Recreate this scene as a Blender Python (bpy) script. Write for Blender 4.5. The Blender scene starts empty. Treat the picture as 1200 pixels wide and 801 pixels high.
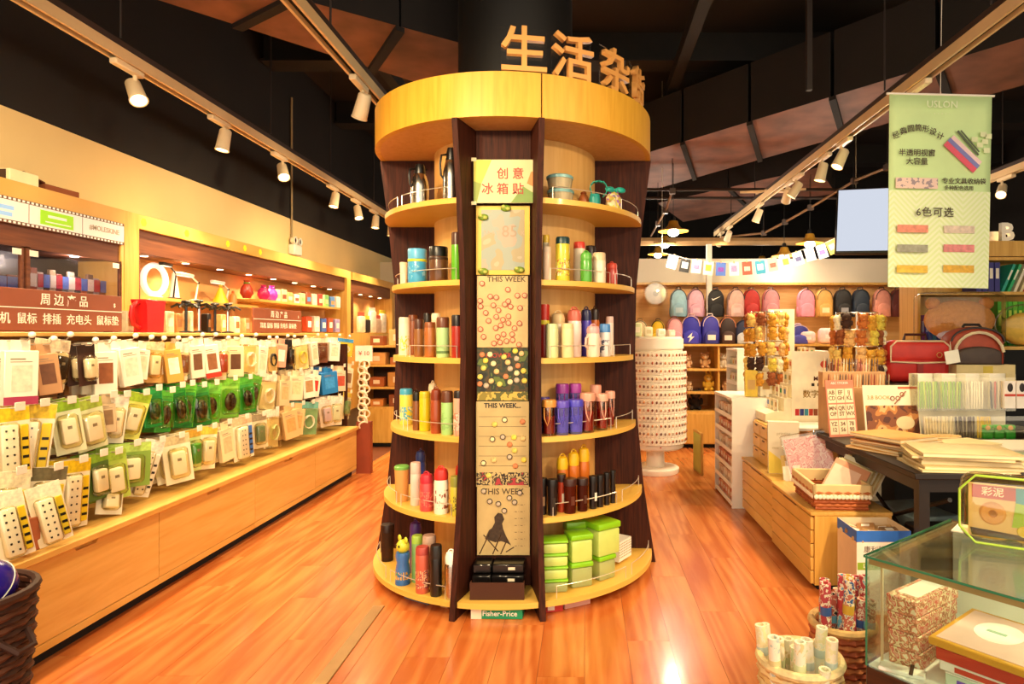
import bpy, bmesh, math, random
from mathutils import Vector, Matrix

random.seed(7)
PI = math.pi
R = math.radians
SC = bpy.context.scene
COL = SC.collection

# ------------------------------------------------------------------ camera
F, PX, PY, EYE = 750.0, 685.0, 392.0, 1.4       # focal length and principal point (pixels of 1200x801), eye height
cam_d = bpy.data.cameras.new('camera')
cam_d.sensor_width = 36.0
cam_d.lens = F / 1200 * 36
cam_d.shift_x = (600 - PX) / 1200
cam_d.shift_y = (PY - 400.5) / 1200
cam_d.clip_start = 0.05
cam = bpy.data.objects.new('camera', cam_d)
cam.location = (0, 0, EYE)
cam.rotation_euler = (PI / 2, 0, 0)
COL.objects.link(cam)
SC.camera = cam

# ------------------------------------------------------------------ world, exposure
world = bpy.data.worlds.new('world')
SC.world = world
world.use_nodes = True
world.node_tree.nodes['Background'].inputs[0].default_value = (1.0, 0.84, 0.62, 1)
world.node_tree.nodes['Background'].inputs[1].default_value = 1.25
SC.view_settings.view_transform = 'Standard'
SC.view_settings.look = 'None'
SC.view_settings.exposure = 0.84
SC.view_settings.gamma = 1.0
SC.view_settings.use_curve_mapping = False
WARM = (1.0, 0.74, 0.42)          # track spots
WHITE = (1.0, 0.86, 0.68)         # pendants
SPOT_W = 80.0
PEND_W = 22.0


# ------------------------------------------------------------------ helpers
def lin(h):
    h = h.lstrip('#')
    v = [int(h[i:i + 2], 16) / 255 for i in (0, 2, 4)]
    return tuple((c / 12.92 if c <= 0.04045 else ((c + 0.055) / 1.055) ** 2.4) for c in v)


def at(x, y, Y):
    return Vector(((x - PX) / F * Y, Y, EYE + (PY - y) / F * Y))


def wx(x, Y):
    return (x - PX) / F * Y


def wz(y, Y):
    return EYE + (PY - y) / F * Y


_mats = {}


def nt_new(name):
    m = bpy.data.materials.new(name)
    m.use_nodes = True
    nt = m.node_tree
    return m, nt, nt.nodes['Principled BSDF']


def mat(h, rough=0.5, metal=0.0, var=0.10, scale=9.0, coat=0.0, emit=0.0, bump=0.0, name=None):
    key = (h, rough, metal, var, scale, coat, emit, bump)
    if key in _mats:
        return _mats[key]
    m, nt, b = nt_new(name or 'paint_' + h.lstrip('#'))
    c = lin(h)
    b.inputs['Roughness'].default_value = rough
    b.inputs['Metallic'].default_value = metal
    if coat:
        b.inputs['Coat Weight'].default_value = coat
        b.inputs['Coat Roughness'].default_value = 0.08
    if var > 0 or bump > 0:
        tc = nt.nodes.new('ShaderNodeTexCoord')
        n = nt.nodes.new('ShaderNodeTexNoise')
        n.inputs['Scale'].default_value = scale
        n.inputs['Detail'].default_value = 3
        nt.links.new(tc.outputs['Object'], n.inputs['Vector'])
    if var > 0:
        r = nt.nodes.new('ShaderNodeValToRGB')
        r.color_ramp.elements[0].position = 0.3
        r.color_ramp.elements[1].position = 0.7
        r.color_ramp.elements[0].color = (*[x * (1 - var) for x in c], 1)
        r.color_ramp.elements[1].color = (*[min(1, x * (1 + var)) for x in c], 1)
        nt.links.new(n.outputs['Fac'], r.inputs['Fac'])
        nt.links.new(r.outputs['Color'], b.inputs['Base Color'])
    else:
        b.inputs['Base Color'].default_value = (*c, 1)
    if bump > 0:
        bp = nt.nodes.new('ShaderNodeBump')
        bp.inputs['Strength'].default_value = bump
        bp.inputs['Distance'].default_value = 0.01
        nt.links.new(n.outputs['Fac'], bp.inputs['Height'])
        nt.links.new(bp.outputs['Normal'], b.inputs['Normal'])
    if emit > 0:
        b.inputs['Emission Color'].default_value = (*c, 1)
        b.inputs['Emission Strength'].default_value = emit
    _mats[key] = m
    return m


def wood(h1, h2, rough=0.45, stretch=(1, 1, 12), scale=5.0, coat=0.0, name='wood', spec=0.5, perobj=0.0, rings=False):
    key = (h1, h2, rough, stretch, scale, coat, perobj, rings)
    if key in _mats:
        return _mats[key]
    m, nt, b = nt_new(name)
    N = nt.nodes.new
    L = nt.links.new
    tc = N('ShaderNodeTexCoord')
    oi = N('ShaderNodeObjectInfo')
    mp = N('ShaderNodeMapping')
    mp.inputs['Scale'].default_value = tuple(scale / s for s in stretch) if False else (scale * 12 / stretch[0], scale * 12 / stretch[1], scale * 12 / stretch[2])
    off = N('ShaderNodeVectorMath'); off.operation = 'SCALE'
    cmb = N('ShaderNodeCombineXYZ')
    L(oi.outputs['Random'], cmb.inputs[0]); L(oi.outputs['Random'], cmb.inputs[1]); L(oi.outputs['Random'], cmb.inputs[2])
    L(cmb.outputs[0], off.inputs[0]); off.inputs['Scale'].default_value = 37.0
    add = N('ShaderNodeVectorMath'); add.operation = 'ADD'
    L(tc.outputs['Object'], add.inputs[0]); L(off.outputs[0], add.inputs[1])
    L(add.outputs[0], mp.inputs['Vector'])
    n = N('ShaderNodeTexNoise')
    n.inputs['Scale'].default_value = 1.0
    n.inputs['Detail'].default_value = 4
    n.inputs['Distortion'].default_value = 0.6
    L(mp.outputs[0], n.inputs['Vector'])
    fac = n.outputs['Fac']
    if rings:
        # growth-ring figure: contour lines of a smooth noise, as on sawn boards
        n2 = N('ShaderNodeTexNoise'); n2.inputs['Scale'].default_value = 0.16; n2.inputs['Detail'].default_value = 1
        L(mp.outputs[0], n2.inputs['Vector'])
        mu = N('ShaderNodeMath'); mu.operation = 'MULTIPLY'; mu.inputs[1].default_value = 70.0
        L(n2.outputs['Fac'], mu.inputs[0])
        si = N('ShaderNodeMath'); si.operation = 'SINE'; L(mu.outputs[0], si.inputs[0])
        mm = N('ShaderNodeMath'); mm.operation = 'MULTIPLY_ADD'; mm.inputs[1].default_value = 0.13
        L(si.outputs[0], mm.inputs[0]); L(n.outputs['Fac'], mm.inputs[2])
        fac = mm.outputs[0]
    r = N('ShaderNodeValToRGB')
    r.color_ramp.elements[0].position = 0.3
    r.color_ramp.elements[1].position = 0.7
    r.color_ramp.elements[0].color = (*lin(h1), 1)
    r.color_ramp.elements[1].color = (*lin(h2), 1)
    L(fac, r.inputs['Fac'])
    out = r.outputs['Color']
    if perobj:
        hs = N('ShaderNodeHueSaturation')
        ma = N('ShaderNodeMath'); ma.operation = 'MULTIPLY_ADD'
        ma.inputs[1].default_value = perobj; ma.inputs[2].default_value = 1 - perobj / 2
        L(oi.outputs['Random'], ma.inputs[0]); L(ma.outputs[0], hs.inputs['Value'])
        L(out, hs.inputs['Color']); out = hs.outputs['Color']
    L(out, b.inputs['Base Color'])
    b.inputs['Roughness'].default_value = rough
    b.inputs['Specular IOR Level'].default_value = spec
    if coat:
        b.inputs['Coat Weight'].default_value = coat
        b.inputs['Coat Roughness'].default_value = 0.12
    _mats[key] = m
    return m


def clear(h='#ffffff', a=0.06, rough=0.03):
    key = ('clear', h, a, rough)
    if key in _mats:
        return _mats[key]
    m = bpy.data.materials.new('clear_plastic')
    m.use_nodes = True
    nt = m.node_tree
    nt.nodes.clear()
    o = nt.nodes.new('ShaderNodeOutputMaterial')
    t = nt.nodes.new('ShaderNodeBsdfTransparent'); t.inputs[0].default_value = (*lin(h), 1)
    if a < 0.2:
        g = nt.nodes.new('ShaderNodeBsdfGlossy'); g.inputs['Roughness'].default_value = rough
    else:
        g = nt.nodes.new('ShaderNodeBsdfPrincipled')
        g.inputs['Base Color'].default_value = (*lin(h), 1); g.inputs['Roughness'].default_value = rough
    lw = nt.nodes.new('ShaderNodeLayerWeight'); lw.inputs['Blend'].default_value = 0.12
    ad = nt.nodes.new('ShaderNodeMath'); ad.operation = 'MULTIPLY_ADD'; ad.use_clamp = True
    ad.inputs[1].default_value = 0.7; ad.inputs[2].default_value = a
    nt.links.new(lw.outputs['Fresnel'], ad.inputs[0])
    mx = nt.nodes.new('ShaderNodeMixShader')
    nt.links.new(ad.outputs[0], mx.inputs[0]); nt.links.new(t.outputs[0], mx.inputs[1]); nt.links.new(g.outputs[0], mx.inputs[2])
    nt.links.new(mx.outputs[0], o.inputs[0])
    _mats[key] = m
    return m


def prnt(cols, scale=30.0, rough=0.4, kind='vor', seed=0.0):
    """a printed surface: patches of flat ink"""
    key = ('print', tuple(cols), scale, rough, kind, seed)
    if key in _mats:
        return _mats[key]
    m, nt, b = nt_new('printed_card')
    tc = nt.nodes.new('ShaderNodeTexCoord')
    mp = nt.nodes.new('ShaderNodeMapping'); mp.inputs['Location'].default_value = (seed, seed * 1.7, seed * .6)
    nt.links.new(tc.outputs['Object'], mp.inputs[0])
    if kind == 'vor':
        t = nt.nodes.new('ShaderNodeTexVoronoi'); t.inputs['Scale'].default_value = scale
        nt.links.new(mp.outputs[0], t.inputs['Vector'])
        sep = nt.nodes.new('ShaderNodeSeparateColor'); nt.links.new(t.outputs['Color'], sep.inputs[0]); f = sep.outputs[0]
    elif kind == 'noise':
        t = nt.nodes.new('ShaderNodeTexNoise'); t.inputs['Scale'].default_value = scale; t.inputs['Detail'].default_value = 2
        nt.links.new(mp.outputs[0], t.inputs['Vector']); f = t.outputs['Fac']
    else:
        t = nt.nodes.new('ShaderNodeTexWave'); t.inputs['Scale'].default_value = scale; t.bands_direction = kind
        nt.links.new(mp.outputs[0], t.inputs['Vector']); f = t.outputs['Fac']
    r = nt.nodes.new('ShaderNodeValToRGB'); r.color_ramp.interpolation = 'CONSTANT'
    n = len(cols)
    lo, hi = (0.33, 0.67) if kind == 'noise' else (0.0, 1.0)
    while len(r.color_ramp.elements) < n:
        r.color_ramp.elements.new(0.5)
    for i, c in enumerate(cols):
        e = r.color_ramp.elements[i]
        e.position = lo + (hi - lo) * i / n if i else 0.0
        e.color = (*lin(c), 1)
    nt.links.new(f, r.inputs['Fac']); nt.links.new(r.outputs['Color'], b.inputs['Base Color'])
    b.inputs['Roughness'].default_value = rough
    _mats[key] = m
    return m


def glow(h, s):
    key = ('glow', h, s)
    if key in _mats:
        return _mats[key]
    m = bpy.data.materials.new('lamp_lens')
    m.use_nodes = True
    nt = m.node_tree; nt.nodes.clear()
    o = nt.nodes.new('ShaderNodeOutputMaterial'); e = nt.nodes.new('ShaderNodeEmission')
    e.inputs[0].default_value = (*lin(h), 1); e.inputs[1].default_value = s
    nt.links.new(e.outputs[0], o.inputs[0])
    _mats[key] = m
    return m


class MB:
    """collects shapes into one mesh"""
    def __init__(s):
        s.v = []; s.f = []; s.mi = []; s.m = 0; s.T = None

    def _add(s, vs, fs):
        o = len(s.v)
        if s.T is not None:
            vs = [s.T @ Vector(p) for p in vs]
        s.v += [tuple(p) for p in vs]
        s.f += [tuple(i + o for i in f) for f in fs]
        s.mi += [s.m] * len(fs)
        return s

    def box(s, x0, x1, y0, y1, z0, z1):
        vs = [(x0, y0, z0), (x1, y0, z0), (x1, y1, z0), (x0, y1, z0), (x0, y0, z1), (x1, y0, z1), (x1, y1, z1), (x0, y1, z1)]
        return s._add(vs, [(0, 3, 2, 1), (4, 5, 6, 7), (0, 1, 5, 4), (1, 2, 6, 5), (2, 3, 7, 6), (3, 0, 4, 7)])

    def cbox(s, c, d):
        return s.box(c[0] - d[0] / 2, c[0] + d[0] / 2, c[1] - d[1] / 2, c[1] + d[1] / 2, c[2] - d[2] / 2, c[2] + d[2] / 2)

    def rbox(s, x0, x1, y0, y1, z0, z1, r=0.01, seg=2):
        bm = bmesh.new()
        bmesh.ops.create_cube(bm, size=1)
        sx, sy, sz = x1 - x0, y1 - y0, z1 - z0
        for v in bm.verts:
            v.co = Vector(((v.co.x + .5) * sx + x0, (v.co.y + .5) * sy + y0, (v.co.z + .5) * sz + z0))
        r = min(r, sx * .49, sy * .49, sz * .49)
        bmesh.ops.bevel(bm, geom=list(bm.edges), offset=r, segments=seg, profile=0.5, affect='EDGES')
        bm.verts.index_update()
        vs = [tuple(v.co) for v in bm.verts]; fs = [tuple(v.index for v in f.verts) for f in bm.faces]
        bm.free()
        return s._add(vs, fs)

    def lathe(s, prof, seg=20, c=(0, 0, 0), sx=1.0, sy=1.0):
        vs = []; fs = []
        for r, z in prof:
            for i in range(seg):
                a = 2 * PI * i / seg
                vs.append((c[0] + r * sx * math.cos(a), c[1] + r * sy * math.sin(a), c[2] + z))
        n = len(prof)
        for j in range(n - 1):
            for i in range(seg):
                k = (i + 1) % seg
                fs.append((j * seg + i, j * seg + k, (j + 1) * seg + k, (j + 1) * seg + i))
        if prof[0][0] > 1e-5:
            fs.append(tuple(reversed(range(seg))))
        if prof[-1][0] > 1e-5:
            fs.append(tuple((n - 1) * seg + i for i in range(seg)))
        return s._add(vs, fs)

    def sph(s, c, r, seg=14, rings=9):
        if not hasattr(r, '__len__'):
            r = (r, r, r)
        prof = [(math.sin(PI * j / rings), -math.cos(PI * j / rings)) for j in range(rings + 1)]
        vs = [(c[0], c[1], c[2] - r[2])]; fs = []
        for j in range(1, rings):
            for i in range(seg):
                a = 2 * PI * i / seg
                vs.append((c[0] + r[0] * prof[j][0] * math.cos(a), c[1] + r[1] * prof[j][0] * math.sin(a), c[2] + r[2] * prof[j][1]))
        vs.append((c[0], c[1], c[2] + r[2]))
        for i in range(seg):
            k = (i + 1) % seg
            fs.append((0, 1 + k, 1 + i))
            for j in range(rings - 2):
                fs.append((1 + j * seg + i, 1 + j * seg + k, 1 + (j + 1) * seg + k, 1 + (j + 1) * seg + i))
            fs.append((len(vs) - 1, 1 + (rings - 2) * seg + i, 1 + (rings - 2) * seg + k))
        return s._add(vs, fs)

    def tube(s, pts, r, seg=6, closed=False):
        pts = [Vector(p) for p in pts]
        n = len(pts); vs = []; fs = []
        rs = r if hasattr(r, '__len__') else [r] * n
        up = None
        for i, p in enumerate(pts):
            a = pts[(i - 1) % n] if (closed or i > 0) else p
            b = pts[(i + 1) % n] if (closed or i < n - 1) else p
            t = (b - a).normalized()
            if up is None:
                up = Vector((0, 0, 1)) if abs(t.z) < .9 else Vector((1, 0, 0))
            u = t.cross(up)
            if u.length < 1e-4:
                u = t.cross(Vector((0.3, 1, 0.2)))
            u.normalize(); w = u.cross(t).normalized(); up = w
            for k in range(seg):
                an = 2 * PI * k / seg
                vs.append(p + (u * math.cos(an) + w * math.sin(an)) * rs[i])
        m = n if closed else n - 1
        for i in range(m):
            j = (i + 1) % n
            for k in range(seg):
                l = (k + 1) % seg
                fs.append((i * seg + k, i * seg + l, j * seg + l, j * seg + k))
        if not closed:
            fs.append(tuple(reversed(range(seg)))); fs.append(tuple((n - 1) * seg + k for k in range(seg)))
        return s._add(vs, fs)

    def prism(s, poly, a0, a1, axis='z'):
        """poly: 2-D outline; axis z: (x,y) extruded in z; y: (x,z) extruded in y; x: (y,z) extruded in x"""
        def mk(p, a):
            return (p[0], p[1], a) if axis == 'z' else ((p[0], a, p[1]) if axis == 'y' else (a, p[0], p[1]))
        n = len(poly)
        vs = [mk(p, a0) for p in poly] + [mk(p, a1) for p in poly]
        fs = [tuple(reversed(range(n))), tuple(range(n, 2 * n))] + [(i, (i + 1) % n, n + (i + 1) % n, n + i) for i in range(n)]
        return s._add(vs, fs)

    def quad(s, a, b, c, d):
        return s._add([a, b, c, d], [(0, 1, 2, 3)])

    def mesh(s, name, mats, smooth=True, ang=38):
        me = bpy.data.meshes.new(name)
        me.from_pydata(s.v, [], s.f)
        bm = bmesh.new(); bm.from_mesh(me)
        bmesh.ops.recalc_face_normals(bm, faces=bm.faces)
        bm.to_mesh(me); bm.free()
        for m in (mats if isinstance(mats, (list, tuple)) else [mats]):
            me.materials.append(m)
        if any(s.mi):
            me.polygons.foreach_set('material_index', s.mi)
        if smooth:
            me.polygons.foreach_set('use_smooth', [True] * len(me.polygons))
            me.set_sharp_from_angle(angle=R(ang))
        me.update()
        return me


def obj(name, mb, mats=None, parent=None, loc=None, rot=None, smooth=True):
    me = mb if isinstance(mb, bpy.types.Mesh) else mb.mesh(name, mats, smooth)
    o = bpy.data.objects.new(name, me)
    COL.objects.link(o)
    if parent is not None:
        o.parent = parent
    if loc is not None:
        o.location = loc
    if rot is not None:
        o.rotation_euler = rot
    return o


def tag(o, label, cat, group=None):
    o['label'] = label; o['category'] = cat
    if group:
        o['group'] = group
    return o


def thing(name, label, cat, loc=(0, 0, 0), rz=0.0, group=None, rot=None):
    o = bpy.data.objects.new(name, None)
    o.empty_display_size = 0.05
    COL.objects.link(o)
    o.location = loc
    o.rotation_euler = rot if rot is not None else (0, 0, rz)
    return tag(o, label, cat, group)


def struct(name, mb, mats, parent=None, smooth=False):
    o = obj(name, mb, mats, parent, smooth=smooth)
    if parent is None:
        o['kind'] = 'structure'
    return o


_txt = {}


def text_mesh(s, size, ex=0.0006, bold=0.0, align='CENTER', space=1.0, m=None, line=1.0):
    key = (s, round(size, 4), ex, bold, align, space, m.name if m else None, line)
    if key in _txt:
        return _txt[key]
    cu = bpy.data.curves.new('lettering', 'FONT')
    cu.body = s; cu.size = size; cu.extrude = ex; cu.offset = bold * size
    cu.align_x = align; cu.align_y = 'CENTER'; cu.space_character = space; cu.space_line = line
    cu.resolution_u = 2
    o = bpy.data.objects.new('lettering', cu); COL.objects.link(o)
    me = bpy.data.meshes.new_from_object(o)
    bpy.data.objects.remove(o)
    bpy.data.curves.remove(cu)
    me.materials.clear()
    if m:
        me.materials.append(m)
    me.name = 'lettering'
    _txt[key] = me
    return me


def text(s, size, m, parent, loc, rot=(PI / 2, 0, 0), name='lettering', **k):
    return obj(name, text_mesh(s, size, m=m, **k), None, parent, loc, rot)


def ordn(i):
    a = ['first', 'second', 'third', 'fourth', 'fifth', 'sixth', 'seventh', 'eighth', 'ninth', 'tenth', 'eleventh', 'twelfth',
         'thirteenth', 'fourteenth', 'fifteenth', 'sixteenth', 'seventeenth', 'eighteenth', 'nineteenth']
    if i < 19:
        return a[i]
    n = i + 1
    if n % 10 == 0:
        return {20: 'twentieth', 30: 'thirtieth', 40: 'fortieth'}[n]
    return {2: 'twenty', 3: 'thirty', 4: 'forty'}[n // 10] + '-' + a[n % 10 - 1]


def dup(root, loc, rz=None, label=None, group=None, rot=None):
    r = root.copy(); COL.objects.link(r); r.location = loc
    if rot is not None:
        r.rotation_euler = rot
    elif rz is not None:
        r.rotation_euler = (0, 0, rz)
    if label:
        r['label'] = label
    if group:
        r['group'] = group
    for ch in list(root.children):
        c = ch.copy(); COL.objects.link(c); c.parent = r
        for g in list(ch.children):
            d = g.copy(); COL.objects.link(d); d.parent = c
    return r


# common materials
W_LIGHT = wood('#c9963f', '#dcae58', 0.42, (1, 1, 14), 3.0, coat=0.12, name='pale_maple')
W_LIGHTH = wood('#cb9844', '#deb05c', 0.42, (1, 14, 14), 3.0, coat=0.15, name='pale_maple_across')
W_CORE = wood('#d8a65c', '#e6ba72', 0.5, (1, 1, 14), 2.5, name='core_maple')
W_DARK = wood('#260e07', '#4a2012', 0.62, (1, 1, 16), 6.0, name='wenge', spec=0.2)
W_BROWN = wood('#5e321c', '#7c4829', 0.5, (1, 16, 1), 4.0, name='walnut_across')
W_FLOOR = wood('#b25c27', '#cf7f42', 0.26, (1.3, 14, 1), 2.0, coat=0.35, name='laminate', perobj=0.10, rings=True)
STEEL = mat('#c8c4bc', 0.22, 1.0, 0.03)
CHROME = mat('#e8e6e0', 0.12, 1.0, 0)
WHT = mat('#f4eee0', 0.45, 0, 0.03)
WHTP = mat('#f6f2e8', 0.3, 0, 0.02)
BLK = mat('#0b0908', 0.35, 0, 0.05)
BLKM = mat('#060505', 0.8, 0, 0.1)
CLR = clear()
CARD = mat('#b98a55', 0.8, 0, 0.08)
# ================================================================== THE SETTING
XL = -3.1          # left wall
ZB = 2.62          # where the cream paint ends on the left wall
CEIL = 4.3
fl = struct('floor', MB().box(-3.4, 7.0, -1.5, 15, -0.06, -0.006), mat('#6b3417', 0.6))
pl_w, pl_l = 0.195, 1.25
plank_me = MB().box(0.0008, pl_w - 0.0008, 0.0008, pl_l - 0.0008, -0.0055, 0).mesh('plank', W_FLOOR, False)
k = 0
for i in range(-13, 19):
    off = (i * 0.47) % pl_l
    x0 = i * pl_w
    y0 = 0.9 - off
    while y0 < 8.3:
        # keep the planks that the picture can show
        if y0 + pl_l > 1.4 and not (x0 < -2.5) and not (x0 > 2.6 and y0 < 5.2) and k < 298:
            obj('plank', plank_me, None, fl, (x0, y0, 0)); k += 1
        y0 += pl_l
tr = struct('trim_1', MB().rbox(-1.09, -1.03, 1.2, 3.3, 0.0, 0.006, 0.002, 1), mat('#b08a5a', 0.3, 0.6, 0.08))

wl = MB(); wl.box(XL - 0.12, XL, -0.5, 15, 0, ZB)
struct('wall_left', wl, mat('#e3c98f', 0.75, 0, 0.04, 2.0))
struct('wall_left_upper', MB().box(XL - 0.12, XL - 0.004, -0.5, 15, ZB, CEIL), mat('#140e0b', 0.8, 0, 0.2, 2.0))
YB = 8.62
struct('wall_back', MB().box(-0.25, 6.4, YB, YB + 0.14, 0, wz(303, YB)), mat('#d9cdb4', 0.75, 0, 0.04, 2.0))
struct('wall_back_left', MB().box(XL, -0.25, 9.7, 9.84, 0, 2.5), mat('#d9cdb4', 0.75, 0, 0.04, 2.0))
struct('wall_far', MB().box(XL - 0.1, 7.0, 15, 15.1, 0, CEIL), mat('#0c0908', 0.85, 0, 0.2))
struct('wall_right', MB().box(6.4, 6.5, -0.5, 15, 0, CEIL), mat('#1a120d', 0.8, 0, 0.2))
struct('ceiling', MB().box(XL - 0.1, 6.5, -0.5, 15.1, CEIL, CEIL + 0.1), mat('#1a110d', 0.85, 0, 0.3, 1.5))
# steel roof joists and brackets under the ceiling
JM = mat('#17100c', 0.7, 0.0, 0.25)
for i, y in enumerate((2.6, 4.4, 6.2, 8.0, 9.8, 11.6)):
    m = MB(); m.box(XL + .02, 6.38, y - .06, y + .06, CEIL - 0.28, CEIL - 0.002); m.box(XL + .02, 6.38, y - .13, y + .13, CEIL - 0.30, CEIL - 0.28)
    struct('beam_%d' % (i + 1), m, JM)
for i, x in enumerate((-1.9, 0.9, 3.4)):
    struct('beam_%d' % (i + 7), MB().box(x - .05, x + .05, -0.4, 14.9, CEIL - 0.42, CEIL - 0.30), JM)

DUCT_LIT = mat('#7a4e3c', 0.7, 0.0, 0.35, 3.5)  # underside only: bounce light put into the colour, other faces stay near-black
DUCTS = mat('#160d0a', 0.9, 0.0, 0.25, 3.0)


def duct(name, label, pts, zb, h, nseg, flange=True):
    """pts: front-start, front-end, back-end, back-start in plan"""
    t = thing(name, label, 'air duct', (*pts[0], zb))
    o = Vector((*pts[0], zb))
    A, B, C, D = [Vector((*p, 0)) for p in pts]
    for i in range(nseg):
        f0, f1 = i / nseg + .004, (i + 1) / nseg - .004
        q = [A.lerp(B, f0), A.lerp(B, f1), D.lerp(C, f1), D.lerp(C, f0)]
        v = [p + Vector((0, 0, zb)) - o for p in q] + [p + Vector((0, 0, zb + h)) - o for p in q]
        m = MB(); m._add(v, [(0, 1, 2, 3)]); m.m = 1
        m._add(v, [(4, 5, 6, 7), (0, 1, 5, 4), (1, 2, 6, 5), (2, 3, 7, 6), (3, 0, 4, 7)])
        obj('duct_section', m, [DUCT_LIT, DUCTS], t, smooth=False)
        if i:
            a, b = A.lerp(B, i / nseg), D.lerp(C, i / nseg)
            m = MB(); d = (B - A).normalized() * .03
            m._add([a - d + Vector((0, 0, zb - .03)) - o, a + d + Vector((0, 0, zb - .03)) - o, b + d + Vector((0, 0, zb - .03)) - o, b - d + Vector((0, 0, zb - .03)) - o,
                    a - d + Vector((0, 0, zb)) - o, a + d + Vector((0, 0, zb)) - o, b + d + Vector((0, 0, zb)) - o, b - d + Vector((0, 0, zb)) - o],
                   [(0, 1, 2, 3), (4, 5, 6, 7), (0, 1, 5, 4), (1, 2, 6, 5), (2, 3, 7, 6), (3, 0, 4, 7)])
            obj('flange', m, DUCTS, t, smooth=False)
    return t


def pl(x, y, z):
    d = (z - EYE) * F / (PY - y)
    return ((x - PX) / F * d, d)


ZD = 3.3
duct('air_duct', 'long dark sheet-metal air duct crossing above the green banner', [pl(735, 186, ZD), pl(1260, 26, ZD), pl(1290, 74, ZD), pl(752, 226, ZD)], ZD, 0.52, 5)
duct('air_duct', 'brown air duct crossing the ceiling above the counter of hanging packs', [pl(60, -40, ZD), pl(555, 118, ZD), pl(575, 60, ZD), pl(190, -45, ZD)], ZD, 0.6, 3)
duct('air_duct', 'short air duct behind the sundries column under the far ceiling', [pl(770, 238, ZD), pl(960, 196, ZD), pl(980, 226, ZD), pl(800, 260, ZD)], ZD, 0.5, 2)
# thin black conduit pipes under the ceiling
CON = mat('#2b1d16', 0.6, 0.2, 0.15)
for i, (p, q, lab) in enumerate((
        ((740, 222, 3.05), (1010, 222, 3.05), 'thin horizontal conduit pipe running behind the star ornament'),
        ((745, 232, 3.05), (1005, 230, 3.05), 'lower thin conduit pipe running behind the star ornament'),
        ((735, 283, 2.72), (1000, 281, 2.72), 'pale cross rail under the far ceiling above the bunting'))):
    a = pl(p[0], p[1], p[2]); b = pl(q[0], q[1], q[2])
    y = a[1]
    o = obj('conduit_pipe', MB().tube([(a[0], y, p[2]), (wx(q[0], y), y, p[2])], 0.018 if i < 2 else 0.06, 6), CON if i < 2 else mat('#b08c5e', .5))
    tag(o, lab, 'pipe')
tag(obj('cable_drop', MB().tube([(XL + .012, 6.75, 3.9), (XL + .012, 6.75, 2.35), (XL + .012, 6.75, 2.22)], [.01, .01, .02], 6), mat('#a8936a', .6)), 'thin pale cable running down the cream wall beside the emergency light', 'cable')
# handrail-like bent bracket to the left of the column top
tag(obj('bracket_arm', MB().tube([(-1.33, 4.15, 2.98), (-0.86, 4.45, 2.98), (-0.80, 4.46, 2.96), (-0.78, 4.47, 2.7)], .013, 6), BLK), 'bent black bracket arm reaching from the ceiling track to the column top', 'bracket')

# ------------------------------------------------------------------ ceiling tracks and spots
TZ = 2.9
TRACKM = mat('#e2c595', 0.45, 0.0, 0.04)
LAMPM = mat('#efdcb6', 0.4, 0.0, 0.03)
ROD = mat('#241712', 0.6)


def track(x, y0, y1, label, rods):
    t = thing('lighting_track', label, 'track', (x, y0, TZ), group='ceiling lighting tracks')
    m = MB(); L = y1 - y0
    for sx in (-1, 1):
        m.box(sx * .026 - .007, sx * .026 + .007, 0, L, -.026, .02)
    m.box(-.033, .033, 0, L, .02, .034)
    obj('rail', m, TRACKM, t, smooth=False)
    m = MB(); m.box(-.016, .016, .01, L - .01, -.004, .019)
    obj('conductor_groove', m, BLKM, t, smooth=False)
    m = MB(); m.box(-.03, .03, 0, L, .036, .07)
    obj('cable_tray', m, mat('#3a281e', .6, 0, .2), t, smooth=False)
    for y in rods:
        obj('hanging_rod', MB().tube([(0, y - y0, .10), (0, y - y0, CEIL - TZ - .01)], .006, 6), ROD, t)
    return t


def spot(x, y, aim, label, lit=True, watts=None, cone=95, z=TZ, lens=True):
    t = thing('track_spotlight', label, 'spotlight', (x, y, z - .026), group='track spotlights')
    obj('adapter', MB().rbox(-.022, .022, -.11, .11, -.034, 0, .006, 1), LAMPM, t)
    d = (Vector(aim) - Vector((x, y, z - .13))).normalized()
    obj('stem', MB().tube([(0, .06, -.03), (0, .06, -.085)], .011, 8), LAMPM, t)
    q = Vector((0, 0, -1)).rotation_difference(d)
    M_ = Matrix.Translation((0, .06, -.115)) @ q.to_matrix().to_4x4()
    m = MB(); m.T = M_
    m.lathe([(0, .065), (.03, .065), (.038, .055), (.044, -.075), (.047, -.078), (.047, -.085), (.040, -.085), (.036, -.06), (0, -.06)], 18)
    h = obj('housing', m, LAMPM, t)
    m = MB(); m.T = M_; m.lathe([(0, -.074), (.037, -.074), (.037, -.070), (0, -.070)], 18)
    obj('lens', m, glow('#ffd9a0', 9.0) if lit else mat('#e8d8b8', .2), t)
    if lit:
        l = bpy.data.lights.new('spot_lamp', 'SPOT')
        l.energy = watts or SPOT_W; l.color = WARM; l.spot_size = R(cone); l.spot_blend = 0.75; l.shadow_soft_size = 0.05
        o = bpy.data.objects.new('spot_lamp', l); COL.objects.link(o)
        o.location = Vector((x, y + .06, z - .141)) + d * .10
        o.rotation_euler = d.to_track_quat('-Z', 'Y').to_euler()
    return t


X1, X2, X3, X4 = -2.5, -1.31, 1.97, 3.92
track(X1, -0.4, 8.6, 'long pale ceiling track above the counter of hanging packs', (1.2, 3.45, 5.1, 6.3, 7.6))
track(X2, -0.4, 6.6, 'pale ceiling track passing just beside the top of the sundries column', (1.2, 3.3, 5.2))
track(X3, -0.4, 9.6, 'long pale ceiling track running past the green banner', (1.2, 3.1, 4.2, 7.4, 8.6))
track(X4, 3.0, 9.9, 'farthest pale ceiling track beyond the hanging screen', (4.0, 6.0, 8.0))
CX, CY = -0.426, 3.96
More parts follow.
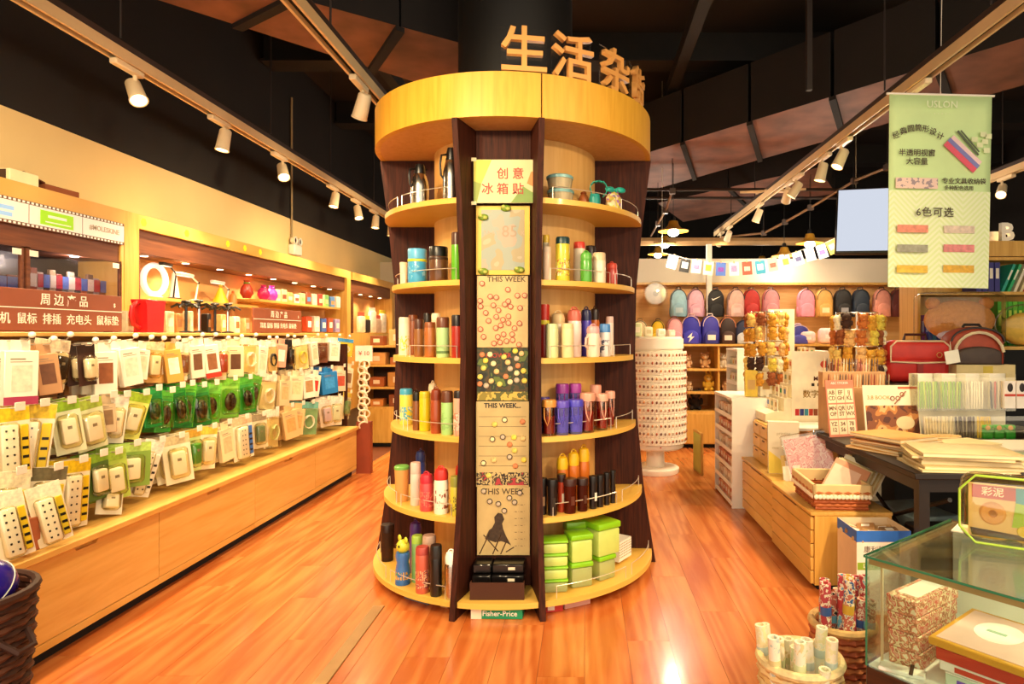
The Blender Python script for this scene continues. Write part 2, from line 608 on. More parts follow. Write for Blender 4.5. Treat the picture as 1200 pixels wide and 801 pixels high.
# left track
spot(X1, 3.50, (-1.2, 2.6, 0.6), 'lit track spotlight nearest the camera above the hanging packs')
spot(X1, 4.38, (-2.75, 4.2, 0.9), 'dark-nosed track spotlight turned toward the packs, second along the track over the packs')
spot(X1, 5.24, (-1.7, 4.2, 1.0), 'lit track spotlight, third along the track over the packs')
spot(X1, 6.35, (-2.7, 6.0, 0.9), 'fourth track spotlight along the track over the packs, turned toward them')
spot(X1, 7.0, (-2.0, 6.5, 0.8), 'fifth track spotlight along the track over the packs')
spot(X1, 7.6, (-2.6, 7.4, 0.8), 'sixth track spotlight along the track over the packs')
spot(X1, 8.2, (-2.6, 8.3, 0.8), 'last and smallest track spotlight along the track over the packs')
spot(X1, 1.7, (-2.45, 3.0, 0.8), 'added unseen track spotlight above the near end of the counter of packs', cone=100)  # out of view, added for light coverage along the counter
# second track
spot(X2, 3.72, (-2.2, 4.6, 0.8), 'track spotlight hanging left of the column top')
spot(X2, 1.55, (-0.6, 3.5, 1.7), 'track spotlight on the column track, over the aisle in front of the column', cone=85)
spot(X2, 0.7, (-0.5, 3.8, 1.0), 'track spotlight on the column track, behind the camera', cone=85)
spot(X2, 2.30, (-2.75, 3.2, 1.2), 'added unseen track spotlight on the column track, over the aisle before the packs', cone=110, watts=66)  # out of view, added to brighten the packs and left wall
spot(X2, -0.1, (-2.7, 2.2, 1.3), 'added unseen track spotlight on the column track, farthest behind the camera', cone=100, watts=66)  # unseen extra lamp to lift the near left wall
spot(X2, 4.9, (-2.7, 5.2, 1.5), 'added track spotlight on the column track, hidden behind the column', cone=115, watts=76)  # added where the column hides it, to light the left cabinets
spot(X2, 6.0, (-2.7, 6.9, 1.5), 'added unseen track spotlight at the far end of the column track', cone=115, watts=76)  # hidden extra lamp for the far part of the left wall
# right track
spot(X3, 0.2, (1.15, 1.95, 0.5), 'added unseen track spotlight on the banner track, before the showcase', cone=80, watts=110)  # unseen lamp added to brighten the showcase inside
spot(X3, 1.0, (0.3, 3.4, 1.5), 'added unseen track spotlight on the banner track, above the glass showcase', cone=85)  # out of view, added for light coverage toward the column
spot(X3, 2.0, (1.3, 2.0, 0.5), 'added unseen track spotlight on the banner track, over the glass showcase toys', watts=120)  # unseen added lamp, aimed and strengthened to lift the showcase contents
spot(X3, 3.77, (2.0, 3.3, 0.8), 'track spotlight on the banner track, hidden above the banner')
spot(X3, 4.85, (0.6, 4.6, 0.0), 'bright lit track spotlight left of the green banner', cone=100)
spot(X3, 5.25, (1.5, 5.4, 0.7), 'short track spotlight just left of the brightest one by the banner')
spot(X3, 5.9, (0.8, 6.4, 0.9), 'lower of the paired track spotlights above the star ornament', cone=100)
spot(X3, 6.15, (2.0, 7.9, 1.2), 'upper of the paired track spotlights above the star ornament', watts=45)
spot(X3, 7.2, (1.2, 7.6, 0.6), 'track spotlight just below the wooden star ornament', watts=45)
spot(X3, 8.7, (1.6, 11.0, 0.6), 'warm lit track spotlight second from the far end of the banner track', watts=40)
spot(X3, 9.2, (0.9, 11.5, 0.6), 'lit round track spotlight at the far end of the banner track', watts=40)
spot(X4, 5.95, (2.8, 4.7, 1.2), 'warm lit track spotlight to the right of the green banner', cone=100)
spot(X4, 7.6, (3.0, 7.6, 0.8), 'track spotlight on the farthest track above the back wall', watts=45)

# ------------------------------------------------------------------ pendants
SHADE_O = mat('#b8842c', 0.35, 0.3, 0.04)


def pendant(px, py, Y, r, label, watts):
    p = at(px, py, Y)
    t = thing('pendant_lamp', label, 'pendant lamp', p, group='dish pendant lamps')
    m = MB(); m.lathe([(.045, .115), (.05, .11), (.06, .07), (r * .55, .030), (r, .006), (r * .985, -.002), (r * .5, .018), (.05, .03), (.045, .035)], 28)
    obj('shade', m, SHADE_O, t)
    obj('socket', MB().lathe([(0, .17), (.02, .17), (.026, .15), (.026, .10), (0, .10)], 14), BLK, t)
    obj('bulb', MB().sph((0, 0, -.012), (.062, .062, .045)), glow('#fff6e6', 18.0), t)
    obj('cord', MB().tube([(0, 0, .17), (0, 0, CEIL - p.z - .01)], .004, 5), BLK, t)
    l = bpy.data.lights.new('pendant_bulb', 'POINT'); l.energy = watts; l.color = WHITE; l.shadow_soft_size = .06
    o = bpy.data.objects.new('pendant_bulb', l); COL.objects.link(o); o.location = p - Vector((0, 0, .13))


pendant(789, 271, 7.1, .17, 'largest dish pendant lamp just right of the column', PEND_W)
pendant(779, 286, 9.1, .17, 'second dish pendant lamp in the row right of the column', PEND_W)
pendant(771, 298, 10.4, .17, 'third dish pendant lamp in the row right of the column', PEND_W * .6)
pendant(761, 309, 12.4, .16, 'smallest and farthest dish pendant lamp right of the column', PEND_W * .4)
pendant(1000, 263, 6.8, .17, 'dish pendant lamp beside the tilted hanging screen', PEND_W)
pendant(949, 285, 7.8, .17, 'second dish pendant lamp counting left from the hanging screen', PEND_W * .3)
pendant(919, 300, 8.3, .16, 'third dish pendant lamp counting left from the hanging screen', PEND_W * .3)
pendant(893, 308, 10.9, .16, 'dish pendant lamp farthest from the screen above the bunting', PEND_W * .5)

# star ornament on the track
pts = []
for i in range(10):
    a = PI / 2 + i * PI / 5
    r_ = .36 if i % 2 == 0 else .15
    pts.append((r_ * math.cos(a), r_ * math.sin(a)))
star = obj('star_ornament', MB().prism(pts, -.012, .012, 'z'), mat('#d8b98a', .6), None, at(906, 224, 7.0), (R(8), R(-4), R(16)), smooth=False)
tag(star, 'pale flat star ornament hanging under the ceiling track', 'ornament')

# slanted articulated pipe lines with box joints (sprinkler drops)
for lab, pts_ in (('jointed dark pipe with box couplings left of the long track', [(788, 224, 6.9), (780, 247, 7.5), (771, 262, 8.0), (763, 276, 8.6)]),
                  ('jointed dark pipe with box couplings running up to the hanging screen', [(1040, 196, 6.4), (1001, 212, 7.0), (950, 243, 7.6), (920, 260, 8.0), (895, 273, 8.4), (845, 278, 9.0)])):
    w = [at(*p) for p in pts_]
    t = thing('jointed_pipe', lab, 'pipe', w[0])
    obj('pipe', MB().tube([p - w[0] for p in w], .014, 6), mat('#8c6a48', .5), t)
    for p in w[:-1]:
        obj('coupling', MB().cbox(p - w[0], (.06, .06, .06)), mat('#4a382c', .5), t)
    for p in w[::2]:
        obj('hanging_rod', MB().tube([p - w[0], p - w[0] + Vector((0, 0, CEIL - p.z - .01))], .004, 5), ROD, t)

# vertical dark drop pole from duct
m = MB(); a = at(948, 0, 4.9); b = at(948, 128, 4.9)
m.box(-.02, .02, -.02, .02, 0, 1.85); tag(obj('support_strut', m, mat('#2a1d17', .6), None, (b.x, b.y, ZD - .031 + .0 - .6 + .6)), 'dark square strut dropping beside the big air duct', 'strut')
bpy.data.objects['support_strut'].scale = (1, 1, (CEIL - ZD + .03) / 1.86)

# ------------------------------------------------------------------ hanging screen and banner
p = at(1024, 258, 5.4)
t = thing('hanging_screen', 'large tilted flat screen hanging from the ceiling, showing pale blue', 'screen', p, rot=(R(-8), R(2), R(-22)))
obj('casing', MB().rbox(-.30, .62, 0, .05, -.29, .29, .012, 1), BLK, t)
obj('display', MB().box(-.285, .605, -.003, .001, -.262, .275), glow('#dfe6f5', 0.5), t)
obj('mount_pole', MB().tube([(.16, .05, .1), (.16, .12, .2), (.16, .12, 1.0)], .02, 8), BLK, t)

Yb = 3.62
bn = thing('banner', 'tall pale green hanging banner advertising pencil cases', 'banner', at(1099, 337, Yb), rot=(0, R(.8), R(1.5)))
bw, bh = 122 / F * Yb, 226 / F * Yb
pts_ = 12
m = MB(); vs = []; fs = []
for i in range(pts_ + 1):
    for j in range(13):
        x = -bw / 2 + bw * i / pts_; z = bh * j / 12
        y = .012 * math.sin(i * .55) * (1 - j / 12) - .004
        x *= (1 - .02 * (1 - j / 12))
        vs.append((x, y, z))
for i in range(pts_):
    for j in range(12):
        a = i * 13 + j
        fs.append((a, a + 13, a + 14, a + 1))
m._add(vs, fs)
sh = obj('cloth_upper', m, mat('#cdeaa8', .65, 0, .03), bn)
md = sh.modifiers.new('t', 'SOLIDIFY'); md.thickness = .002
chev = prnt(['#d6e6b4', '#dfecc4'], 1, .65, 'vor')
# chevron print on the lower half
mm_, nt, b = nt_new('chevron_print')
tc = nt.nodes.new('ShaderNodeTexCoord'); sp = nt.nodes.new('ShaderNodeSeparateXYZ'); nt.links.new(tc.outputs['Object'], sp.inputs[0])
pp = nt.nodes.new('ShaderNodeMath'); pp.operation = 'PINGPONG'; pp.inputs[1].default_value = .13; nt.links.new(sp.outputs[0], pp.inputs[0])
ad = nt.nodes.new('ShaderNodeMath'); ad.operation = 'ADD'; nt.links.new(pp.outputs[0], ad.inputs[0]); nt.links.new(sp.outputs[2], ad.inputs[1])
mo = nt.nodes.new('ShaderNodeMath'); mo.operation = 'PINGPONG'; mo.inputs[1].default_value = .016; nt.links.new(ad.outputs[0], mo.inputs[0])
gt = nt.nodes.new('ShaderNodeMath'); gt.operation = 'GREATER_THAN'; gt.inputs[1].default_value = .008; nt.links.new(mo.outputs[0], gt.inputs[0])
mx = nt.nodes.new('ShaderNodeMix'); mx.data_type = 'RGBA'; mx.inputs['A'].default_value = (*lin('#dcedb0'), 1); mx.inputs['B'].default_value = (*lin('#e8f4cc'), 1)
nt.links.new(gt.outputs[0], mx.inputs['Factor']); nt.links.new(mx.outputs['Result'], b.inputs['Base Color']); b.inputs['Roughness'].default_value = .65
fv = [(v[0], v[1] - .0025, v[2]) for v in vs]
m = MB(); ix = [i * 13 + j for i in range(13) for j in range(7)]
m._add([fv[i] for i in ix], [(i * 7 + j, (i + 1) * 7 + j, (i + 1) * 7 + j + 1, i * 7 + j + 1) for i in range(12) for j in range(6)])
obj('cloth_lower', m, mm_, bn)
obj('hanging_rod', MB().tube([(-bw / 2 - .015, 0, bh), (bw / 2 + .015, 0, bh)], .007, 8), WHT, bn)
obj('cord', MB().tube([(0, 0, bh), (0, 0, 2.9 - wz(337, Yb) + 1.35)], .002, 4), WHT, bn)


def bxy(px, py):
    return ((px - 1099) / F * Yb, -.02, (337 - py) / F * Yb)


INK = mat('#4a4030', .6, 0, 0)
text('USLON', .055, mat('#e4f0cc', .6, 0, 0), bn, bxy(1099, 124))
text('· · · · ·', .04, mat('#e4f0cc', .6, 0, 0), bn, bxy(1099, 135))
for i, ch in enumerate('经典圆筒形设计'):
    a = (i - 3) / 3
    text(ch, .042, INK, bn, bxy(1071 + a * 26, 152 + a * a * 9), (PI / 2, R(a * 22), 0), bold=.01)
text('半透明视窗', .042, INK, bn, bxy(1070, 181), bold=.01)
text('大容量', .042, INK, bn, bxy(1070, 191), bold=.01)
text('专业文具收纳袋', .036, INK, bn, bxy(1126, 213), bold=.01)
text('多种配色选用', .028, INK, bn, bxy(1120, 221), bold=.01)
text('6色可选', .058, INK, bn, bxy(1092, 250), bold=.01, space=1.15)
PC = [('#e08a72', 1066, 269), ('#d9c6b4', 1121, 269), ('#9a9a88', 1066, 292), ('#d98484', 1121, 291), ('#dfb63a', 1066, 316), ('#d8a832', 1121, 315)]
for c, x, y in PC:
    o = bxy(x, y)
    obj('printed_pencil_case', MB().rbox(o[0] - .088, o[0] + .088, o[1] - .001, o[1] + .001, o[2] - .021, o[2] + .021, .0009, 1), mat(c, .5, 0, .22, 40), bn)
o = bxy(1125, 180)
m = MB(); m.T = Matrix.Translation(o) @ Matrix.Rotation(R(42), 4, 'Y')
m.rbox(-.115, .115, -.001, .001, -.045, -.012, .0009, 1); m.m = 1; m.box(-.115, .115, -.001, .001, -.012, .012); m.m = 2; m.box(-.11, .11, -.001, .001, .012, .035)
obj('printed_pencil_case', m, [mat('#e2566e', .5), mat('#7d7fc0', .5), mat('#f0d0d0', .5)], bn)
o = bxy(1070, 216)
obj('printed_pencil_case', MB().box(o[0] - .12, o[0] + .12, o[1] - .001, o[1] + .001, o[2] - .03, o[2] + .03), prnt(['#e6c9bd', '#e6c9bd', '#9a8a94'], 40, .5, 'noise', 2), bn)
o = bxy(1144, 170)
m = MB()
for dx, dz in ((0, 0), (.03, .02), (-.03, .03), (.04, -.03), (.02, .06), (.05, .05)):
    m.cbox((o[0] + dx, o[1], o[2] + dz), (.035, .001, .028))
obj('printed_blossom', m, mat('#dfe8b8', .6), bn)
m = MB(); m.T = Matrix.Translation(bxy(1130, 168)) @ Matrix.Rotation(R(48), 4, 'Y'); m.box(-.09, .09, -.001, .001, -.006, .006); m.box(-.08, .08, -.001, .001, .012, .02)
obj('printed_pen', m, mat('#556048', .5), bn)
# ================================================================== THE SUNDRIES COLUMN
RF = 0.828
CORE = 0.49
LEV = [2.09, 1.68, 1.28, 0.88, 0.48, 0.085]
ZF0, ZF1 = 2.47, 2.69
PROF = [(0, .865), (.085, .85), (.48, .79), (.88, .752), (1.28, .738), (1.68, .745), (2.09, .785), (2.47, .835)]


def rad(z):
    for (z0, r0), (z1, r1) in zip(PROF, PROF[1:]):
        if z <= z1:
            return r0 + (r1 - r0) * (z - z0) / (z1 - z0)
    return PROF[-1][1]


def arc(r0, r1, a0, a1, z0, z1, n=18, m=None):
    """ring sector solid, angles in degrees, about the column's axis"""
    m = m or MB()
    vs = []
    for i in range(n + 1):
        a = R(a0 + (a1 - a0) * i / n)
        c, s = math.cos(a), math.sin(a)
        vs += [(r0 * c, r0 * s, z0), (r1 * c, r1 * s, z0), (r1 * c, r1 * s, z1), (r0 * c, r0 * s, z1)]
    fs = [(0, 1, 2, 3), (4 * n, 4 * n + 3, 4 * n + 2, 4 * n + 1)]
    for i in range(n):
        p, q = 4 * i, 4 * i + 4
        for k in range(4):
            l = (k + 1) % 4
            fs.append((p + k, q + k, q + l, p + l))
    return m._add(vs, fs)


struct('pillar', MB().lathe([(.35, ZF1 + .001), (.35, CEIL - .002)], 40, (CX, CY, 0)), mat('#0d0908', .6, 0, .2, 3), smooth=True)
col = thing('display_column', 'round wooden display column with curved shelves and dark fins', 'display stand', (CX, CY, 0))
obj('core', MB().lathe([(CORE, 0), (CORE, ZF0 + .01)], 64), W_CORE, col)
PA = 15.0
FW = wood('#d39a2c', '#e2ac3c', 0.45, (1, 1, 12), 3.0, coat=0.1, name='golden_maple')
for a0, a1 in ((-75 + .25, 15 - .25), (15 + .25, 105 - .25), (105 + .25, 195 - .25), (195 + .25, 285 - .25)):
    obj('fascia_panel', arc(RF - .03, RF, a0, a1, ZF0, ZF1, 30), FW, col)
obj('soffit', arc(CORE - .01, RF - .03, 0, 360, ZF0 + .002, ZF0 + .03, 72), wood('#cf9450', '#dba563', 0.5, (1, 1, 12), 3.0, name='soffit_maple'), col)
obj('top_cover', arc(.36, RF - .03, 0, 360, ZF1 - .04, ZF1 - .02, 72), mat('#3b2a1c', .7), col)
th = .030
for a in (0, 180, -90 - PA, -90 + PA, 90 - PA, 90 + PA):
    poly = [(CORE - .02, 0)] + [(r_, z_ if z_ < 2.4 else ZF0) for z_, r_ in PROF] + [(CORE - .02, ZF0)]
    m = MB(); m.T = Matrix.Rotation(R(a), 4, 'Z'); m.prism(poly, -th / 2, th / 2, 'y')
    obj('fin', m, W_DARK, col, smooth=False)
YEL = wood('#d9a843', '#e6ba58', 0.45, (14, 14, 1), 3.0, coat=0.1, name='shelf_maple')
WIRE = mat('#e6ddcc', .3, .6, 0)
for a0, a1 in ((-180 + 1.2, -90 - PA - 1.2), (-90 + PA + 1.2, -1.2), (1.2, 90 - PA - 1.2), (90 + PA + 1.2, 178.8)):
    for z in LEV:
        r1 = rad(z) - .012
        s = obj('shelf', arc(CORE - .005, r1, a0, a1, z - .028, z, 20), YEL, col)
        if a0 < -1 and a1 <= 0:
            # low wire guards at the shelf's front edge
            for f0, f1 in ((.06, .50), (.56, .96)):
                pts = [((r1 - .02) * math.cos(R(a0 + (a1 - a0) * (f0 + (f1 - f0) * i / 8))), (r1 - .02) * math.sin(R(a0 + (a1 - a0) * (f0 + (f1 - f0) * i / 8))), z + .062) for i in range(9)]
                pts = [(pts[0][0], pts[0][1], z)] + pts + [(pts[-1][0], pts[-1][1], z)]
                obj('wire_guard', MB().tube(pts, .0022, 5), WIRE, s)
    obj('skirting', arc(CORE + .12, CORE + .14, a0, a1, 0, .056, 12), W_LIGHT, col)
s = obj('shelf', arc(CORE - .005, rad(.085) - .012, -90 - PA + 1.2, -90 + PA - 1.2, .057, .085, 8), YEL, col)
pw = .6 * math.tan(R(PA)) - .018
obj('back_panel', MB().box(-pw, pw, -.60, -.585, .085, ZF0 + .001), W_DARK, col, smooth=False)

# lettering of solid wood on clear plates along the rim
LETW = mat('#e0a055', .5, 0, .06)


def col_at(px, r):
    """the near point of the circle of radius r round the column that shows at picture column px"""
    k_ = (px - PX) / F
    # X = k*Y ; (kY-CX)^2+(Y-CY)^2 = r^2
    A = k_ * k_ + 1; B = -2 * (k_ * CX + CY); C = CX * CX + CY * CY - r * r
    D = B * B - 4 * A * C
    Y = (-B - math.sqrt(max(D, 0))) / (2 * A)
    return k_ * Y, Y


for ch, px, lab in (('生', 614, 'first wooden character standing on the column rim'), ('活', 670, 'second wooden character standing on the column rim'),
                    ('杂', 719, 'third wooden character standing on the column rim'), ('货', 745, 'fourth wooden character on the column rim, seen almost edge-on')):
    x, y = col_at(px, RF - .06)
    a = math.atan2(y - CY, x - CX)
    t = thing('sign_character', lab, 'sign letter', (x, y, ZF1 - .02), a + PI / 2, group='wooden characters on the column rim')
    text(ch, .245, LETW, t, (0, -.012, .128), name='character', ex=.014, bold=.014)
    obj('clear_plate', MB().rbox(-.115, .115, .004, .010, .0, .265, .0029, 1), clear('#ffffff', .03), t)
    obj('foot', MB().box(-.07, .07, -.012, .028, 0, .022), LETW, t, smooth=False)

# ------------------------------------------------------------------ bottles
_bm = {}


def bm_(key, fn, m):
    k2 = (key, m.name)
    if k2 not in _bm:
        _bm[k2] = fn().mesh(key[0], m)
    return _bm[k2]


def q3(v):
    return round(v * 400) / 400


def bottle(style, loc, h, r, body, cap, label, band=None, name=None, cat='bottle', rz=0.0, metal=0, art=None, group=None):
    h, r = q3(h), max(.01, round(r * 1000) / 1000)
    nm = name or {'jug': 'thermos_jug', 'jar': 'food_jar', 'mug': 'plastic_mug', 'flip': 'flip_bottle', 'kid': 'toy_bottle', 'dark': 'shaker_bottle'}.get(style, 'water_bottle')
    t = thing(nm, label, cat, loc, rz, group)
    bmx = body if not isinstance(body, str) else (mat(body, .28, .0, .04, coat=.3) if not metal else mat(body, .25, .85, .04))
    cm = cap if not isinstance(cap, str) else mat(cap, .35, 0, .04)

    def P(nm_, prof, mm):
        return obj(nm_, bm_((nm_, style, h, r) + tuple(map(tuple, prof)), lambda: MB().lathe(prof, 20), mm), None, t)
    if style == 'jug':
        P('body', [(0, 0), (r, 0), (r, h * .45), (r * .93, h * .58), (r * .62, h * .78), (r * .55, h * .8), (0, h * .8)], bmx)
        c = P('lid', [(0, h * .8), (r * .58, h * .8), (r * .6, h * .9), (r * .45, h), (0, h)], cm)
        obj('spout', MB().prism([(r * .4, h * .84), (r * .95, h * .90), (r * .4, h * .93)], -r * .22, r * .22, 'y'), cm, t)
        obj('handle', MB().tube([(-r * .5, 0, h * .88), (-r * 1.15, 0, h * .86), (-r * 1.3, 0, h * .7), (-r * 1.2, 0, h * .5), (-r * .92, 0, h * .44)], r * .13, 6), cm, t)
        P('neck_ring', [(r * .57, h * .77), (r * .66, h * .775), (r * .66, h * .805), (r * .57, h * .81)], cm)
    elif style == 'jar':
        P('body', [(0, 0), (r * .95, 0), (r, .006), (r, h * .70), (r * .96, h * .72), (0, h * .72)], bmx)
        P('lid', [(0, h * .72), (r * .98, h * .72), (r * 1.0, h * .97), (r * .94, h), (0, h)], cm)
        P('band', [(r * 1.001, h * .62), (r * 1.02, h * .63), (r * 1.02, h * .69), (r * 1.001, h * .70)], mat(band or '#d8c832', .4))
    elif style == 'tumbler':
        P('body', [(0, 0), (r * .82, 0), (r * .85, .006), (r, h * .9), (0, h * .9)], bmx)
        P('lid', [(0, h * .9), (r * 1.04, h * .9), (r * 1.04, h * .97), (r * .9, h), (0, h)], cm)
    elif style == 'flip':
        P('body', [(0, 0), (r * .92, 0), (r, .008), (r, h * .66), (r * .9, h * .72), (0, h * .72)], bmx)
        P('cap', [(0, h * .72), (r * .95, h * .72), (r * .98, h * .84), (r * .8, h * .93), (r * .3, h * .96), (0, h * .96)], cm)
        obj('carry_loop', MB().tube([(r * .55 * math.cos(a), 0, h * .93 + h * .07 * math.sin(a)) for a in [PI * i / 8 for i in range(9)]], r * .11, 6), cm, t)
    elif style == 'mug':
        P('body', [(0, 0), (r * .86, 0), (r * .9, .006), (r, h * .8), (r * .97, h * .8), (r * .86, .012), (0, .012)], bmx)
        P('lid', [(0, h * .8), (r * 1.05, h * .8), (r * 1.06, h * .96), (r * .95, h), (0, h)], cm)
        obj('strap', MB().tube([(-r * .9, -r * .55, h * .78), (-r * .95, -r * .9, h * .5), (-r * .55, -r * 1.0, h * .3), (-r * .2, -r * 1.0, h * .5), (-r * .2, -r * .98, h * .78)], r * .09, 5), cm, t)
        P('drink', [(0, .013), (r * .84, .013), (r * .93, h * .55), (0, h * .55)], mat(band or '#b8341e', .25, 0, .05))
    elif style == 'dark':
        P('body', [(0, 0), (r * .9, 0), (r * .92, .006), (r, h * .8), (0, h * .8)], bmx)
        P('lid', [(0, h * .8), (r * 1.06, h * .8), (r * 1.06, h * .97), (r, h), (0, h)], cm)
        obj('printed_label', MB().box(-r * .3, r * .3, -r * 1.02, -r * .93, h * .25, h * .5), mat(band or '#8a6a4a', .5), t)
    elif style == 'kid':
        P('body', [(0, 0), (r * .95, 0), (r, .006), (r, h * .3), (r * .8, h * .45), (r, h * .58), (r * .9, h * .66), (0, h * .66)], bmx)
        P('base_cup', [(0, .001), (r * 1.03, .001), (r * 1.03, h * .08), (r, h * .09)], mat('#2c5f9c', .35))
        hd = obj('character_head', MB().sph((0, 0, h * .78), (r * .95, r * .9, h * .14)), cm, t)
        for sx in (-1, 1):
            obj('ear', MB().sph((sx * r * .8, 0, h * .93), (r * .38, r * .2, h * .07), 10, 6), cm, t)
            obj('eye', MB().sph((sx * r * .35, -r * .82, h * .81), (r * .16, r * .1, h * .03), 8, 6), BLK, t)
        obj('picture_print', MB().lathe([(r * 1.005, h * .12), (r * 1.01, h * .13), (r * 1.005, h * .28)], 16), prnt(['#c9a13a', '#3f6f9a', '#4f9a4a', '#d8b070'], 60, .3), t)
    else:  # plain thermos
        ch = .26 if style == 'thermos' else .16
        P('body', [(0, 0), (r * .93, 0), (r, .006), (r, h * (1 - ch - .02)), (r * .96, h * (1 - ch)), (0, h * (1 - ch))], bmx)
        P('cap', [(0, h * (1 - ch)), (r * .99, h * (1 - ch)), (r * .97, h * .965), (r * .86, h), (0, h)], cm)
        if band:
            P('band', [(r * 1.001, h * .1), (r * 1.012, h * .105), (r * 1.012, h * .16), (r * 1.001, h * .165)], mat(band, .4))
    if art:
        obj('picture_print', MB().lathe([(r * 1.003, h * .12), (r * 1.006, h * .13), (r * 1.006, h * .5), (r * 1.003, h * .51)], 18), prnt(art, 34, .35, 'noise', round(h * 10 + r * 100, 1)), t)
    return t


def on_shelf(lv, px, dr, wpx, hpx, style, body, cap, label, **k):
    z = LEV[lv]
    rr = rad(z) - .075 - dr
    x, y = col_at(px, rr)
    return bottle(style, (x, y, z), hpx * y / F, wpx / 2 * y / F, body, cap, label, rz=k.pop('rz', math.atan2(y - CY, x - CX) + PI / 2), **k)


B = on_shelf
SP = prnt
# left bay
B(0, 492, .02, 21, 49, 'jug', STEEL, BLK, 'shorter steel thermos jug with black lid on the top shelf', cat='thermos', rz=R(40))
B(0, 529, .05, 20, 64, 'jug', STEEL, BLK, 'taller steel thermos jug beside the dark post on the top shelf', cat='thermos', rz=R(20))
B(1, 473, .0, 9, 28, 'tumbler', '#efe3c8', '#e8d9b4', 'small cream bottle at the end of the shelf beside the sky-blue jar')
B(1, 489, .0, 22, 40, 'jar', '#3f9fd0', '#5db2dd', 'sky-blue food jar with a yellow-green band', band='#c8cf2e', art=['#3f9fd0', '#3f9fd0', '#8cc8e0'])
B(1, 514, .02, 22, 41, 'jar', '#5f3a1f', BLK, 'squat brown food jar with a black lid', band='#3c2212')
B(1, 535, .0, 12, 57, 'thermos', '#5fae1e', '#4a2616', 'slim bright green thermos with a dark brown cap')
B(2, 474, .02, 13, 44, 'plain', '#efe6cf', '#e9dfc6', 'white bottle with a yellow print at the shelf end', art=['#efe6cf', '#d7cf44', '#efe6cf'])
B(2, 484, .09, 11, 47, 'plain', '#8a4a24', '#6d3517', 'brown bottle half hidden behind the bronze one')
B(2, 491, .0, 11, 44, 'thermos', '#8d5b2b', '#4d2412', 'bronze thermos with a dark cap on the middle shelf')
B(2, 501, .10, 10, 50, 'thermos', '#2a1a14', '#151010', 'black-capped dark thermos standing behind two brown ones')
B(2, 504, .0, 13, 41, 'plain', '#a9622c', '#8a4a20', 'plain copper-brown thermos on the middle shelf')
B(2, 511, .11, 11, 50, 'plain', '#d9c59a', '#efe2c0', 'cream-capped thermos standing at the back of the middle shelf')
B(2, 519, .0, 15, 47, 'thermos', '#a8cf8c', '#6c3a20', 'pale green thermos with a brown cap on the middle shelf', band='#5b7a44')
B(2, 536, -.01, 14, 50, 'thermos', '#a62a1c', '#171010', 'brick-red thermos with a black cap against the post')
B(3, 476, .02, 15, 42, 'plain', '#d9cf52', '#3f9fc0', 'blue-capped bottle with a yellow and white floral print', art=['#e9e2b0', '#58a8c4', '#d8cc3a'])
B(3, 488, .0, 9, 48, 'flip', '#7d4a24', '#17110f', 'slim bronze bottle with a round black top')
B(3, 498, .02, 13, 46, 'plain', '#d8c01e', '#cdb41e', 'plain yellow bottle between the bronze and rust ones')
B(3, 507, .11, 10, 55, 'flip', '#c0a070', '#e2d2ae', 'tan bottle with cream top standing behind the yellow one')
B(3, 511, .0, 13, 54, 'flip', '#9c4420', '#7c2f14', 'rust-brown bottle with a ring on its cap', band='#c98244')
B(3, 524, -.01, 14, 51, 'thermos', '#9dcb7a', '#5e3018', 'light green bottle with brown cap and a small emblem', art=['#9dcb7a', '#9dcb7a', '#7fae62'])
B(3, 538, -.01, 13, 52, 'plain', '#e3a98f', '#201512', 'salmon-pink bottle printed with a tiny figure', art=['#e3a98f', '#efd9c8', '#c05a4a'])
B(4, 471, .0, 17, 41, 'tumbler', '#d79a58', '#6fae52', 'tan tumbler with a green lid on the fifth shelf')
B(4, 487, .02, 12, 50, 'thermos', '#e8cdc0', '#d9b8ae', 'tall pale pink bottle with a slender neck')
B(4, 493, .12, 12, 56, 'flip', '#2b3f8a', '#20306c', 'navy-capped bottle standing at the back of the fifth shelf')
B(4, 500, -.01, 16, 45, 'flip', '#c8464a', '#b8283a', 'coral-red kids bottle with a rounded red lid', art=['#c8464a', '#e07a6a', '#c8464a'])
B(4, 517, -.01, 17, 55, 'flip', '#efe0d0', '#c8302a', 'white bottle with a red lid and carry loop', art=['#efe0d0', '#efe0d0', '#8a4a3a'])
B(4, 534, -.01, 13, 45, 'thermos', '#cdbf3a', '#8c8a32', 'yellow bottle with an olive cap beside the dark post', art=['#cdbf3a', '#6c6a2a', '#cdbf3a'])
B(4, 539, .12, 11, 52, 'flip', '#a83020', '#b8301e', 'red-topped bottle tucked behind the post on the fifth shelf')
B(5, 454, .02, 15, 42, 'dark', clear('#6a4a38', .25), '#241410', 'smoky brown bottle at the outer end of the bottom shelf')
B(5, 472, -.01, 17, 56, 'kid', '#3a72b8', '#c8c83a', 'blue toy bottle topped with a yellow-green animal head', cat='toy bottle')
B(5, 487, .12, 14, 62, 'flip', '#5a3a88', '#4a2c74', 'purple-capped bottle at the back of the bottom shelf')
B(5, 489, .06, 13, 54, 'plain', '#7fae6a', '#9ac04a', 'green-capped bottle behind the red patterned one')
B(5, 495, -.02, 16, 53, 'plain', '#c05a44', '#a8423a', 'red bottle covered with a cartoon pattern', art=['#c05a44', '#e0b08a', '#8c3a4a', '#d88a5a'])
B(5, 503, .07, 16, 58, 'plain', '#c08a6c', '#b89a88', 'frosted-top bottle behind the black slim one')
B(5, 511, -.02, 14, 59, 'thermos', '#100e0e', '#1b1716', 'slim black bottle on the bottom shelf')
B(5, 529, -.02, 15, 57, 'flip', STEEL, WHTP, 'steel bottle with a white rounded cap by the post')
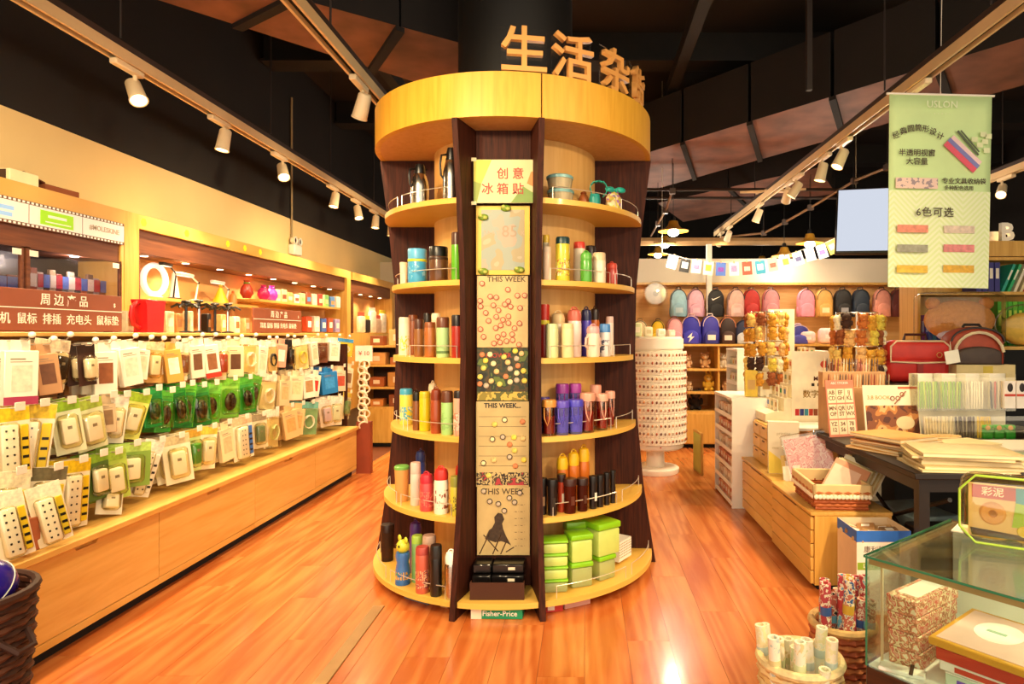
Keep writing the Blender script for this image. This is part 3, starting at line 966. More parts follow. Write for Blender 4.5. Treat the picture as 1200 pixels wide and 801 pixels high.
# right bay
for i, dy in enumerate((0, .075)):
    x, y = col_at(657 if i == 0 else 656, .66)
    t = thing('food_container', ('lower' if i == 0 else 'upper') + ' clear round container with pale blue lid on the top shelf', 'container', (x, y, LEV[0] + dy), group='round clear food containers')
    obj('bowl', MB().lathe([(0, 0), (.06, 0), (.068, .05), (.064, .05), (.056, .005), (0, .005)], 28), clear('#f4e8c8', .35), t)
    obj('lid', MB().lathe([(0, .05), (.071, .05), (.072, .062), (.066, .068), (0, .070)], 28), mat('#7fb0b0', .35), t)
x, y = col_at(684, .60)
t = thing('tea_pet', 'small orange rounded pot behind the wire guard on the top shelf', 'pot', (x, y, LEV[0]))
obj('body', MB().sph((0, 0, .045), (.03, .03, .045)), mat('#c8703a', .4), t); obj('lid', MB().sph((0, 0, .09), (.018, .018, .01)), mat('#b05a2a', .4), t)
x, y = col_at(697, .67)
t = thing('gift_bottle', 'teal bottle with a looping teal ribbon strap', 'bottle', (x, y, LEV[0]))
obj('body', MB().lathe([(0, 0), (.03, 0), (.032, .05), (.026, .075), (0, .08)], 18), mat('#1d8f86', .4), t)
m = MB(); pts = [(.05 * math.cos(a) * .9 + .02, -.02, .10 + .045 * math.sin(a)) for a in [R(-60 + 30 * i) for i in range(11)]]
for p_, q_ in zip(pts, pts[1:]):
    m._add([(p_[0], -.035, p_[2]), (p_[0], .005, p_[2]), (q_[0], .005, q_[2]), (q_[0], -.035, q_[2])], [(0, 1, 2, 3)])
o = obj('ribbon_strap', m, mat('#20a090', .4), t); md = o.modifiers.new('t', 'SOLIDIFY'); md.thickness = .004
x, y = col_at(719, .70)
t = thing('gift_pouch', 'cream patterned pouch tied with a teal bow', 'pouch', (x, y, LEV[0]), R(30))
obj('pouch', MB().lathe([(0, 0), (.04, 0), (.048, .03), (.045, .075), (.028, .1), (.04, .115), (0, .112)], 16, sy=.75), prnt(['#e6d2a4', '#d8a35a', '#e6d2a4', '#9a6ab0', '#cfc04a'], 70, .5), t)
obj('bow', MB().sph((-.035, -.02, .115), (.034, .012, .016), 10, 6).sph((.035, -.02, .118), (.034, .012, .016), 10, 6).sph((0, -.025, .112), (.01, .012, .012), 8, 6), mat('#20a090', .35), t)

B(1, 641, .0, 10, 40, 'plain', '#efcfb0', '#e9d2b6', 'slim peach bottle half hidden by the post')
B(1, 640, .12, 8, 56, 'plain', '#e8dcb8', '#e8c33a', 'tall cream bottle at the back beside the post')
B(1, 659.5, .0, 17, 52, 'plain', '#d8c63a', '#1c3a3e', 'tall yellow bottle with a dark teal cap', art=['#e2d890', '#d8c63a', '#b86a2a', '#e8deb0'])
B(1, 679, .06, 14, 48, 'plain', '#ecdcc0', '#c83a2c', 'white bottle with a red lid on the second shelf')
B(1, 692, .09, 12, 46, 'thermos', '#d8c0a0', '#241614', 'black-capped bottle behind the green one')
B(1, 687, -.01, 14, 37, 'flip', '#58a83a', '#62b044', 'short grass-green flask on the second shelf')
B(1, 702, -.01, 16, 36, 'thermos', '#efdcc0', '#e2c49c', 'short cream flask with a ring-topped cap')
B(1, 717, -.01, 13, 27, 'flip', '#b8392a', '#c84a38', 'small red bottle with twisted handles at the shelf end')
B(2, 638, .05, 12, 62, 'jar', '#a82018', '#b8281c', 'tall red jar with a wide lid beside the post')
B(2, 647, -.01, 15, 40, 'plain', '#d3d8a0', '#cfd6a0', 'pale celery-green bottle with a plain cap')
B(2, 654, .10, 17, 54, 'flip', '#e8d8bc', '#dcc08c', 'cream bottle with a ball-shaped top at the back')
B(2, 665, -.01, 15, 40, 'plain', '#e9cf9c', '#e6c994', 'pale sand-coloured bottle beside the celery-green one')
B(2, 673, .09, 17, 58, 'flip', '#efd8d0', '#d06a58', 'pink-white bottle with a coral flip cap')
B(2, 687, .10, 13, 58, 'flip', '#4a3cb8', '#1f2250', 'violet bottle with a navy ring cap')
B(2, 697, .11, 11, 58, 'flip', '#c8641e', '#2a1a14', 'orange bottle with a black ring cap')
x, y = col_at(696, .67)
t = B(2, 695, -.01, 16, 38, 'flip', '#efd6c0', '#e0a8a8', 'pink baby cup with a handle on each side', cat='baby cup')
for sx in (-1, 1):
    obj('cup_handle', MB().tube([(sx * .03, 0, .115), (sx * .055, 0, .10), (sx * .058, 0, .06), (sx * .03, 0, .04)], .006, 6), mat('#e8c0b0', .4), t)
B(2, 709, -.01, 13, 38, 'thermos', '#e6e2e0', '#4a86c8', 'white bottle with a sky-blue cap and tiny drawing', art=['#e6e2e0', '#e6e2e0', '#5a5a70'])
B(2, 714.5, .06, 9, 45, 'plain', '#efdcd0', '#e6c8c0', 'slim pale pink bottle at the far end of the right shelf')
MG = clear('#f0d0c0', .16)
MGV = clear('#b0a8f0', .2)
B(3, 637, .07, 14, 42, 'mug', MGV, '#4a3a9c', 'violet plastic mug squeezed against the post', band='#4a3a9c')
B(3, 643.5, -.02, 17, 42, 'mug', MG, '#d08a3a', 'clear mug with an orange lid and brown drink', band='#a83a1e')
B(3, 659, -.02, 16, 40, 'mug', MGV, '#5a48c0', 'clear mug with a violet lid, third from the post', band='#7a86c8')
B(3, 674.5, -.02, 18, 40, 'mug', MGV, '#4a44c0', 'wide clear mug with a deep blue-violet lid', band='#8a9ad8')
B(3, 659, .10, 15, 55, 'mug', MGV, '#8a2c8c', 'mug with a plum lid standing behind the violet ones', band='#6a2c7c')
B(3, 674, .10, 14, 54, 'mug', MGV, '#a03c9c', 'mug with a magenta lid standing behind the blue-violet one', band='#7a2c7c')
B(3, 688.5, -.02, 17, 46, 'mug', MG, '#e09a80', 'red mug with a salmon lid, nearest the violet ones', band='#b82a24')
B(3, 698, .08, 13, 49, 'mug', MG, '#e0a088', 'red mug with a salmon lid tucked behind two others', band='#b82a24')
B(3, 705, -.01, 15, 42, 'mug', MG, '#e8a890', 'red mug with a pale salmon lid, second from the shelf end', band='#c02a24')
B(3, 715, .01, 11, 42, 'mug', MG, '#e8a890', 'narrow red mug with salmon lid at the shelf end', band='#c02a24')
B(4, 636, .01, 10, 42, 'dark', '#171010', '#0e0a0a', 'black shaker bottle half hidden by the post')
B(4, 647.5, -.02, 12, 42, 'dark', '#1a1212', '#120c0c', 'black shaker bottle second from the post', band='#2a2018')
SQ = '#c86a1e'
for i, (px, lab) in enumerate(((659, 'orange squeeze bottle nearest the post on the fifth shelf'), (672, 'middle one of the three orange squeeze bottles'), (684, 'orange squeeze bottle farthest from the post, with the highest yellow cap'))):
    B(4, px, .10, 14, 62 + i * 3, 'flip', SQ, '#e0b41e', lab)
B(4, 668, -.02, 15, 40, 'dark', clear('#7a2c18', .3), '#3a1a14', 'reddish-brown shaker bottle at the front of the fifth shelf', band='#5a2a1a')
B(4, 658, .02, 10, 44, 'dark', '#b03a1e', '#2a1410', 'narrow red shaker with a white label behind the front row', band='#e8dcc8')
B(4, 682.5, -.02, 13, 38, 'dark', clear('#6a2c1c', .3), '#2c1612', 'translucent brown shaker, right neighbour of the reddish-brown one', band='#4a2618')
B(4, 695, -.02, 10, 38, 'dark', '#171212', '#120e0e', 'black shaker bottle with a white tag', band='#efe6d6')
B(4, 703, -.02, 9, 37, 'dark', '#181212', '#0f0b0b', 'slim black shaker, third from the end of the right shelf', band='#1c1614')
B(4, 711, -.02, 8, 38, 'dark', '#181212', '#0f0b0b', 'slim black shaker, second from the end of the right shelf', band='#1c1614')
B(4, 718, -.02, 7, 38, 'dark', '#181212', '#0f0b0b', 'slim black shaker at the very end of the right shelf', band='#1c1614')
# green boxes on the bottom shelf
GB = mat('#c3d873', .25, 0, .06, coat=.3)
GL = mat('#86c81e', .3, 0, .04, coat=.2)
GT = clear('#dfe8a0', .45)


def gbox(px, r_, w, d, h, z, rz, lab, bm=GB):
    x, y = col_at(px, r_)
    t = thing('lunch_box', lab, 'lunch box', (x, y, z), rz, group='green lidded lunch boxes')
    obj('tub', MB().rbox(-w / 2, w / 2, -d / 2, d / 2, 0, h * .80, .012, 2), bm, t)
    obj('lid', MB().rbox(-w / 2 - .004, w / 2 + .004, -d / 2 - .004, d / 2 + .004, h * .80, h, .008, 2), GL, t)
    return t


z0 = LEV[5]
for i, w_ in enumerate(('lowest', 'second lowest', 'third', 'topmost')):
    gbox(650, .70, .125, .11, .066, z0 + i * .066, R(8), w_ + ' green lunch box in the stack of four by the post', GT if i == 0 else GB)
gbox(678, .70, .118, .11, .13, z0, R(22), 'tall pale lunch box at the bottom of the middle green stack', GT)
gbox(678, .70, .118, .11, .145, z0 + .13, R(22), 'green lunch box on top of the middle green stack')
gbox(675, .58, .12, .10, .30, z0, R(14), 'tall green lunch box at the back between the stacks')
gbox(704, .70, .112, .12, .13, z0, R(38), 'lunch box at the bottom of the end green stack', GT)
gbox(704, .69, .15, .15, .175, z0 + .13, R(38), 'largest green lunch box, on top of the end stack')
x, y = col_at(731, .70)
t = thing('perforated_basket', 'white perforated plastic tray standing at the end of the bottom shelf', 'basket', (x, y, z0), R(58))
m = MB(); m.box(-.075, .075, 0, .004, 0, .13)
obj('panel', MB().box(-.075, .075, -.01, -.006, .03, .13), WHTP, t)
m = MB()
for i in range(9):
    for j in range(6):
        m.box(-.064 + i * .016 - .004, -.064 + i * .016 + .004, -.0115, -.0095, .042 + j * .015 - .003, .042 + j * .015 + .003)
obj('perforations', m, mat('#a89878', .6), t)
obj('tray', MB().box(-.075, .075, -.01, .09, .02, .03).box(-.075, .075, .086, .09, .03, .13).box(-.075, -.071, -.01, .09, .03, .13).box(.071, .075, -.01, .09, .03, .13), WHTP, t)

# things kept under the column's bottom shelves
def carton(name, label, loc, d, rz, m, cat='box', parts=()):
    t = thing(name, label, cat, loc, rz)
    obj('carton', MB().rbox(-d[0] / 2, d[0] / 2, -d[1] / 2, d[1] / 2, 0, d[2], .003, 1), m, t)
    for nm, bx, mm in parts:
        obj(nm, MB().box(*bx), mm, t, smooth=False)
    return t


x, y = col_at(495, .71)
carton('storage_box', 'grey flat box pushed under the bottom shelf near the dark post', (x, y, 0), (.17, .1, .05), R(-30), mat('#6a7078', .6))
x, y = col_at(527, .69)
carton('storage_box', 'small kraft box pushed under the shelf beside the dark post', (x, y, 0), (.05, .1, .053), R(-22), mat('#d0a060', .7))
x, y = col_at(458, .75)
carton('storage_box', 'tan block under the outer end of the bottom shelf', (x, y, 0), (.09, .06, .05), R(-55), mat('#d8a060', .7))
x, y = col_at(672, .72)
carton('storage_box', 'pale pink flat box pushed under the shelf of green boxes', (x, y, 0), (.15, .1, .05), R(28), mat('#d8a89a', .6))
x, y = col_at(648, .74)
carton('storage_box', 'red and white box pushed under the shelf beside the post', (x, y, 0), (.09, .08, .053), R(14), mat('#b8302a', .5), parts=(('white_label', (-.035, .0, -.042, -.039, .012, .042), WHT),))
t = carton('toy_box', 'green and white toy box pushed under the centre shelf', (CX - .005, CY - .76, 0), (.255, .1, .056), R(-1.5), mat('#148a5c', .45),
           parts=(('white_label', (-.1275, -.075, -.0515, -.049, .001, .055), mat('#e8dcc0', .5)),))
text('Fisher-Price', .036, WHT, t, (.015, -.0515, .028), bold=.01)
# black drawer boxes on the centre shelf
BB = mat('#0c0a0a', .3, 0, .05, coat=.4)
tb = clear('#7a5040', .35)
k = 0
for row, z in enumerate((0.086, .136, .186)):
    for j, xx in enumerate((-.105, .058)):
        w_ = .115 if j == 0 else .20
        t = thing('storage_case', ('narrow' if j == 0 else 'wide') + ' black case, ' + ('bottom', 'middle', 'top')[row] + ' of its stack below the magnet boards', 'case', (CX + xx * .82 - .01, CY - .69 + row * .02, z), 0)
        obj('case_body', MB().rbox(-w_ / 2 * .82, w_ / 2 * .82, -.055, .055, 0, .047, .006, 1), BB, t)
        if j:
            obj('paper_label', MB().box(.0, .035, -.0565, -.0545, .018, .032), mat('#e0d4b8', .5), t)
t = thing('tray_guard', 'smoky clear tray front holding the black cases', 'tray', (CX - .008, CY - .785, .086))
obj('tray_front', MB().box(-.135, .135, -.003, .003, 0, .085), tb, t); obj('tray_side', MB().box(-.135, -.130, .003, .03, 0, .085), tb, t); obj('tray_side', MB().box(.130, .135, .003, .03, 0, .085), tb, t)

# ------------------------------------------------------------------ boards on the centre panel
YP = CY - .602


def pnl(px, py, dy=0.0):
    return ((px - PX) / F * (YP - dy), YP - dy, EYE + (PY - py) / F * (YP - dy))


def board(px0, px1, py0, py1, name, label, m, th_=.004, dy=0, rz=0, lab_cat='sign'):
    Yd = YP - dy
    w_ = (px1 - px0) / F * Yd / 2; h_ = (py1 - py0) / F * Yd
    c = pnl((px0 + px1) / 2, py1, dy)
    t = thing(name, label, lab_cat, c, rz)
    obj('sheet', MB().rbox(-w_, w_, -th_, 0, 0, h_, th_ * .45, 1), m, t)
    return t, w_, h_


RED = mat('#a8321e', .5, 0, 0)
t, w_, h_ = board(555, 628, 187, 238, 'paper_sign', 'pale printed sign with red characters taped at the top of the dark panel', mat('#d6c896', .55, 0, .04), dy=.045)
for poly, c in (([(-1, 1), (-.42, 1), (-.75, .45), (-1, .5)], '#c9bf4a'), ([(-1, .5), (-.75, .45), (-.9, 0), (-1, 0)], '#8a9a3e'), ([(1, 0), (.2, 0), (.6, .38), (1, .2)], '#7c9a4a'), ([(1, .35), (.72, .45), (.85, .72), (1, .75)], '#d88a4a')):
    obj('printed_patch', MB().prism([(x_ * w_ * .99, (z_ * .98 + .01) * h_) for x_, z_ in poly], -.0046, -.0041, 'y'), mat(c, .55), t)
text('创 意', .062, RED, t, (.03, -.005, h_ * .66), bold=.012)
text('冰 箱 贴', .062, RED, t, (-.01, -.005, h_ * .31), bold=.012)
for sx, sz in ((-1, 1), (1, 1), (-1, 0), (1, 0)):
    obj('tape', MB().cbox((sx * w_, -.0045, sz * h_), (.03, .001, .018)), mat('#d8c898', .4), t, rot=None)
text_dark = mat('#4a3a24', .6, 0, 0)
t, w_, h_ = board(558, 621, 241, 322, 'calendar_board', 'yellow-framed photo board reading 85 with green clips', mat('#dcb94a', .5, 0, .05), dy=.012)
obj('photo_sheet', MB().box(-w_ * .80, w_ * .80, -.0055, -.0042, h_ * .07, h_ * .94), prnt(['#b4a88a', '#a89a78', '#98a094', '#b49e8c'], 6, .5, 'noise', 3), t)
text('85', .085, mat('#a8907a', .6, 0, 0), t, (.035, -.006, h_ * .62)); text('SAATI', .035, mat('#b8a088', .6, 0, 0), t, (-.055, -.006, h_ * .60)); text('K', .035, mat('#b8a088', .6, 0, 0), t, (.105, -.006, h_ * .6))
for i, (sx, sz) in enumerate(((-.72, .86), (.12, .99), (-.72, .08), (.62, .1))):
    c = pnl(589, 322, .02)
    g = thing('frog_magnet', 'green leaf-shaped magnet, ' + ('top', 'upper middle', 'lower', 'lower outer')[i] + ' on the yellow photo board', 'magnet', (c[0] + sx * w_, c[1], c[2] + sz * h_ - .01), 0, group='green magnets on the photo board')
    obj('body', MB().sph((0, 0, 0), (.028, .012, .018), 10, 7), mat('#6f8a2a', .5, 0, .2, 40), g)
    obj('leaf', MB().sph((-.012, -.01, .006), (.012, .008, .010), 8, 6).sph((.012, -.01, -.004), (.012, .008, .010), 8, 6), mat('#a8b04a', .5), g)
CREAM = mat('#c9ae78', .55, 0, .08, 12)
t, w_, h_ = board(559, 619, 323, 407, 'weekly_planner', 'cream planner board headed THIS WEEK with red ring magnets', CREAM, dy=.012)
text('THIS WEEK', .040, text_dark, t, (.02, -.005, h_ * .95), bold=.01)
obj('planner_line', MB().box(-w_ * .9, w_ * .9, -.0048, -.0041, h_ * .58, h_ * .583), text_dark, t)
t, w_, h_ = board(559, 619, 407, 470, 'dark_photo_board', 'dark green picture board covered with pale button magnets', prnt(['#1d1d14', '#2c3420', '#4a3a1c', '#24301c', '#5a6a2a'], 14, .5, 'noise', 5), dy=.012)
obj('lower_print', MB().box(-w_ * .99, w_ * .99, -.0048, -.0041, h_ * .02, h_ * .18), prnt(['#8a7a2a', '#c8a84a', '#5a5a24'], 22, .5, 'noise', 7), t)
text('FLOWER', .034, mat('#a8281c', .5, 0, 0), t, (-.02, -.005, h_ * .85), bold=.01)
t, w_, h_ = board(558, 620, 470, 570, 'weekly_planner', 'aged cream planner board with ruled lines and bold heading', mat('#bda672', .6, 0, .1, 10), dy=.012)
text('THIS WEEK...', .034, BLK, t, (0, -.005, h_ * .95), bold=.025)
for i in range(6):
    obj('planner_line', MB().box(-w_ * .9, w_ * .9, -.0048, -.0041, h_ * (.82 - i * .115), h_ * (.82 - i * .115) + .0016), text_dark, t)
obj('lower_print', MB().box(-w_ * .98, w_ * .98, -.0048, -.0041, h_ * .02, h_ * .17), prnt(['#bda672', '#2a2018', '#bda672', '#4a3a28', '#a8343a'], 26, .5, 'noise', 9), t)
t, w_, h_ = board(559, 621, 570, 650, 'weekly_planner', 'torn-edged planner board with a drawn bird on a branch', mat('#bca470', .6, 0, .12, 9), dy=.012)
text('THIS WEEK', .043, text_dark, t, (0, -.005, h_ * .93), bold=.01)
bird = [(-.55, .30), (-.40, .46), (-.28, .50), (-.18, .60), (-.20, .70), (-.06, .78), (.10, .76), (.18, .66), (.10, .58), (.14, .48), (.24, .36), (.44, .18), (.30, .22), (.06, .26), (-.16, .24)]
obj('drawn_bird', MB().prism([(x_ * w_ - .02, z_ * h_ * .8) for x_, z_ in bird], -.0048, -.0041, 'y'), mat('#3a2a1c', .6, 0, .4, 60), t)
m = MB()
for a_, b_ in (((-.9, .02), (-.5, .34)), ((-.75, .3), (-.2, .06)), ((-.4, .02), (-.1, .3)), ((-.1, .02), (.15, .24)), ((.1, .05), (.4, .12))):
    m.tube([(a_[0] * w_, -.0044, a_[1] * h_), (b_[0] * w_, -.0044, b_[1] * h_)], .003, 4)
obj('drawn_branch', m, mat('#4a3420', .6), t)
for i in range(7):
    text('~ · ~ ·', .022, text_dark, t, (w_ * .62, -.005, h_ * (.74 - i * .1)))

# ring and button magnets
ring = MB().tube([(.0125 * math.cos(a), 0, .0125 * math.sin(a)) for a in [2 * PI * i / 14 for i in range(14)]], .0024, 5, True)
ring_me = ring.mesh('ring_rim', mat('#b04a34', .4))
ring_dk = MB().tube([(.0125 * math.cos(a), 0, .0125 * math.sin(a)) for a in [2 * PI * i / 14 for i in range(14)]], .0026, 5, True).mesh('ring_rim', mat('#241a16', .4))
T90 = Matrix.Rotation(PI / 2, 4, 'X')


def disc(r_, c, h='disc'):
    m = MB(); m.T = T90; m.lathe([(0, -.001), (r_, -.001), (r_, .002), (r_ * .8, .005), (0, .006)], 14)
    return m.mesh('button_face', c)


face_cream = disc(.0125, mat('#d0a47a', .3))
heads = [disc(.0145, mat(c, .3, 0, .25, 90)) for c in ('#e0c84a', '#d8b878', '#e2d2a0', '#c87a4a', '#d0c05a', '#b8a890')]
rnd = random.Random(3)


def scatter(x0, x1, y0, y1, n, mind):
    out = []
    tries = 0
    while len(out) < n and tries < 6000:
        tries += 1
        p_ = (rnd.uniform(x0, x1), rnd.uniform(y0, y1))
        if all((p_[0] - q_[0]) ** 2 + (p_[1] - q_[1]) ** 2 > mind ** 2 for q_ in out):
            out.append(p_)
    return out


def magnet(px, py, face, rim, label, group):
    c = pnl(px, py, .018)
    t = thing('ring_magnet' if rim else 'button_magnet', label, 'magnet', c, 0, group)
    obj('button_face', face, None, t)
    if rim:
        obj('rim', rim, None, t, (0, -.003, 0))


for i, p_ in enumerate(sorted([(565, 332)] + scatter(562, 615, 338, 355, 7, 7) + scatter(562, 616, 356, 404, 26, 6.6), key=lambda q: q[1])):
    magnet(*p_, face_cream, ring_me, 'red-rimmed ring magnet, ' + ordn(i) + ' counting down the upper cream planner board', 'ring magnets on the upper planner')
for i, p_ in enumerate(sorted(scatter(562, 616, 410, 452, 24, 7.6), key=lambda q: q[1])):
    magnet(*p_, heads[i % 6], None, 'round button magnet, ' + ordn(i) + ' counting down the dark picture board', 'button magnets on the dark board')
for i, p_ in enumerate(sorted(scatter(563, 616, 482, 566, 15, 8), key=lambda q: q[1])):
    magnet(*p_, heads[(i + 2) % 6], ring_dk if i % 3 == 0 else None, 'small magnet, ' + ordn(i) + ' counting down the ruled middle planner board', 'magnets on the middle planner')
for i, p_ in enumerate([(567, 575), (609, 577), (597, 583), (574, 587), (603, 588), (584, 590), (591, 598)]):
    magnet(*p_, heads[5], ring_dk, 'dark-rimmed ring magnet, ' + ordn(i) + ' counting down the bird planner board', 'ring magnets on the bird planner')
# ================================================================== LEFT SIDE: COUNTER AND HANGING PACKS
XF = -2.28
edges = [1.43, 2.43, 3.43, 4.43, 5.42, 6.40]
wh = ['nearest', 'second', 'third', 'fourth', 'farthest']
for i, (a, b) in enumerate(zip(edges, edges[1:])):
    L = b - a
    t = thing('base_cabinet', wh[i] + ' pale wood base cabinet along the counter of hanging packs', 'cabinet', (XF, a, 0), group='base cabinets under the pack counter')
    obj('body', MB().box(-.55, -.02, .001, L - .001, .06, .454), W_LIGHT, t, smooth=False)
    obj('plinth', MB().box(-.5, -.05, 0, L, 0, .06), BLKM, t, smooth=False)
    obj('lower_rail', MB().rbox(-.02, 0, .002, L - .002, .062, .098, .002, 1), W_LIGHTH, t)
    n = L / 2
    poly = [(.003, .102), (L - .003, .102), (L - .003, .452), (n + .075, .452), (n + .058, .430), (n - .058, .430), (n - .075, .452), (.003, .452)]
    obj('door', MB().prism(poly, -.02, 0, 'x'), wood('#cf9b48', '#e0b262', 0.34, (1, 12, 1), 2.2, coat=.3, name='cabinet_maple'), t, smooth=False)
ct = obj('counter_top', MB().rbox(-2.84, -2.256, 1.43, 6.40, .455, .487, .004, 1), W_LIGHTH)
tag(ct, 'long pale wood counter top under the hanging packs', 'counter')

gd = thing('peg_rack', 'long brown peg rack carrying rows of hanging packs', 'display rack', (-2.8, 1.43, .487))
obj('back_panel', MB().box(-.028, 0, 0, 4.97, 0, .93), wood('#8a5a33', '#a8733f', .55, (1, 12, 1), 3, name='rack_board'), gd, smooth=False)
obj('top_board', MB().rbox(-.03, .28, 0, 4.97, .905, .925, .003, 1), W_LIGHTH, gd)
for i in range(6):
    obj('upright', MB().box(.0, .012, i * .985, i * .985 + .03, 0, .90), mat('#5a3a24', .5), gd, smooth=False)
for z in (.28, .56):
    obj('slot_rail', MB().box(0, .008, 0, 4.97, z - .02, z), mat('#4a2e1c', .5), gd, smooth=False)
obj('end_panel', MB().box(-.03, .42, 4.972, 5.0, 0, .82), W_DARK, gd, smooth=False)
HOOKM = mat('#cfc8b8', .3, .7, 0)
TAGM = mat('#f2ead6', .4, 0, .02)
hook_me = {}


def hook(x1, y, z, ball):
    L = x1 + 2.8
    k_ = (round(L, 2), ball)
    if k_ not in hook_me:
        hook_me[k_] = MB().tube([(0, 0, 0), (L, 0, .004), (L + .012, 0, .02)], .003, 5).mesh('hook', HOOKM)
        m = MB()
        if ball:
            m.sph((L + .02, 0, .03), .014, 10, 7)
        hook_me[(k_, 't')] = (m if ball else MB().rbox(L + .010, L + .013, -.026, .026, -.006, .030, .0014, 1)).mesh('price_tag', TAGM)
    h = obj('hook', hook_me[k_], None, gd, (0, y - 1.43, z - .487))
    obj('price_tag', hook_me[(k_, 't')], None, h)


BUB = clear('#fffbe8', .10, .08)


def pack(kind, w, h, loc, rot, label, c1='#efe6d0', c2='#b08a5a', c3=None, hdr=None, group=None):
    """loc: top centre (hang hole). faces local -y"""
    t = thing({'box': 'boxed_accessory', 'bl': 'blister_pack', 'strip': 'power_strip_pack', 'mouse': 'mouse_pack', 'bag': 'bagged_accessory'}.get(kind, 'blister_pack'), label,
              {'box': 'boxed accessory', 'strip': 'power strip', 'mouse': 'computer mouse', 'bag': 'bagged accessory'}.get(kind, 'blister pack'), loc, rot=rot, group=group)
    if kind == 'box':
        d = .032
        obj('carton', MB().rbox(-w / 2, w / 2, -d / 2, d / 2, -h, -.035, .003, 1), mat(c1, .45, 0, .04), t)
        obj('hang_tab', MB().box(-w * .28, w * .28, -.002, .002, -.035, .012), mat(c1, .45, 0, .04), t, smooth=False)
        obj('printed_panel', MB().box(-w * .30, w * .30, -d / 2 - .001, -d / 2, -h * .78, -h * .36), mat(c2, .4, 0, .15, 40), t, smooth=False)
        if c3:
            obj('printed_strip', MB().box(-w * .498, w * .498, -d / 2 - .001, d / 2 + .001, -h * .99, -h * .86), mat(c3, .4), t, smooth=False)
        obj('printed_lines', MB().box(-w * .34, w * .1, -d / 2 - .001, -d / 2, -h * .27, -h * .25).box(-w * .34, w * .3, -d / 2 - .001, -d / 2, -h * .31, -h * .30), mat('#8a7a62', .5), t, smooth=False)
        return t
    hd = hdr or c2
    obj('backing_card', MB().rbox(-w / 2, w / 2, -.001, .001, -h, .012, .0009, 1), mat(c1, .5, 0, .06), t)
    obj('card_header', MB().box(-w * .495, w * .495, -.0018, -.0008, -h * .16, .010), mat(hd, .45, 0, .2, 60), t, smooth=False)
    if kind == 'strip':
        obj('power_strip', MB().rbox(-w * .36, w * .12, -.032, -.004, -h * .94, -h * .2, .008, 2), WHTP, t)
        m = MB()
        for k_ in range(6):
            z = -h * (.28 + .115 * k_)
            for dx in (-.012, .012):
                m.box(-w * .12 + dx - .0035, -w * .12 + dx + .0035, -.0335, -.0315, z - .004, z + .004)
        obj('sockets', m, BLK, t, smooth=False)
        obj('yellow_label', MB().rbox(w * .2, w * .44, -.012, -.003, -h * .92, -h * .22, .004, 1), mat(c2, .4), t)
        m = MB()
        for k_ in range(4):
            m.box(w * .24, w * .40, -.0135, -.0118, -h * (.40 + .13 * k_) - .012, -h * (.40 + .13 * k_))
        obj('label_print', m, BLK, t, smooth=False)
        obj('bubble', MB().rbox(-w * .40, w * .16, -.040, -.002, -h * .97, -h * .17, .012, 1), BUB, t)
    elif kind == 'mouse':
        m = MB(); m.sph((0, -.018, -h * .56), (w * .27, .02, h * .24), 14, 9)
        obj('mouse', m, mat(c3 or '#1c1412', .25, 0, .05, coat=.5), t)
        obj('mouse_wheel', MB().box(-.004, .004, -.039, -.030, -h * .46, -h * .38), mat('#6a4a3a', .4), t, smooth=False)
        obj('bubble', MB().rbox(-w * .4, w * .4, -.042, -.002, -h * .90, -h * .22, .02, 2), clear('#e8f8d8', .12, .05), t)
        obj('card_edge', MB().tube([(-w * .46, -.003, -h * .97), (w * .46, -.003, -h * .97), (w * .46, -.003, -h * .1), (-w * .46, -.003, -h * .1)], .003, 5, True), mat(hd, .4), t)
    elif kind == 'bag':
        obj('coiled_cable', MB().tube([(w * .24 * math.cos(a), -.012 - .001 * i, -h * .58 + h * .2 * math.sin(a)) for i, a in enumerate([2 * PI * j / 12 for j in range(30)])], .0035, 5), mat(c3 or '#e8e0cc', .4), t)
        obj('clear_sleeve', MB().rbox(-w * .49, w * .49, -.035, -.002, -h * .99, -h * .16, .010, 1), BUB, t)
    else:
        obj('adapter', MB().rbox(-w * .28, w * .22, -.040, -.004, -h * .80, -h * .30, .010, 2), mat(c3 or '#f4eee0', .35, 0, .02), t)
        obj('adapter_mark', MB().box(-w * .10, w * .04, -.0415, -.0395, -h * .5, -h * .44), mat('#8c8270', .5), t, smooth=False)
        obj('bubble', MB().rbox(-w * .36, w * .32, -.048, -.002, -h * .88, -h * .22, .014, 1), BUB, t)
    return t


WHC, CRM = '#f1e7d2', '#e9dcbc'
GRN, YLW = '#8fb81e', '#d8b818'
rows = {}
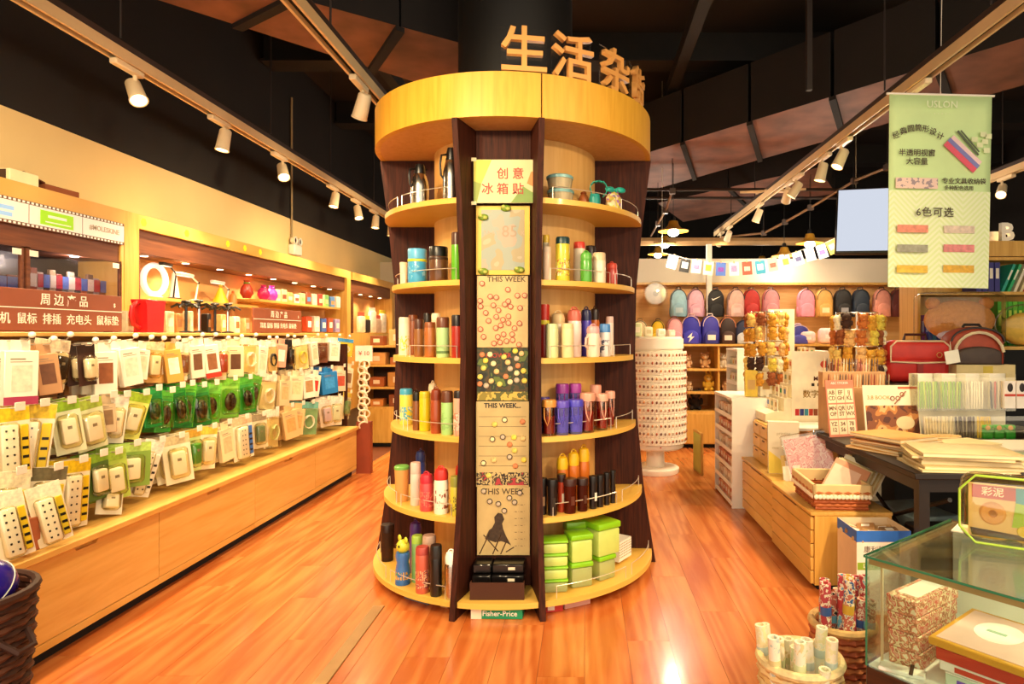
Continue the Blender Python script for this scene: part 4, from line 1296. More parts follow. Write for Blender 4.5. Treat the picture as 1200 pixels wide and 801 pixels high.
# (px, kind, w, h, c1, c2, c3, header, text, how many hang behind it)
rows['top'] = (1.36, -2.44, [
    (24, 'box', .125, .27, WHC, '#e2d6bc', '#a83a5a', None, 'white earphone box with a magenta foot strip', 2),
    (50, 'box', .09, .22, '#b98a5c', '#6a4228', None, None, 'brown cardboard accessory box', 1),
    (70, 'bl', .11, .22, CRM, '#d8c49a', '#241a18', '#e2d2ac', 'clear pack with a small black gadget', 2),
    (100, 'bl', .09, .19, '#3a2018', '#8a3a2a', '#f0e6d2', '#2a1712', 'dark pack holding a white charger', 2),
    (122, 'box', .105, .25, WHC, '#8a5232', None, None, 'tall white box with a brown window panel', 2),
    (148, 'box', .115, .235, '#f4ecd8', '#ece0c6', None, None, 'plain white box with faint lettering', 2),
    (167, 'box', .085, .20, '#f2e8d2', '#e2d4b4', None, None, 'small plain white box', 1),
    (182, 'bl', .10, .22, '#d8a45c', '#c88a3c', '#e8dcc0', '#e0c49a', 'orange-backed cable pack', 1),
    (199, 'box', .095, .23, '#dca24a', '#f0e4cc', None, None, 'orange box with a white window', 2),
    (214, 'bl', .10, .22, CRM, '#b88a4a', '#7a4a24', '#f0e6d0', 'clear pack with a brown gadget', 1),
    (228, 'box', .11, .24, '#eadfc6', '#6e4a30', None, None, 'cream box with a dark printed phone', 2),
    (244, 'box', .10, .25, '#f0e6d0', '#8a5a3a', '#c83a2a', None, 'white box with a red foot strip', 2),
    (259, 'bl', .11, .25, '#e8d8b4', '#c03a28', '#a03a24', '#efe4cc', 'clear pack with a red-brown plug', 1),
    (275, 'box', .11, .25, '#e4d2a6', '#5c3a24', None, None, 'beige box with a brown printed square', 2),
    (292, 'bag', .15, .25, '#ead9ac', '#e2cc90', '#efe6d0', '#f0e4c4', 'wide clear bag with a coiled cream cable', 2),
    (308, 'box', .11, .27, '#efe4cc', '#e2d2b0', None, None, 'tall cream box with a faint print', 1),
    (317, 'bag', .09, .24, '#e2c8a0', '#8a5a3a', '#141010', '#f0e4cc', 'clear bag with a black coiled cable', 1),
    (330, 'box', .10, .22, '#d89a80', '#efe0cc', None, None, 'dusty-pink accessory box', 1),
    (338, 'bl', .10, .24, '#161010', '#2a1c18', '#0e0c0c', '#1c1412', 'all-black accessory pack', 1),
    (351, 'bag', .14, .25, '#efe6c0', '#c8c43a', '#d8cc4a', '#f4ecd2', 'clear bag with yellow-green earphones', 2),
    (366, 'box', .11, .24, '#f0e4cc', '#d8c8a4', None, None, 'white box next to the brown floral pack', 1),
    (376, 'bl', .15, .22, '#7a4426', '#a8643a', '#5c2c18', '#e8d8b8', 'brown floral-patterned pack', 2),
    (392, 'box', .12, .22, '#f2e8d4', '#e0d2b4', None, None, 'white box near the end of the rack', 1),
    (404, 'bag', .20, .17, '#e2d43a', '#3a86c8', '#efe6d0', '#3a8ac8', 'blue and yellow bag at the end of the rack', 1)])
rows['second'] = (1.085, -2.43, [
    (12, 'strip', .13, .30, CRM, YLW, None, YLW, 'power strip with a yellow header, nearest on its row', 1),
    (42, 'strip', .15, .34, CRM, YLW, None, YLW, 'large power strip pack with a yellow header', 2),
    (74, 'bl', .12, .24, '#dfe2b8', GRN, '#f4eee0', GRN, 'green-headed pack with a white adapter', 2),
    (101, 'bl', .15, .24, '#e2e4b4', GRN, '#f4eee0', '#a8c04a', 'wide green-edged pack with a white charger', 2),
    (124, 'box', .07, .18, '#c8b088', '#8a6a44', None, None, 'narrow tan box between green packs', 1),
    (140, 'bl', .09, .24, '#efe8d0', '#c8b890', '#efe8d8', '#f0e8d4', 'clear pack with a small white cube', 2),
    (163, 'bl', .13, .24, '#d8dc6a', GRN, '#f4eee0', '#98b82a', 'lime pack with a tilted white adapter', 2),
    (178, 'mouse', .11, .21, '#1f8a3a', '#2aa04a', '#123a1c', '#2aa04a', 'deep green mouse pack, first of the green run', 1),
    (194, 'mouse', .12, .23, '#3aa23a', '#58b838', '#3a1c18', '#58b838', 'green mouse pack, second of the green run', 2),
    (206, 'mouse', .11, .24, '#1c7a2c', '#3aa83a', '#1a1210', '#3aa83a', 'dark green mouse pack, third of the green run', 2),
    (218, 'mouse', .13, .26, '#2c8a34', '#6ac83a', '#2a1614', '#6ac83a', 'lime-rimmed green mouse pack, fourth of the green run', 2),
    (232, 'mouse', .13, .25, '#247a2e', '#4aa83a', '#1c1210', '#4aa83a', 'green mouse pack, fifth of the green run', 1),
    (247, 'mouse', .15, .25, '#6ab83a', '#7ac84a', '#2c1412', '#7ac84a', 'bright green mouse pack with a dark red mouse', 2),
    (269, 'mouse', .16, .26, '#8cc84a', '#78c03a', '#241010', '#78c03a', 'lightest green mouse pack with a round dark mouse', 2),
    (287, 'mouse', .12, .25, '#3a9a3a', '#58b83a', '#1a1010', '#58b83a', 'green mouse pack just before the clear packs', 1),
    (300, 'mouse', .13, .24, '#58a83a', '#6ab83a', '#4a2c24', '#6ab83a', 'last green mouse pack, tilted', 1),
    (315, 'bag', .17, .27, '#efe6cc', '#d8ccaa', '#f0e8d4', '#efe6cc', 'clear bag with a cream cable after the green run', 2),
    (333, 'box', .14, .24, '#e2c898', '#d8b880', None, None, 'tan box on the middle peg row', 2),
    (347, 'box', .14, .24, '#ecd8b0', '#e2c898', None, None, 'cream-tan box on the middle peg row', 2),
    (360, 'box', .13, .24, '#f2ead6', '#b08a5a', None, None, 'white box with a tan print before the blue one', 2),
    (370, 'box', .10, .23, '#f0e8d4', '#c03a2c', None, None, 'white box with a small red print', 1),
    (384, 'box', .19, .24, '#1f7ac0', '#3a92d8', None, None, 'bright blue box on the middle peg row', 2),
    (399, 'box', .13, .24, '#e2c8a8', '#b8503a', None, None, 'beige box with a reddish print after the blue one', 1),
    (409, 'box', .12, .24, '#ead8b8', '#8a6a4a', None, None, 'beige box at the end of the middle peg row', 1)])
rows['bottom'] = (.815, -2.39, [
    (14, 'strip', .14, .32, CRM, YLW, None, '#e2d8b0', 'power strip pack nearest on the low row', 1),
    (58, 'strip', .14, .30, CRM, '#c8b01c', None, '#6a6244', 'power strip pack with a dark header', 1),
    (88, 'strip', .15, .31, CRM, YLW, None, YLW, 'power strip pack with a broad yellow header', 2),
    (112, 'bl', .12, .22, '#4a6a2a', '#5a8a2a', '#e8e2cc', '#7aa02a', 'dark green pack with a white plug', 1),
    (130, 'bl', .14, .24, '#a8c04a', GRN, '#f0ead8', '#98b83a', 'lime pack with a white multi-plug', 1),
    (152, 'bl', .20, .22, '#7a9c3a', '#88a83a', '#f2ecdc', '#a8c85a', 'broad green blister with a T-shaped adapter', 1),
    (182, 'strip', .10, .30, '#efe8d4', '#e2dac0', None, '#efe8d4', 'tilted long white strip pack', 1),
    (205, 'bl', .15, .27, '#e4dcba', '#b8c86a', '#f0e8d4', '#c8b88a', 'pale pack with a big white adapter', 2),
    (226, 'bl', .12, .25, '#c8dc8a', '#a8b84a', '#4a9c2a', '#c8a03a', 'clear pack with a green bottle-like gadget', 2),
    (244, 'bl', .13, .26, '#efe4c0', '#b8c84a', '#f4ecd8', '#d8c84a', 'cream pack with a yellow-green header', 1),
    (262, 'box', .12, .25, '#e8d4a4', '#e0b88a', None, None, 'tan box on the low peg row', 1),
    (283, 'strip', .19, .29, '#efe4c8', '#3a6ab0', None, '#d8b890', 'white strip pack with a blue printed label', 2),
    (303, 'bl', .12, .24, '#d8c8a0', '#8a8a6a', '#6a7a5a', '#9a8a6a', 'greyish pack between the strip and cable packs', 1),
    (319, 'bag', .18, .28, '#efe4c4', '#c8c06a', '#d0d890', '#f0e8d0', 'clear bag with a pale green coiled cable', 2),
    (337, 'box', .14, .26, '#d8b27a', '#c89a5a', None, None, 'kraft box on the low peg row', 2),
    (350, 'box', .13, .25, '#dcb880', '#caa060', None, None, 'second kraft box on the low peg row', 1),
    (362, 'bag', .19, .27, '#7fb8a8', '#4a9a8a', '#efe8d8', '#6aa898', 'teal bag with a white cable', 2),
    (380, 'bl', .14, .25, '#d8c4b0', '#b08aa0', '#c8b0c8', '#e2d4c4', 'lilac-grey pack', 1),
    (393, 'bl', .17, .27, '#e2d8c8', '#a8b0a8', '#d8e0d0', '#efe6d6', 'wide clear pack near the end of the low row', 2),
    (407, 'bl', .12, .26, '#d8c8a0', '#c8a83a', '#6a8a5a', '#d8c04a', 'olive pack at the end of the low row', 1)])
rnd = random.Random(11)
for rn, (zt, xf, items) in rows.items():
    for i, (px, kind, w, h, c1, c2, c3, hd, desc, nb) in enumerate(items):
        y = -xf * F / (PX - px)
        turn = rnd.uniform(6, 42); tilt = rnd.uniform(-9, 9)
        if 'tilted' in desc:
            tilt = 16
        z = zt + rnd.uniform(-.02, .008)
        if z - h < .495:
            h = z - .497
        hook(xf + .03, y, z + .004, rn == 'top')
        t = pack(kind, w, h, (xf - .0, y, z), (0, R(tilt), R(90 - turn)), desc + (', hanging on the ' + rn + ' peg row' if len(desc.split()) < 10 and ' row' not in desc else ''), c1, c2, c3, hd, 'hanging packs on the ' + rn + ' peg row')
        for b in range(nb):
            dup(t, (xf - .06 * (b + 1), y + rnd.uniform(-.008, .008), z), None, ('pack just behind' if b == 0 else 'last pack behind') + ' the ' + desc, None, (0, R(tilt + rnd.uniform(-3, 3)), R(90 - turn + rnd.uniform(-8, 8))))

# packs lying on the counter
y = 2.35 * F / (PX - 28)
carton('boxed_accessory', 'small red-brown box standing on the counter among the power strips', (-2.36, y, .488), (.115, .05, .14), R(68), mat('#a85c34', .55), cat='boxed accessory')
t = pack('strip', .12, .26, (-2.33, 2.32 * F / (PX - 8), .755), (R(-6), R(-8), R(66)), 'white power strip leaning at the near end of the counter', CRM, YLW, None, CRM)
t = pack('strip', .13, .25, (-2.33, 2.32 * F / (PX - 52), .745), (R(-6), R(-10), R(66)), 'white power strip leaning beside the red-brown box', CRM, '#c8b01c', None, CRM)
t = pack('bl', .12, .14, (-2.40, 2.40 * F / (PX - 130), .632), (R(-20), R(14), R(60)), 'grey-white pack with two square print marks lying low on the counter', '#d8cfb8', '#9aa07a', '#e8e2d2', '#c8c8a8')

# signs on the rack
BR = mat('#8a4a30', .5, 0, .05)
for (p0, p1), lab, full in (((-40, 143), 'long brown sign with white characters on top of the peg rack', True), ((297, 353), 'small far brown sign with white characters on top of the peg rack', False)):
    xs = -2.64
    y0, y1 = -xs * F / (PX - p0), -xs * F / (PX - p1)
    L = y1 - y0
    z0, z1 = 1.418, 1.618
    t = thing('brown_sign', lab, 'sign', (xs, y0, z0), group='brown category signs')
    obj('board', MB().rbox(-.012, 0, 0, L, 0, z1 - z0, .002, 1), BR, t)
    obj('white_line', MB().box(0, .0008, 0, L, .108, .1125), WHT, t, smooth=False)
    c = L - (.30 if full else L / 2)
    text('周 边 产 品', .062, WHT, t, (.0012, L - .40 if full else L / 2, .152), (PI / 2, 0, PI / 2), bold=.005)
    if full:
        text('耳机  鼠标  排插  充电头  鼠标垫', .056, WHT, t, (.0012, L - .425, .056), (PI / 2, 0, PI / 2), bold=.005)
    else:
        text('耳机 鼠标 排插 充电头 鼠标垫', .050, WHT, t, (.0012, L / 2, .056), (PI / 2, 0, PI / 2), bold=.004)
    text('$', .03, WHT, t, (.0012, L - .06, .145), (PI / 2, 0, PI / 2), bold=.012)
    for y in (.08, L - .08):
        obj('foot', MB().box(-.03, .02, y - .02, y + .02, -.006, 0), BR, t, smooth=False)

# red jug on the rack top
y = 2.66 * F / (PX - 172)
t = thing('red_jug', 'bright glossy red jug with an arched handle on the rack top', 'jug', (-2.66, y, 1.412), R(90))
RJ = mat('#c4161a', .3, 0, .05, coat=.4)
obj('body', MB().prism([(-.06, 0), (.085, 0), (.10, .165), (.11, .19), (-.075, .19), (-.065, .165)], -.045, .045, 'y'), RJ, t)
obj('handle', MB().tube([(-.065, 0, .03), (-.115, 0, .05), (-.135, 0, .10), (-.125, 0, .155), (-.085, 0, .18), (-.06, 0, .178)], .013, 8), RJ, t)
obj('lid', MB().rbox(-.078, .112, -.048, .048, .19, .20, .004, 1), RJ, t)
obj('spout', MB().prism([(.095, .15), (.13, .19), (.10, .19)], -.018, .018, 'y'), RJ, t)


def phone_stand(px, hh, lab):
    y = 2.62 * F / (PX - px)
    t = thing('phone_tripod', lab, 'tripod', (-2.62, y, 1.412), R(30 * px), group='octopus-headed tripods on the rack top')
    obj('base', MB().lathe([(0, 0), (.04, 0), (.04, .008), (.02, .014), (0, .016)], 16), BLK, t)
    obj('pole', MB().tube([(0, 0, .012), (0, 0, hh)], .009, 8), CHROME if px % 2 else BLK, t)
    for i in range(5):
        a = 2 * PI * i / 5
        obj('arm', MB().tube([(.01 * math.cos(a), .01 * math.sin(a), hh), (.05 * math.cos(a), .05 * math.sin(a), hh + .012), (.085 * math.cos(a), .085 * math.sin(a), hh - .01)], [.008, .009, .007], 6), BLK, t)
    obj('head', MB().sph((0, 0, hh + .03), (.03, .03, .012), 10, 6).tube([(0, 0, hh), (0, 0, hh + .03)], .012, 8), BLK, t)


phone_stand(218, .175, 'black-armed tripod nearest the red jug')
phone_stand(233, .185, 'second black-armed tripod from the red jug')
phone_stand(252, .175, 'third black-armed tripod from the red jug')
phone_stand(267, .180, 'fourth black-armed tripod, farthest from the red jug')
for i, (px, w_, h_, c, lab) in enumerate(((150, .05, .13, '#c8b898', 'small crumpled silver bag left of the red jug'), (197, .07, .14, '#d8c8a0', 'gold and silver bag right of the red jug'), (208, .06, .13, '#c88a4a', 'copper-coloured upright box behind the tripods'),
                                       (222, .035, .15, '#e6d6b0', 'cream upright tube behind the tripods'), (243, .035, .14, '#1a1412', 'black upright tube between the tripods'), (260, .05, .14, '#e0b070', 'tan upright box between the tripods'),
                                       (276, .06, .13, '#efe2c4', 'cream upright box after the tripods'), (288, .06, .12, '#d8b078', 'light brown upright box just before the far sign'))):
    y = 2.72 * F / (PX - px)
    t = thing('upright_box', lab, 'box', (-2.73, y, 1.412), R(80))
    obj('carton', MB().rbox(-w_ / 2, w_ / 2, -.03, .03, 0, h_, .005, 1), mat(c, .4, 0, .15, 30), t)
    obj('printed_panel', MB().box(-w_ * .3, w_ * .3, -.0312, -.03, h_ * .3, h_ * .7), mat('#f0e4cc' if i % 2 else '#9a6a3a', .4), t, smooth=False)

# ------------------------------------------------------------------ wall cabinets
XW = -2.82
YC = 1.0


def wy(px, X=XW):
    return -X * F / (PX - px)


ya0, ya1 = 1.0, wy(146)
t = thing('wall_cabinet', 'wall cabinet with dark glass doors and a film-strip light box', 'cabinet', (XW, ya0, 0))
L = ya1 - ya0
obj('fascia', MB().box(-.27, 0, 0, L, 2.072, 2.162), W_LIGHTH, t, smooth=False)
obj('body', MB().box(-.27, -.03, 0, L, .49, 1.42), W_LIGHT, t, smooth=False)
obj('header', MB().box(-.27, -.012, 0, L, 1.845, 2.07), W_BROWN, t, smooth=False)
obj('interior', MB().box(-.27, -.262, 0, L, 1.42, 1.845), mat('#120c0a', .4), t, smooth=False)
obj('side_post', MB().box(-.27, .0, L, wy(163) - ya0, .49, 2.162), W_LIGHT, t, smooth=False)
obj('inner_post', MB().box(-.27, -.002, L - .03, L - .001, 1.42, 2.07), W_LIGHT, t, smooth=False)
for i, (p0, p1) in enumerate(((-75, 28), (32, 143))):
    d0, d1 = wy(p0) - ya0, wy(p1) - ya0
    fr = obj('glass_door', MB().box(-.02, -.002, d0, d0 + .02, 1.42, 1.845).box(-.02, -.002, d1 - .012, d1, 1.42, 1.845).box(-.02, -.002, d0, d1, 1.838, 1.845), W_BROWN, t, smooth=False)
    obj('pane', MB().box(-.014, -.010, d0 + .02, d1 - .012, 1.425, 1.838), clear('#e0dce4', .06, .02), fr)
for i, p in enumerate((20, 40, 136)):
    obj('door_tag', MB().box(-.0018, .0004, wy(p) - ya0 - .025, wy(p) - ya0 + .025, 1.80, 1.83), WHT, t, smooth=False)
LB = mat('#e4e0d8', .4, 0, .02, emit=.08)
dv = [wy(-44), wy(31), wy(94), wy(143)]
lb = obj('light_box', MB().box(-.012, .012, dv[0] - ya0, dv[3] - ya0, 1.945, 2.075), mat('#6a4a34', .5), t, smooth=False)
for i in range(3):
    obj('lit_panel', MB().box(.012, .014, dv[i] - ya0 + .003, dv[i + 1] - ya0 - .003, 1.962, 2.058), LB, lb, smooth=False)
m = MB(); y = dv[0] - ya0 + .01
while y < dv[3] - ya0 - .012:
    for z in (1.948, 2.062):
        m.box(.012, .0138, y, y + .013, z, z + .010)
    y += .026
obj('film_perforations', m, LB, lb, smooth=False)['kind'] = 'stuff'
obj('green_label', MB().box(.014, .0148, wy(44) - ya0, wy(83) - ya0, 1.972, 2.046), mat('#8cc41c', .5, 0, 0, emit=.25), lb, smooth=False)
obj('label_lines', MB().box(.0148, .0152, wy(53) - ya0, wy(75) - ya0, 2.012, 2.026).box(.0148, .0152, wy(50) - ya0, wy(80) - ya0, 1.986, 1.992), LB, lb, smooth=False)
for z, p in ((2.02, 3), (1.988, 1)):
    obj('blue_letters', MB().box(.014, .0146, wy(p - 26) - ya0, wy(p + 10) - ya0, z - .010, z + .010), mat('#8ab4e0', .5, 0, 0, emit=.2), lb, smooth=False)
text('#MOLESKINE', .040, mat('#b0a08c', .5, 0, 0), lb, (.0146, wy(120) - ya0, 2.012), (PI / 2, 0, PI / 2), bold=.02)
for yy in (2.9, 3.6):
    l = bpy.data.lights.new('cabinet_lamp', 'POINT'); l.energy = 3.0; l.color = WHITE; l.shadow_soft_size = .03
    o = bpy.data.objects.new('cabinet_lamp', l); COL.objects.link(o); o.location = (XW - .05, yy, 1.82)
    m = MB().lathe([(0, 1.836), (.02, 1.836), (.022, 1.843), (0, 1.843)], 12, (-.05, yy - ya0, 0)); obj('downlight', m, glow('#fff2dc', 6.0), t)
STP = ['#b05a3a', '#d8cdb8', '#3a2a24', '#c8b088', '#8a3a2a', '#5a5a60', '#b8a890', '#4a3430', '#c86a3a', '#7a5a44', '#a8a0a8', '#8a4a34', '#d8d0c0', '#6a3a2a']
for i in range(14):
    p = 38 + i * 7.4
    y = wy(p, XW - .1)
    t2 = thing('strap_pack', ordn(i) + ' narrow hanging pack behind the dark glass, counting toward the wood post', 'hanging pack', (XW - .10, y, 1.425), R(90), group='narrow packs behind the glass doors')
    obj('sleeve', MB().rbox(-.022, .022, -.008, .008, .05, .33 - .02 * (i % 3), .003, 1), mat(STP[i], .35, 0, .1, 30), t2)
    obj('card_header', MB().box(-.022, .022, -.010, -.008, .23, .30), mat(('#e8dcc8', '#c03a4a', '#5a7ac8')[i % 3], .4), t2, smooth=False)
for i, p in enumerate((-20, -2, 14)):
    y = wy(p, XW - .1)
    t2 = thing('strap_pack', ('first', 'second', 'third')[i] + ' pack hanging behind the nearest dark glass door', 'hanging pack', (XW - .10, y, 1.425), R(90), group='narrow packs behind the glass doors')
    obj('sleeve', MB().rbox(-.035, .035, -.008, .008, .03, .28, .003, 1), mat(STP[i * 2], .35, 0, .1, 30), t2)
    obj('card_header', MB().box(-.035, .035, -.010, -.008, .2, .27), mat('#5a7ac8', .4), t2, smooth=False)


def niche(p0, p1, lab, y1=None):
    y0 = wy(p0); y1 = y1 or wy(p1)
    L = y1 - y0
    t = thing('wall_cabinet', lab, 'cabinet', (XW, y0, 0))
    obj('fascia', MB().box(-.27, 0, 0, L, 2.072, 2.162), W_LIGHTH, t, smooth=False)
    obj('body', MB().box(-.27, -.03, 0, L, .49, 1.42), W_LIGHT, t, smooth=False)
    obj('header', MB().box(-.27, -.03, 0, L - .1, 1.925, 2.072), W_BROWN, t, smooth=False)
    obj('back', MB().box(-.272, -.262, 0, L, 1.42, 1.925), mat('#d8a060', .6, 0, .05), t, smooth=False)
    obj('side_post', MB().box(-.27, 0, L - .12, L, .49, 2.072), W_LIGHT, t, smooth=False)
    obj('inner_side', MB().box(-.262, -.002, 0, .012, 1.42, 1.925), W_BROWN, t, smooth=False)
    n = max(2, int(L / .42))
    for i in range(n):
        y = (i + .5) * (L - .12) / n
        obj('downlight', MB().lathe([(0, 1.922), (.022, 1.922), (.024, 1.926), (0, 1.926)], 14, (-.12, y, 0)), glow('#ffe2b0', 8.0), t)
    for i in range(3):
        y = (i + .5) * (L - .12) / 3
        l = bpy.data.lights.new('niche_lamp', 'SPOT'); l.energy = 9; l.color = WARM; l.spot_size = R(130); l.spot_blend = .8; l.shadow_soft_size = .03
        o = bpy.data.objects.new('niche_lamp', l); COL.objects.link(o); o.location = (XW - .12, y0 + y, 1.915)
    return t, y0


nb, yb0 = niche(163, 411, 'wall cabinet with an open lit niche above the peg rack')
obj('shelf', MB().box(-.26, -.01, .013, 1.5, 1.628, 1.65), W_LIGHTH, nb, smooth=False)
obj('shelf', MB().box(-.26, -.01, 1.52, 3.36, 1.69, 1.712), W_LIGHTH, nb, smooth=False)
for i, p in enumerate((168.5, 219, 267, 287, 305)):
    obj('round_sticker', MB().prism([(wy(p) - yb0 + .028 * math.cos(a), 2.118 + .028 * math.sin(a)) for a in [PI / 3 * j for j in range(6)]], 0, .0008, 'x'), mat('#e8e21c', .5), nb, smooth=False)
niche(414, 470, 'far wall cabinet with a lit niche, beside the column', 9.5)

XS = -2.95


def sy(px):
    return -XS * F / (PX - px)


# lamps on the niche shelf
t = thing('ring_lamp', 'white ring-shaped lamp on the niche shelf', 'lamp', (XS, sy(181), 1.651), R(75))
obj('ring', MB().tube([(.085 * math.cos(a), 0, .125 + .10 * math.sin(a)) for a in [2 * PI * i / 28 for i in range(28)]], .02, 8, True), mat('#f2f0ec', .35, 0, .02, emit=.25), t)
obj('base', MB().lathe([(0, 0), (.05, 0), (.05, .012), (.02, .02), (0, .02)], 18), WHTP, t)
t = thing('cone_lamp', 'slender white cone-shaped lamp on the niche shelf', 'lamp', (XS, sy(204), 1.651))
obj('cone', MB().lathe([(0, .012), (.036, .012), (.014, .19), (.006, .20), (0, .2)], 18), WHTP, t); obj('base', MB().lathe([(0, 0), (.045, 0), (.045, .012), (0, .012)], 18), WHTP, t)


def desk_lamp(px, c, lab, h0, ln, rz):
    t = thing('desk_lamp', lab, 'desk lamp', (XS + .02, sy(px), 1.651), rz, group='desk lamps on the niche shelf')
    mm = mat(c, .35, 0, .03)
    obj('base', MB().lathe([(0, 0), (.05, 0), (.052, .01), (.02, .016), (0, .016)], 18), mm, t)
    obj('lower_arm', MB().tube([(0, 0, .012), (.04, 0, h0)], .006, 6), mm, t)
    obj('upper_arm', MB().tube([(.04, 0, h0), (-.08, 0, h0 + .05)], .006, 6), mm, t)
    obj('joint', MB().sph((.04, 0, h0), .011, 8, 6), BLK, t)
    obj('head', MB().rbox(-.08 - ln, -.05, -.022, .022, h0 + .035, h0 + .058, .01, 2), mm, t)
    obj('lamp_strip', MB().box(-.075 - ln, -.06, -.015, .015, h0 + .033, h0 + .036), mat('#f6efdc', .4, 0, 0, emit=.6), t, smooth=False)


desk_lamp(200, '#241a16', 'desk lamp with a dark slim head at the near end of the niche', .19, .10, R(100))
desk_lamp(226, '#efe8d8', 'white desk lamp with a long slanted head', .14, .16, R(95))
desk_lamp(262, '#d8d4cc', 'silver-white desk lamp farther along the niche shelf', .12, .15, R(95))
t = thing('cone_lamp', 'yellow cone-shaped lamp with a small knob', 'lamp', (XS + .03, sy(254), 1.651))
obj('shade', MB().lathe([(0, 0), (.06, 0), (.058, .012), (.022, .10), (.012, .125), (0, .13)], 20), mat('#d8b820', .4), t); obj('knob', MB().sph((0, 0, .14), .014, 10, 7), mat('#c8a030', .4), t)
t = thing('cone_lamp', 'small orange lamp beside the yellow cone lamp', 'lamp', (XS + .05, sy(266), 1.651))
obj('shade', MB().lathe([(0, 0), (.032, 0), (.026, .07), (.012, .09), (0, .09)], 16), mat('#c87a30', .4), t); obj('knob', MB().sph((0, 0, .10), .012, 10, 7), mat('#b8602a', .4), t)


def plush(loc, s, body, belly, ears, lab, rz=0.0, name='plush_toy', cat='plush toy', group=None, eye=True, rot=None):
    """sitting stuffed animal about s high; parts share the body's proportions"""
    t = thing(name, lab, cat, loc, rz, group, rot)
    bm = mat(body, .9, 0, .15, 60, bump=.4)
    m = MB(); m.sph((0, 0, s * .30), (s * .24, s * .20, s * .30), 12, 8)
    obj('body', m, bm, t)
    obj('head', MB().sph((0, -s * .04, s * .74), (s * .25, s * .23, s * .23), 12, 8), bm, t)
    for sx in (-1, 1):
        e = MB()
        if ears == 'long':
            e.sph((sx * s * .12, 0, s * 1.08), (s * .06, s * .045, s * .2), 8, 6)
        else:
            e.sph((sx * s * .19, 0, s * .93), (s * .085, s * .05, s * .085), 8, 6)
        obj('ear', e, bm, t)
        obj('arm', MB().sph((sx * s * .26, -s * .08, s * .40), (s * .09, s * .10, s * .17), 8, 6), bm, t)
        obj('foot', MB().sph((sx * s * .17, -s * .2, s * .10), (s * .11, s * .16, s * .10), 8, 6), bm, t)
        if eye:
            obj('eye', MB().sph((sx * s * .09, -s * .25, s * .80), s * .03, 6, 5), BLK, t)
    obj('muzzle', MB().sph((0, -s * .23, s * .68), (s * .11, s * .08, s * .08), 10, 6), mat(belly, .9, 0, .1), t)
    return t


FR = [(281, '#a8341e', '#5a8a2a', .10, 'red-and-green gift bag shaped like a fruit'), (301, '#b81a5a', '#8a1a6a', .085, 'dark pink bag on the niche shelf'), (311, '#c83ab8', '#a82a9a', .09, 'bright magenta bag on the niche shelf')]
for px, c, c2, h_, lab in FR:
    z = 1.713
    t = thing('gift_bag', lab, 'bag', (XS + .06, sy(px), z), R(70))
    obj('bag', MB().lathe([(0, 0), (.035, 0), (.06, .04), (.055, .08), (.02, h_ + .03), (.03, h_ + .05), (0, h_ + .045)], 14, sy=.7), mat(c, .35, 0, .2, 30), t)
    obj('tie', MB().tube([(.024 * math.cos(a), .018 * math.sin(a), h_ + .028) for a in [2 * PI * i / 10 for i in range(10)]], .006, 5, True), mat(c2, .4), t)
NB = [(322, '#e8dcbc', .11), (330, '#e2c898', .12), (337, '#c89a5a', .10), (345, '#f0e4cc', .09), (352, '#d8b888', .11), (359, '#8a4a2a', .13), (366, '#c8d0b8', .12), (373, '#b84a3a', .13), (380, '#7ab86a', .13), (387, '#5a8ac8', .12), (394, '#e2d8c8', .13)]
for i, (px, c, h_) in enumerate(NB):
    y = 2.9 * F / (PX - px)
    t = thing('small_box', ordn(i) + ' small box after the magenta bag on the far part of the niche shelf', 'box', (-2.9, y, 1.713), R(82), group='small boxes on the niche shelf')
    obj('carton', MB().rbox(-.045, .045, -.03, .03, 0, h_, .004, 1), mat(c, .45, 0, .1, 25), t)
    obj('printed_panel', MB().box(-.03, .03, -.0312, -.0298, h_ * .25, h_ * .6), mat(NB[(i + 4) % 11][1], .45), t, smooth=False)
NB2 = [(362, '#b8482a', .16), (371, '#d8d0c0', .17), (379, '#4a6ab0', .15), (387, '#c8603a', .16), (395, '#a89ac8', .15)]
for i, (px, c, h_) in enumerate(NB2):
    y = 2.88 * F / (PX - px)
    t = thing('small_box', ordn(i) + ' upright box on the niche floor beyond the far brown sign', 'box', (-2.9, y, 1.43), R(82), group='upright boxes on the niche floor')
    obj('carton', MB().rbox(-.05, .05, -.03, .03, 0, h_, .004, 1), mat(c, .45, 0, .1, 25), t)
    obj('printed_panel', MB().box(-.03, .03, -.0312, -.0298, h_ * .3, h_ * .7), WHT, t, smooth=False)

# on top of the wall cabinets
t = carton('storage_box', 'white box lying on top of the wall cabinet', (-2.96, wy(12, -2.96), 2.163), (.16, .16, .075), R(86), mat('#ead9b0', .6), parts=(('dark_end', (-.082, -.078, -.06, .06, .01, .07), mat('#3a2418', .6)),))
t = thing('open_carton', 'brown cardboard carton with an open flap on top of the wall cabinet', 'carton', (-2.96, wy(57, -2.96), 2.163), R(88))
obj('carton', MB().box(-.11, .11, -.08, .08, 0, .045), mat('#8a4a28', .8, 0, .1), t, smooth=False)
obj('flap', MB().prism([(-.11, .045), (-.24, .075), (-.235, .08), (-.11, .052)], -.08, .08, 'y'), mat('#6a3418', .8, 0, .1), t, smooth=False)
t = thing('emergency_light', 'white wall box with twin emergency lamps above the cabinet', 'emergency light', (XL + .001, -XL * F / (PX - 342), 2.24))
obj('housing', MB().rbox(0, .07, -.09, .09, 0, .11, .01, 1), WHTP, t)
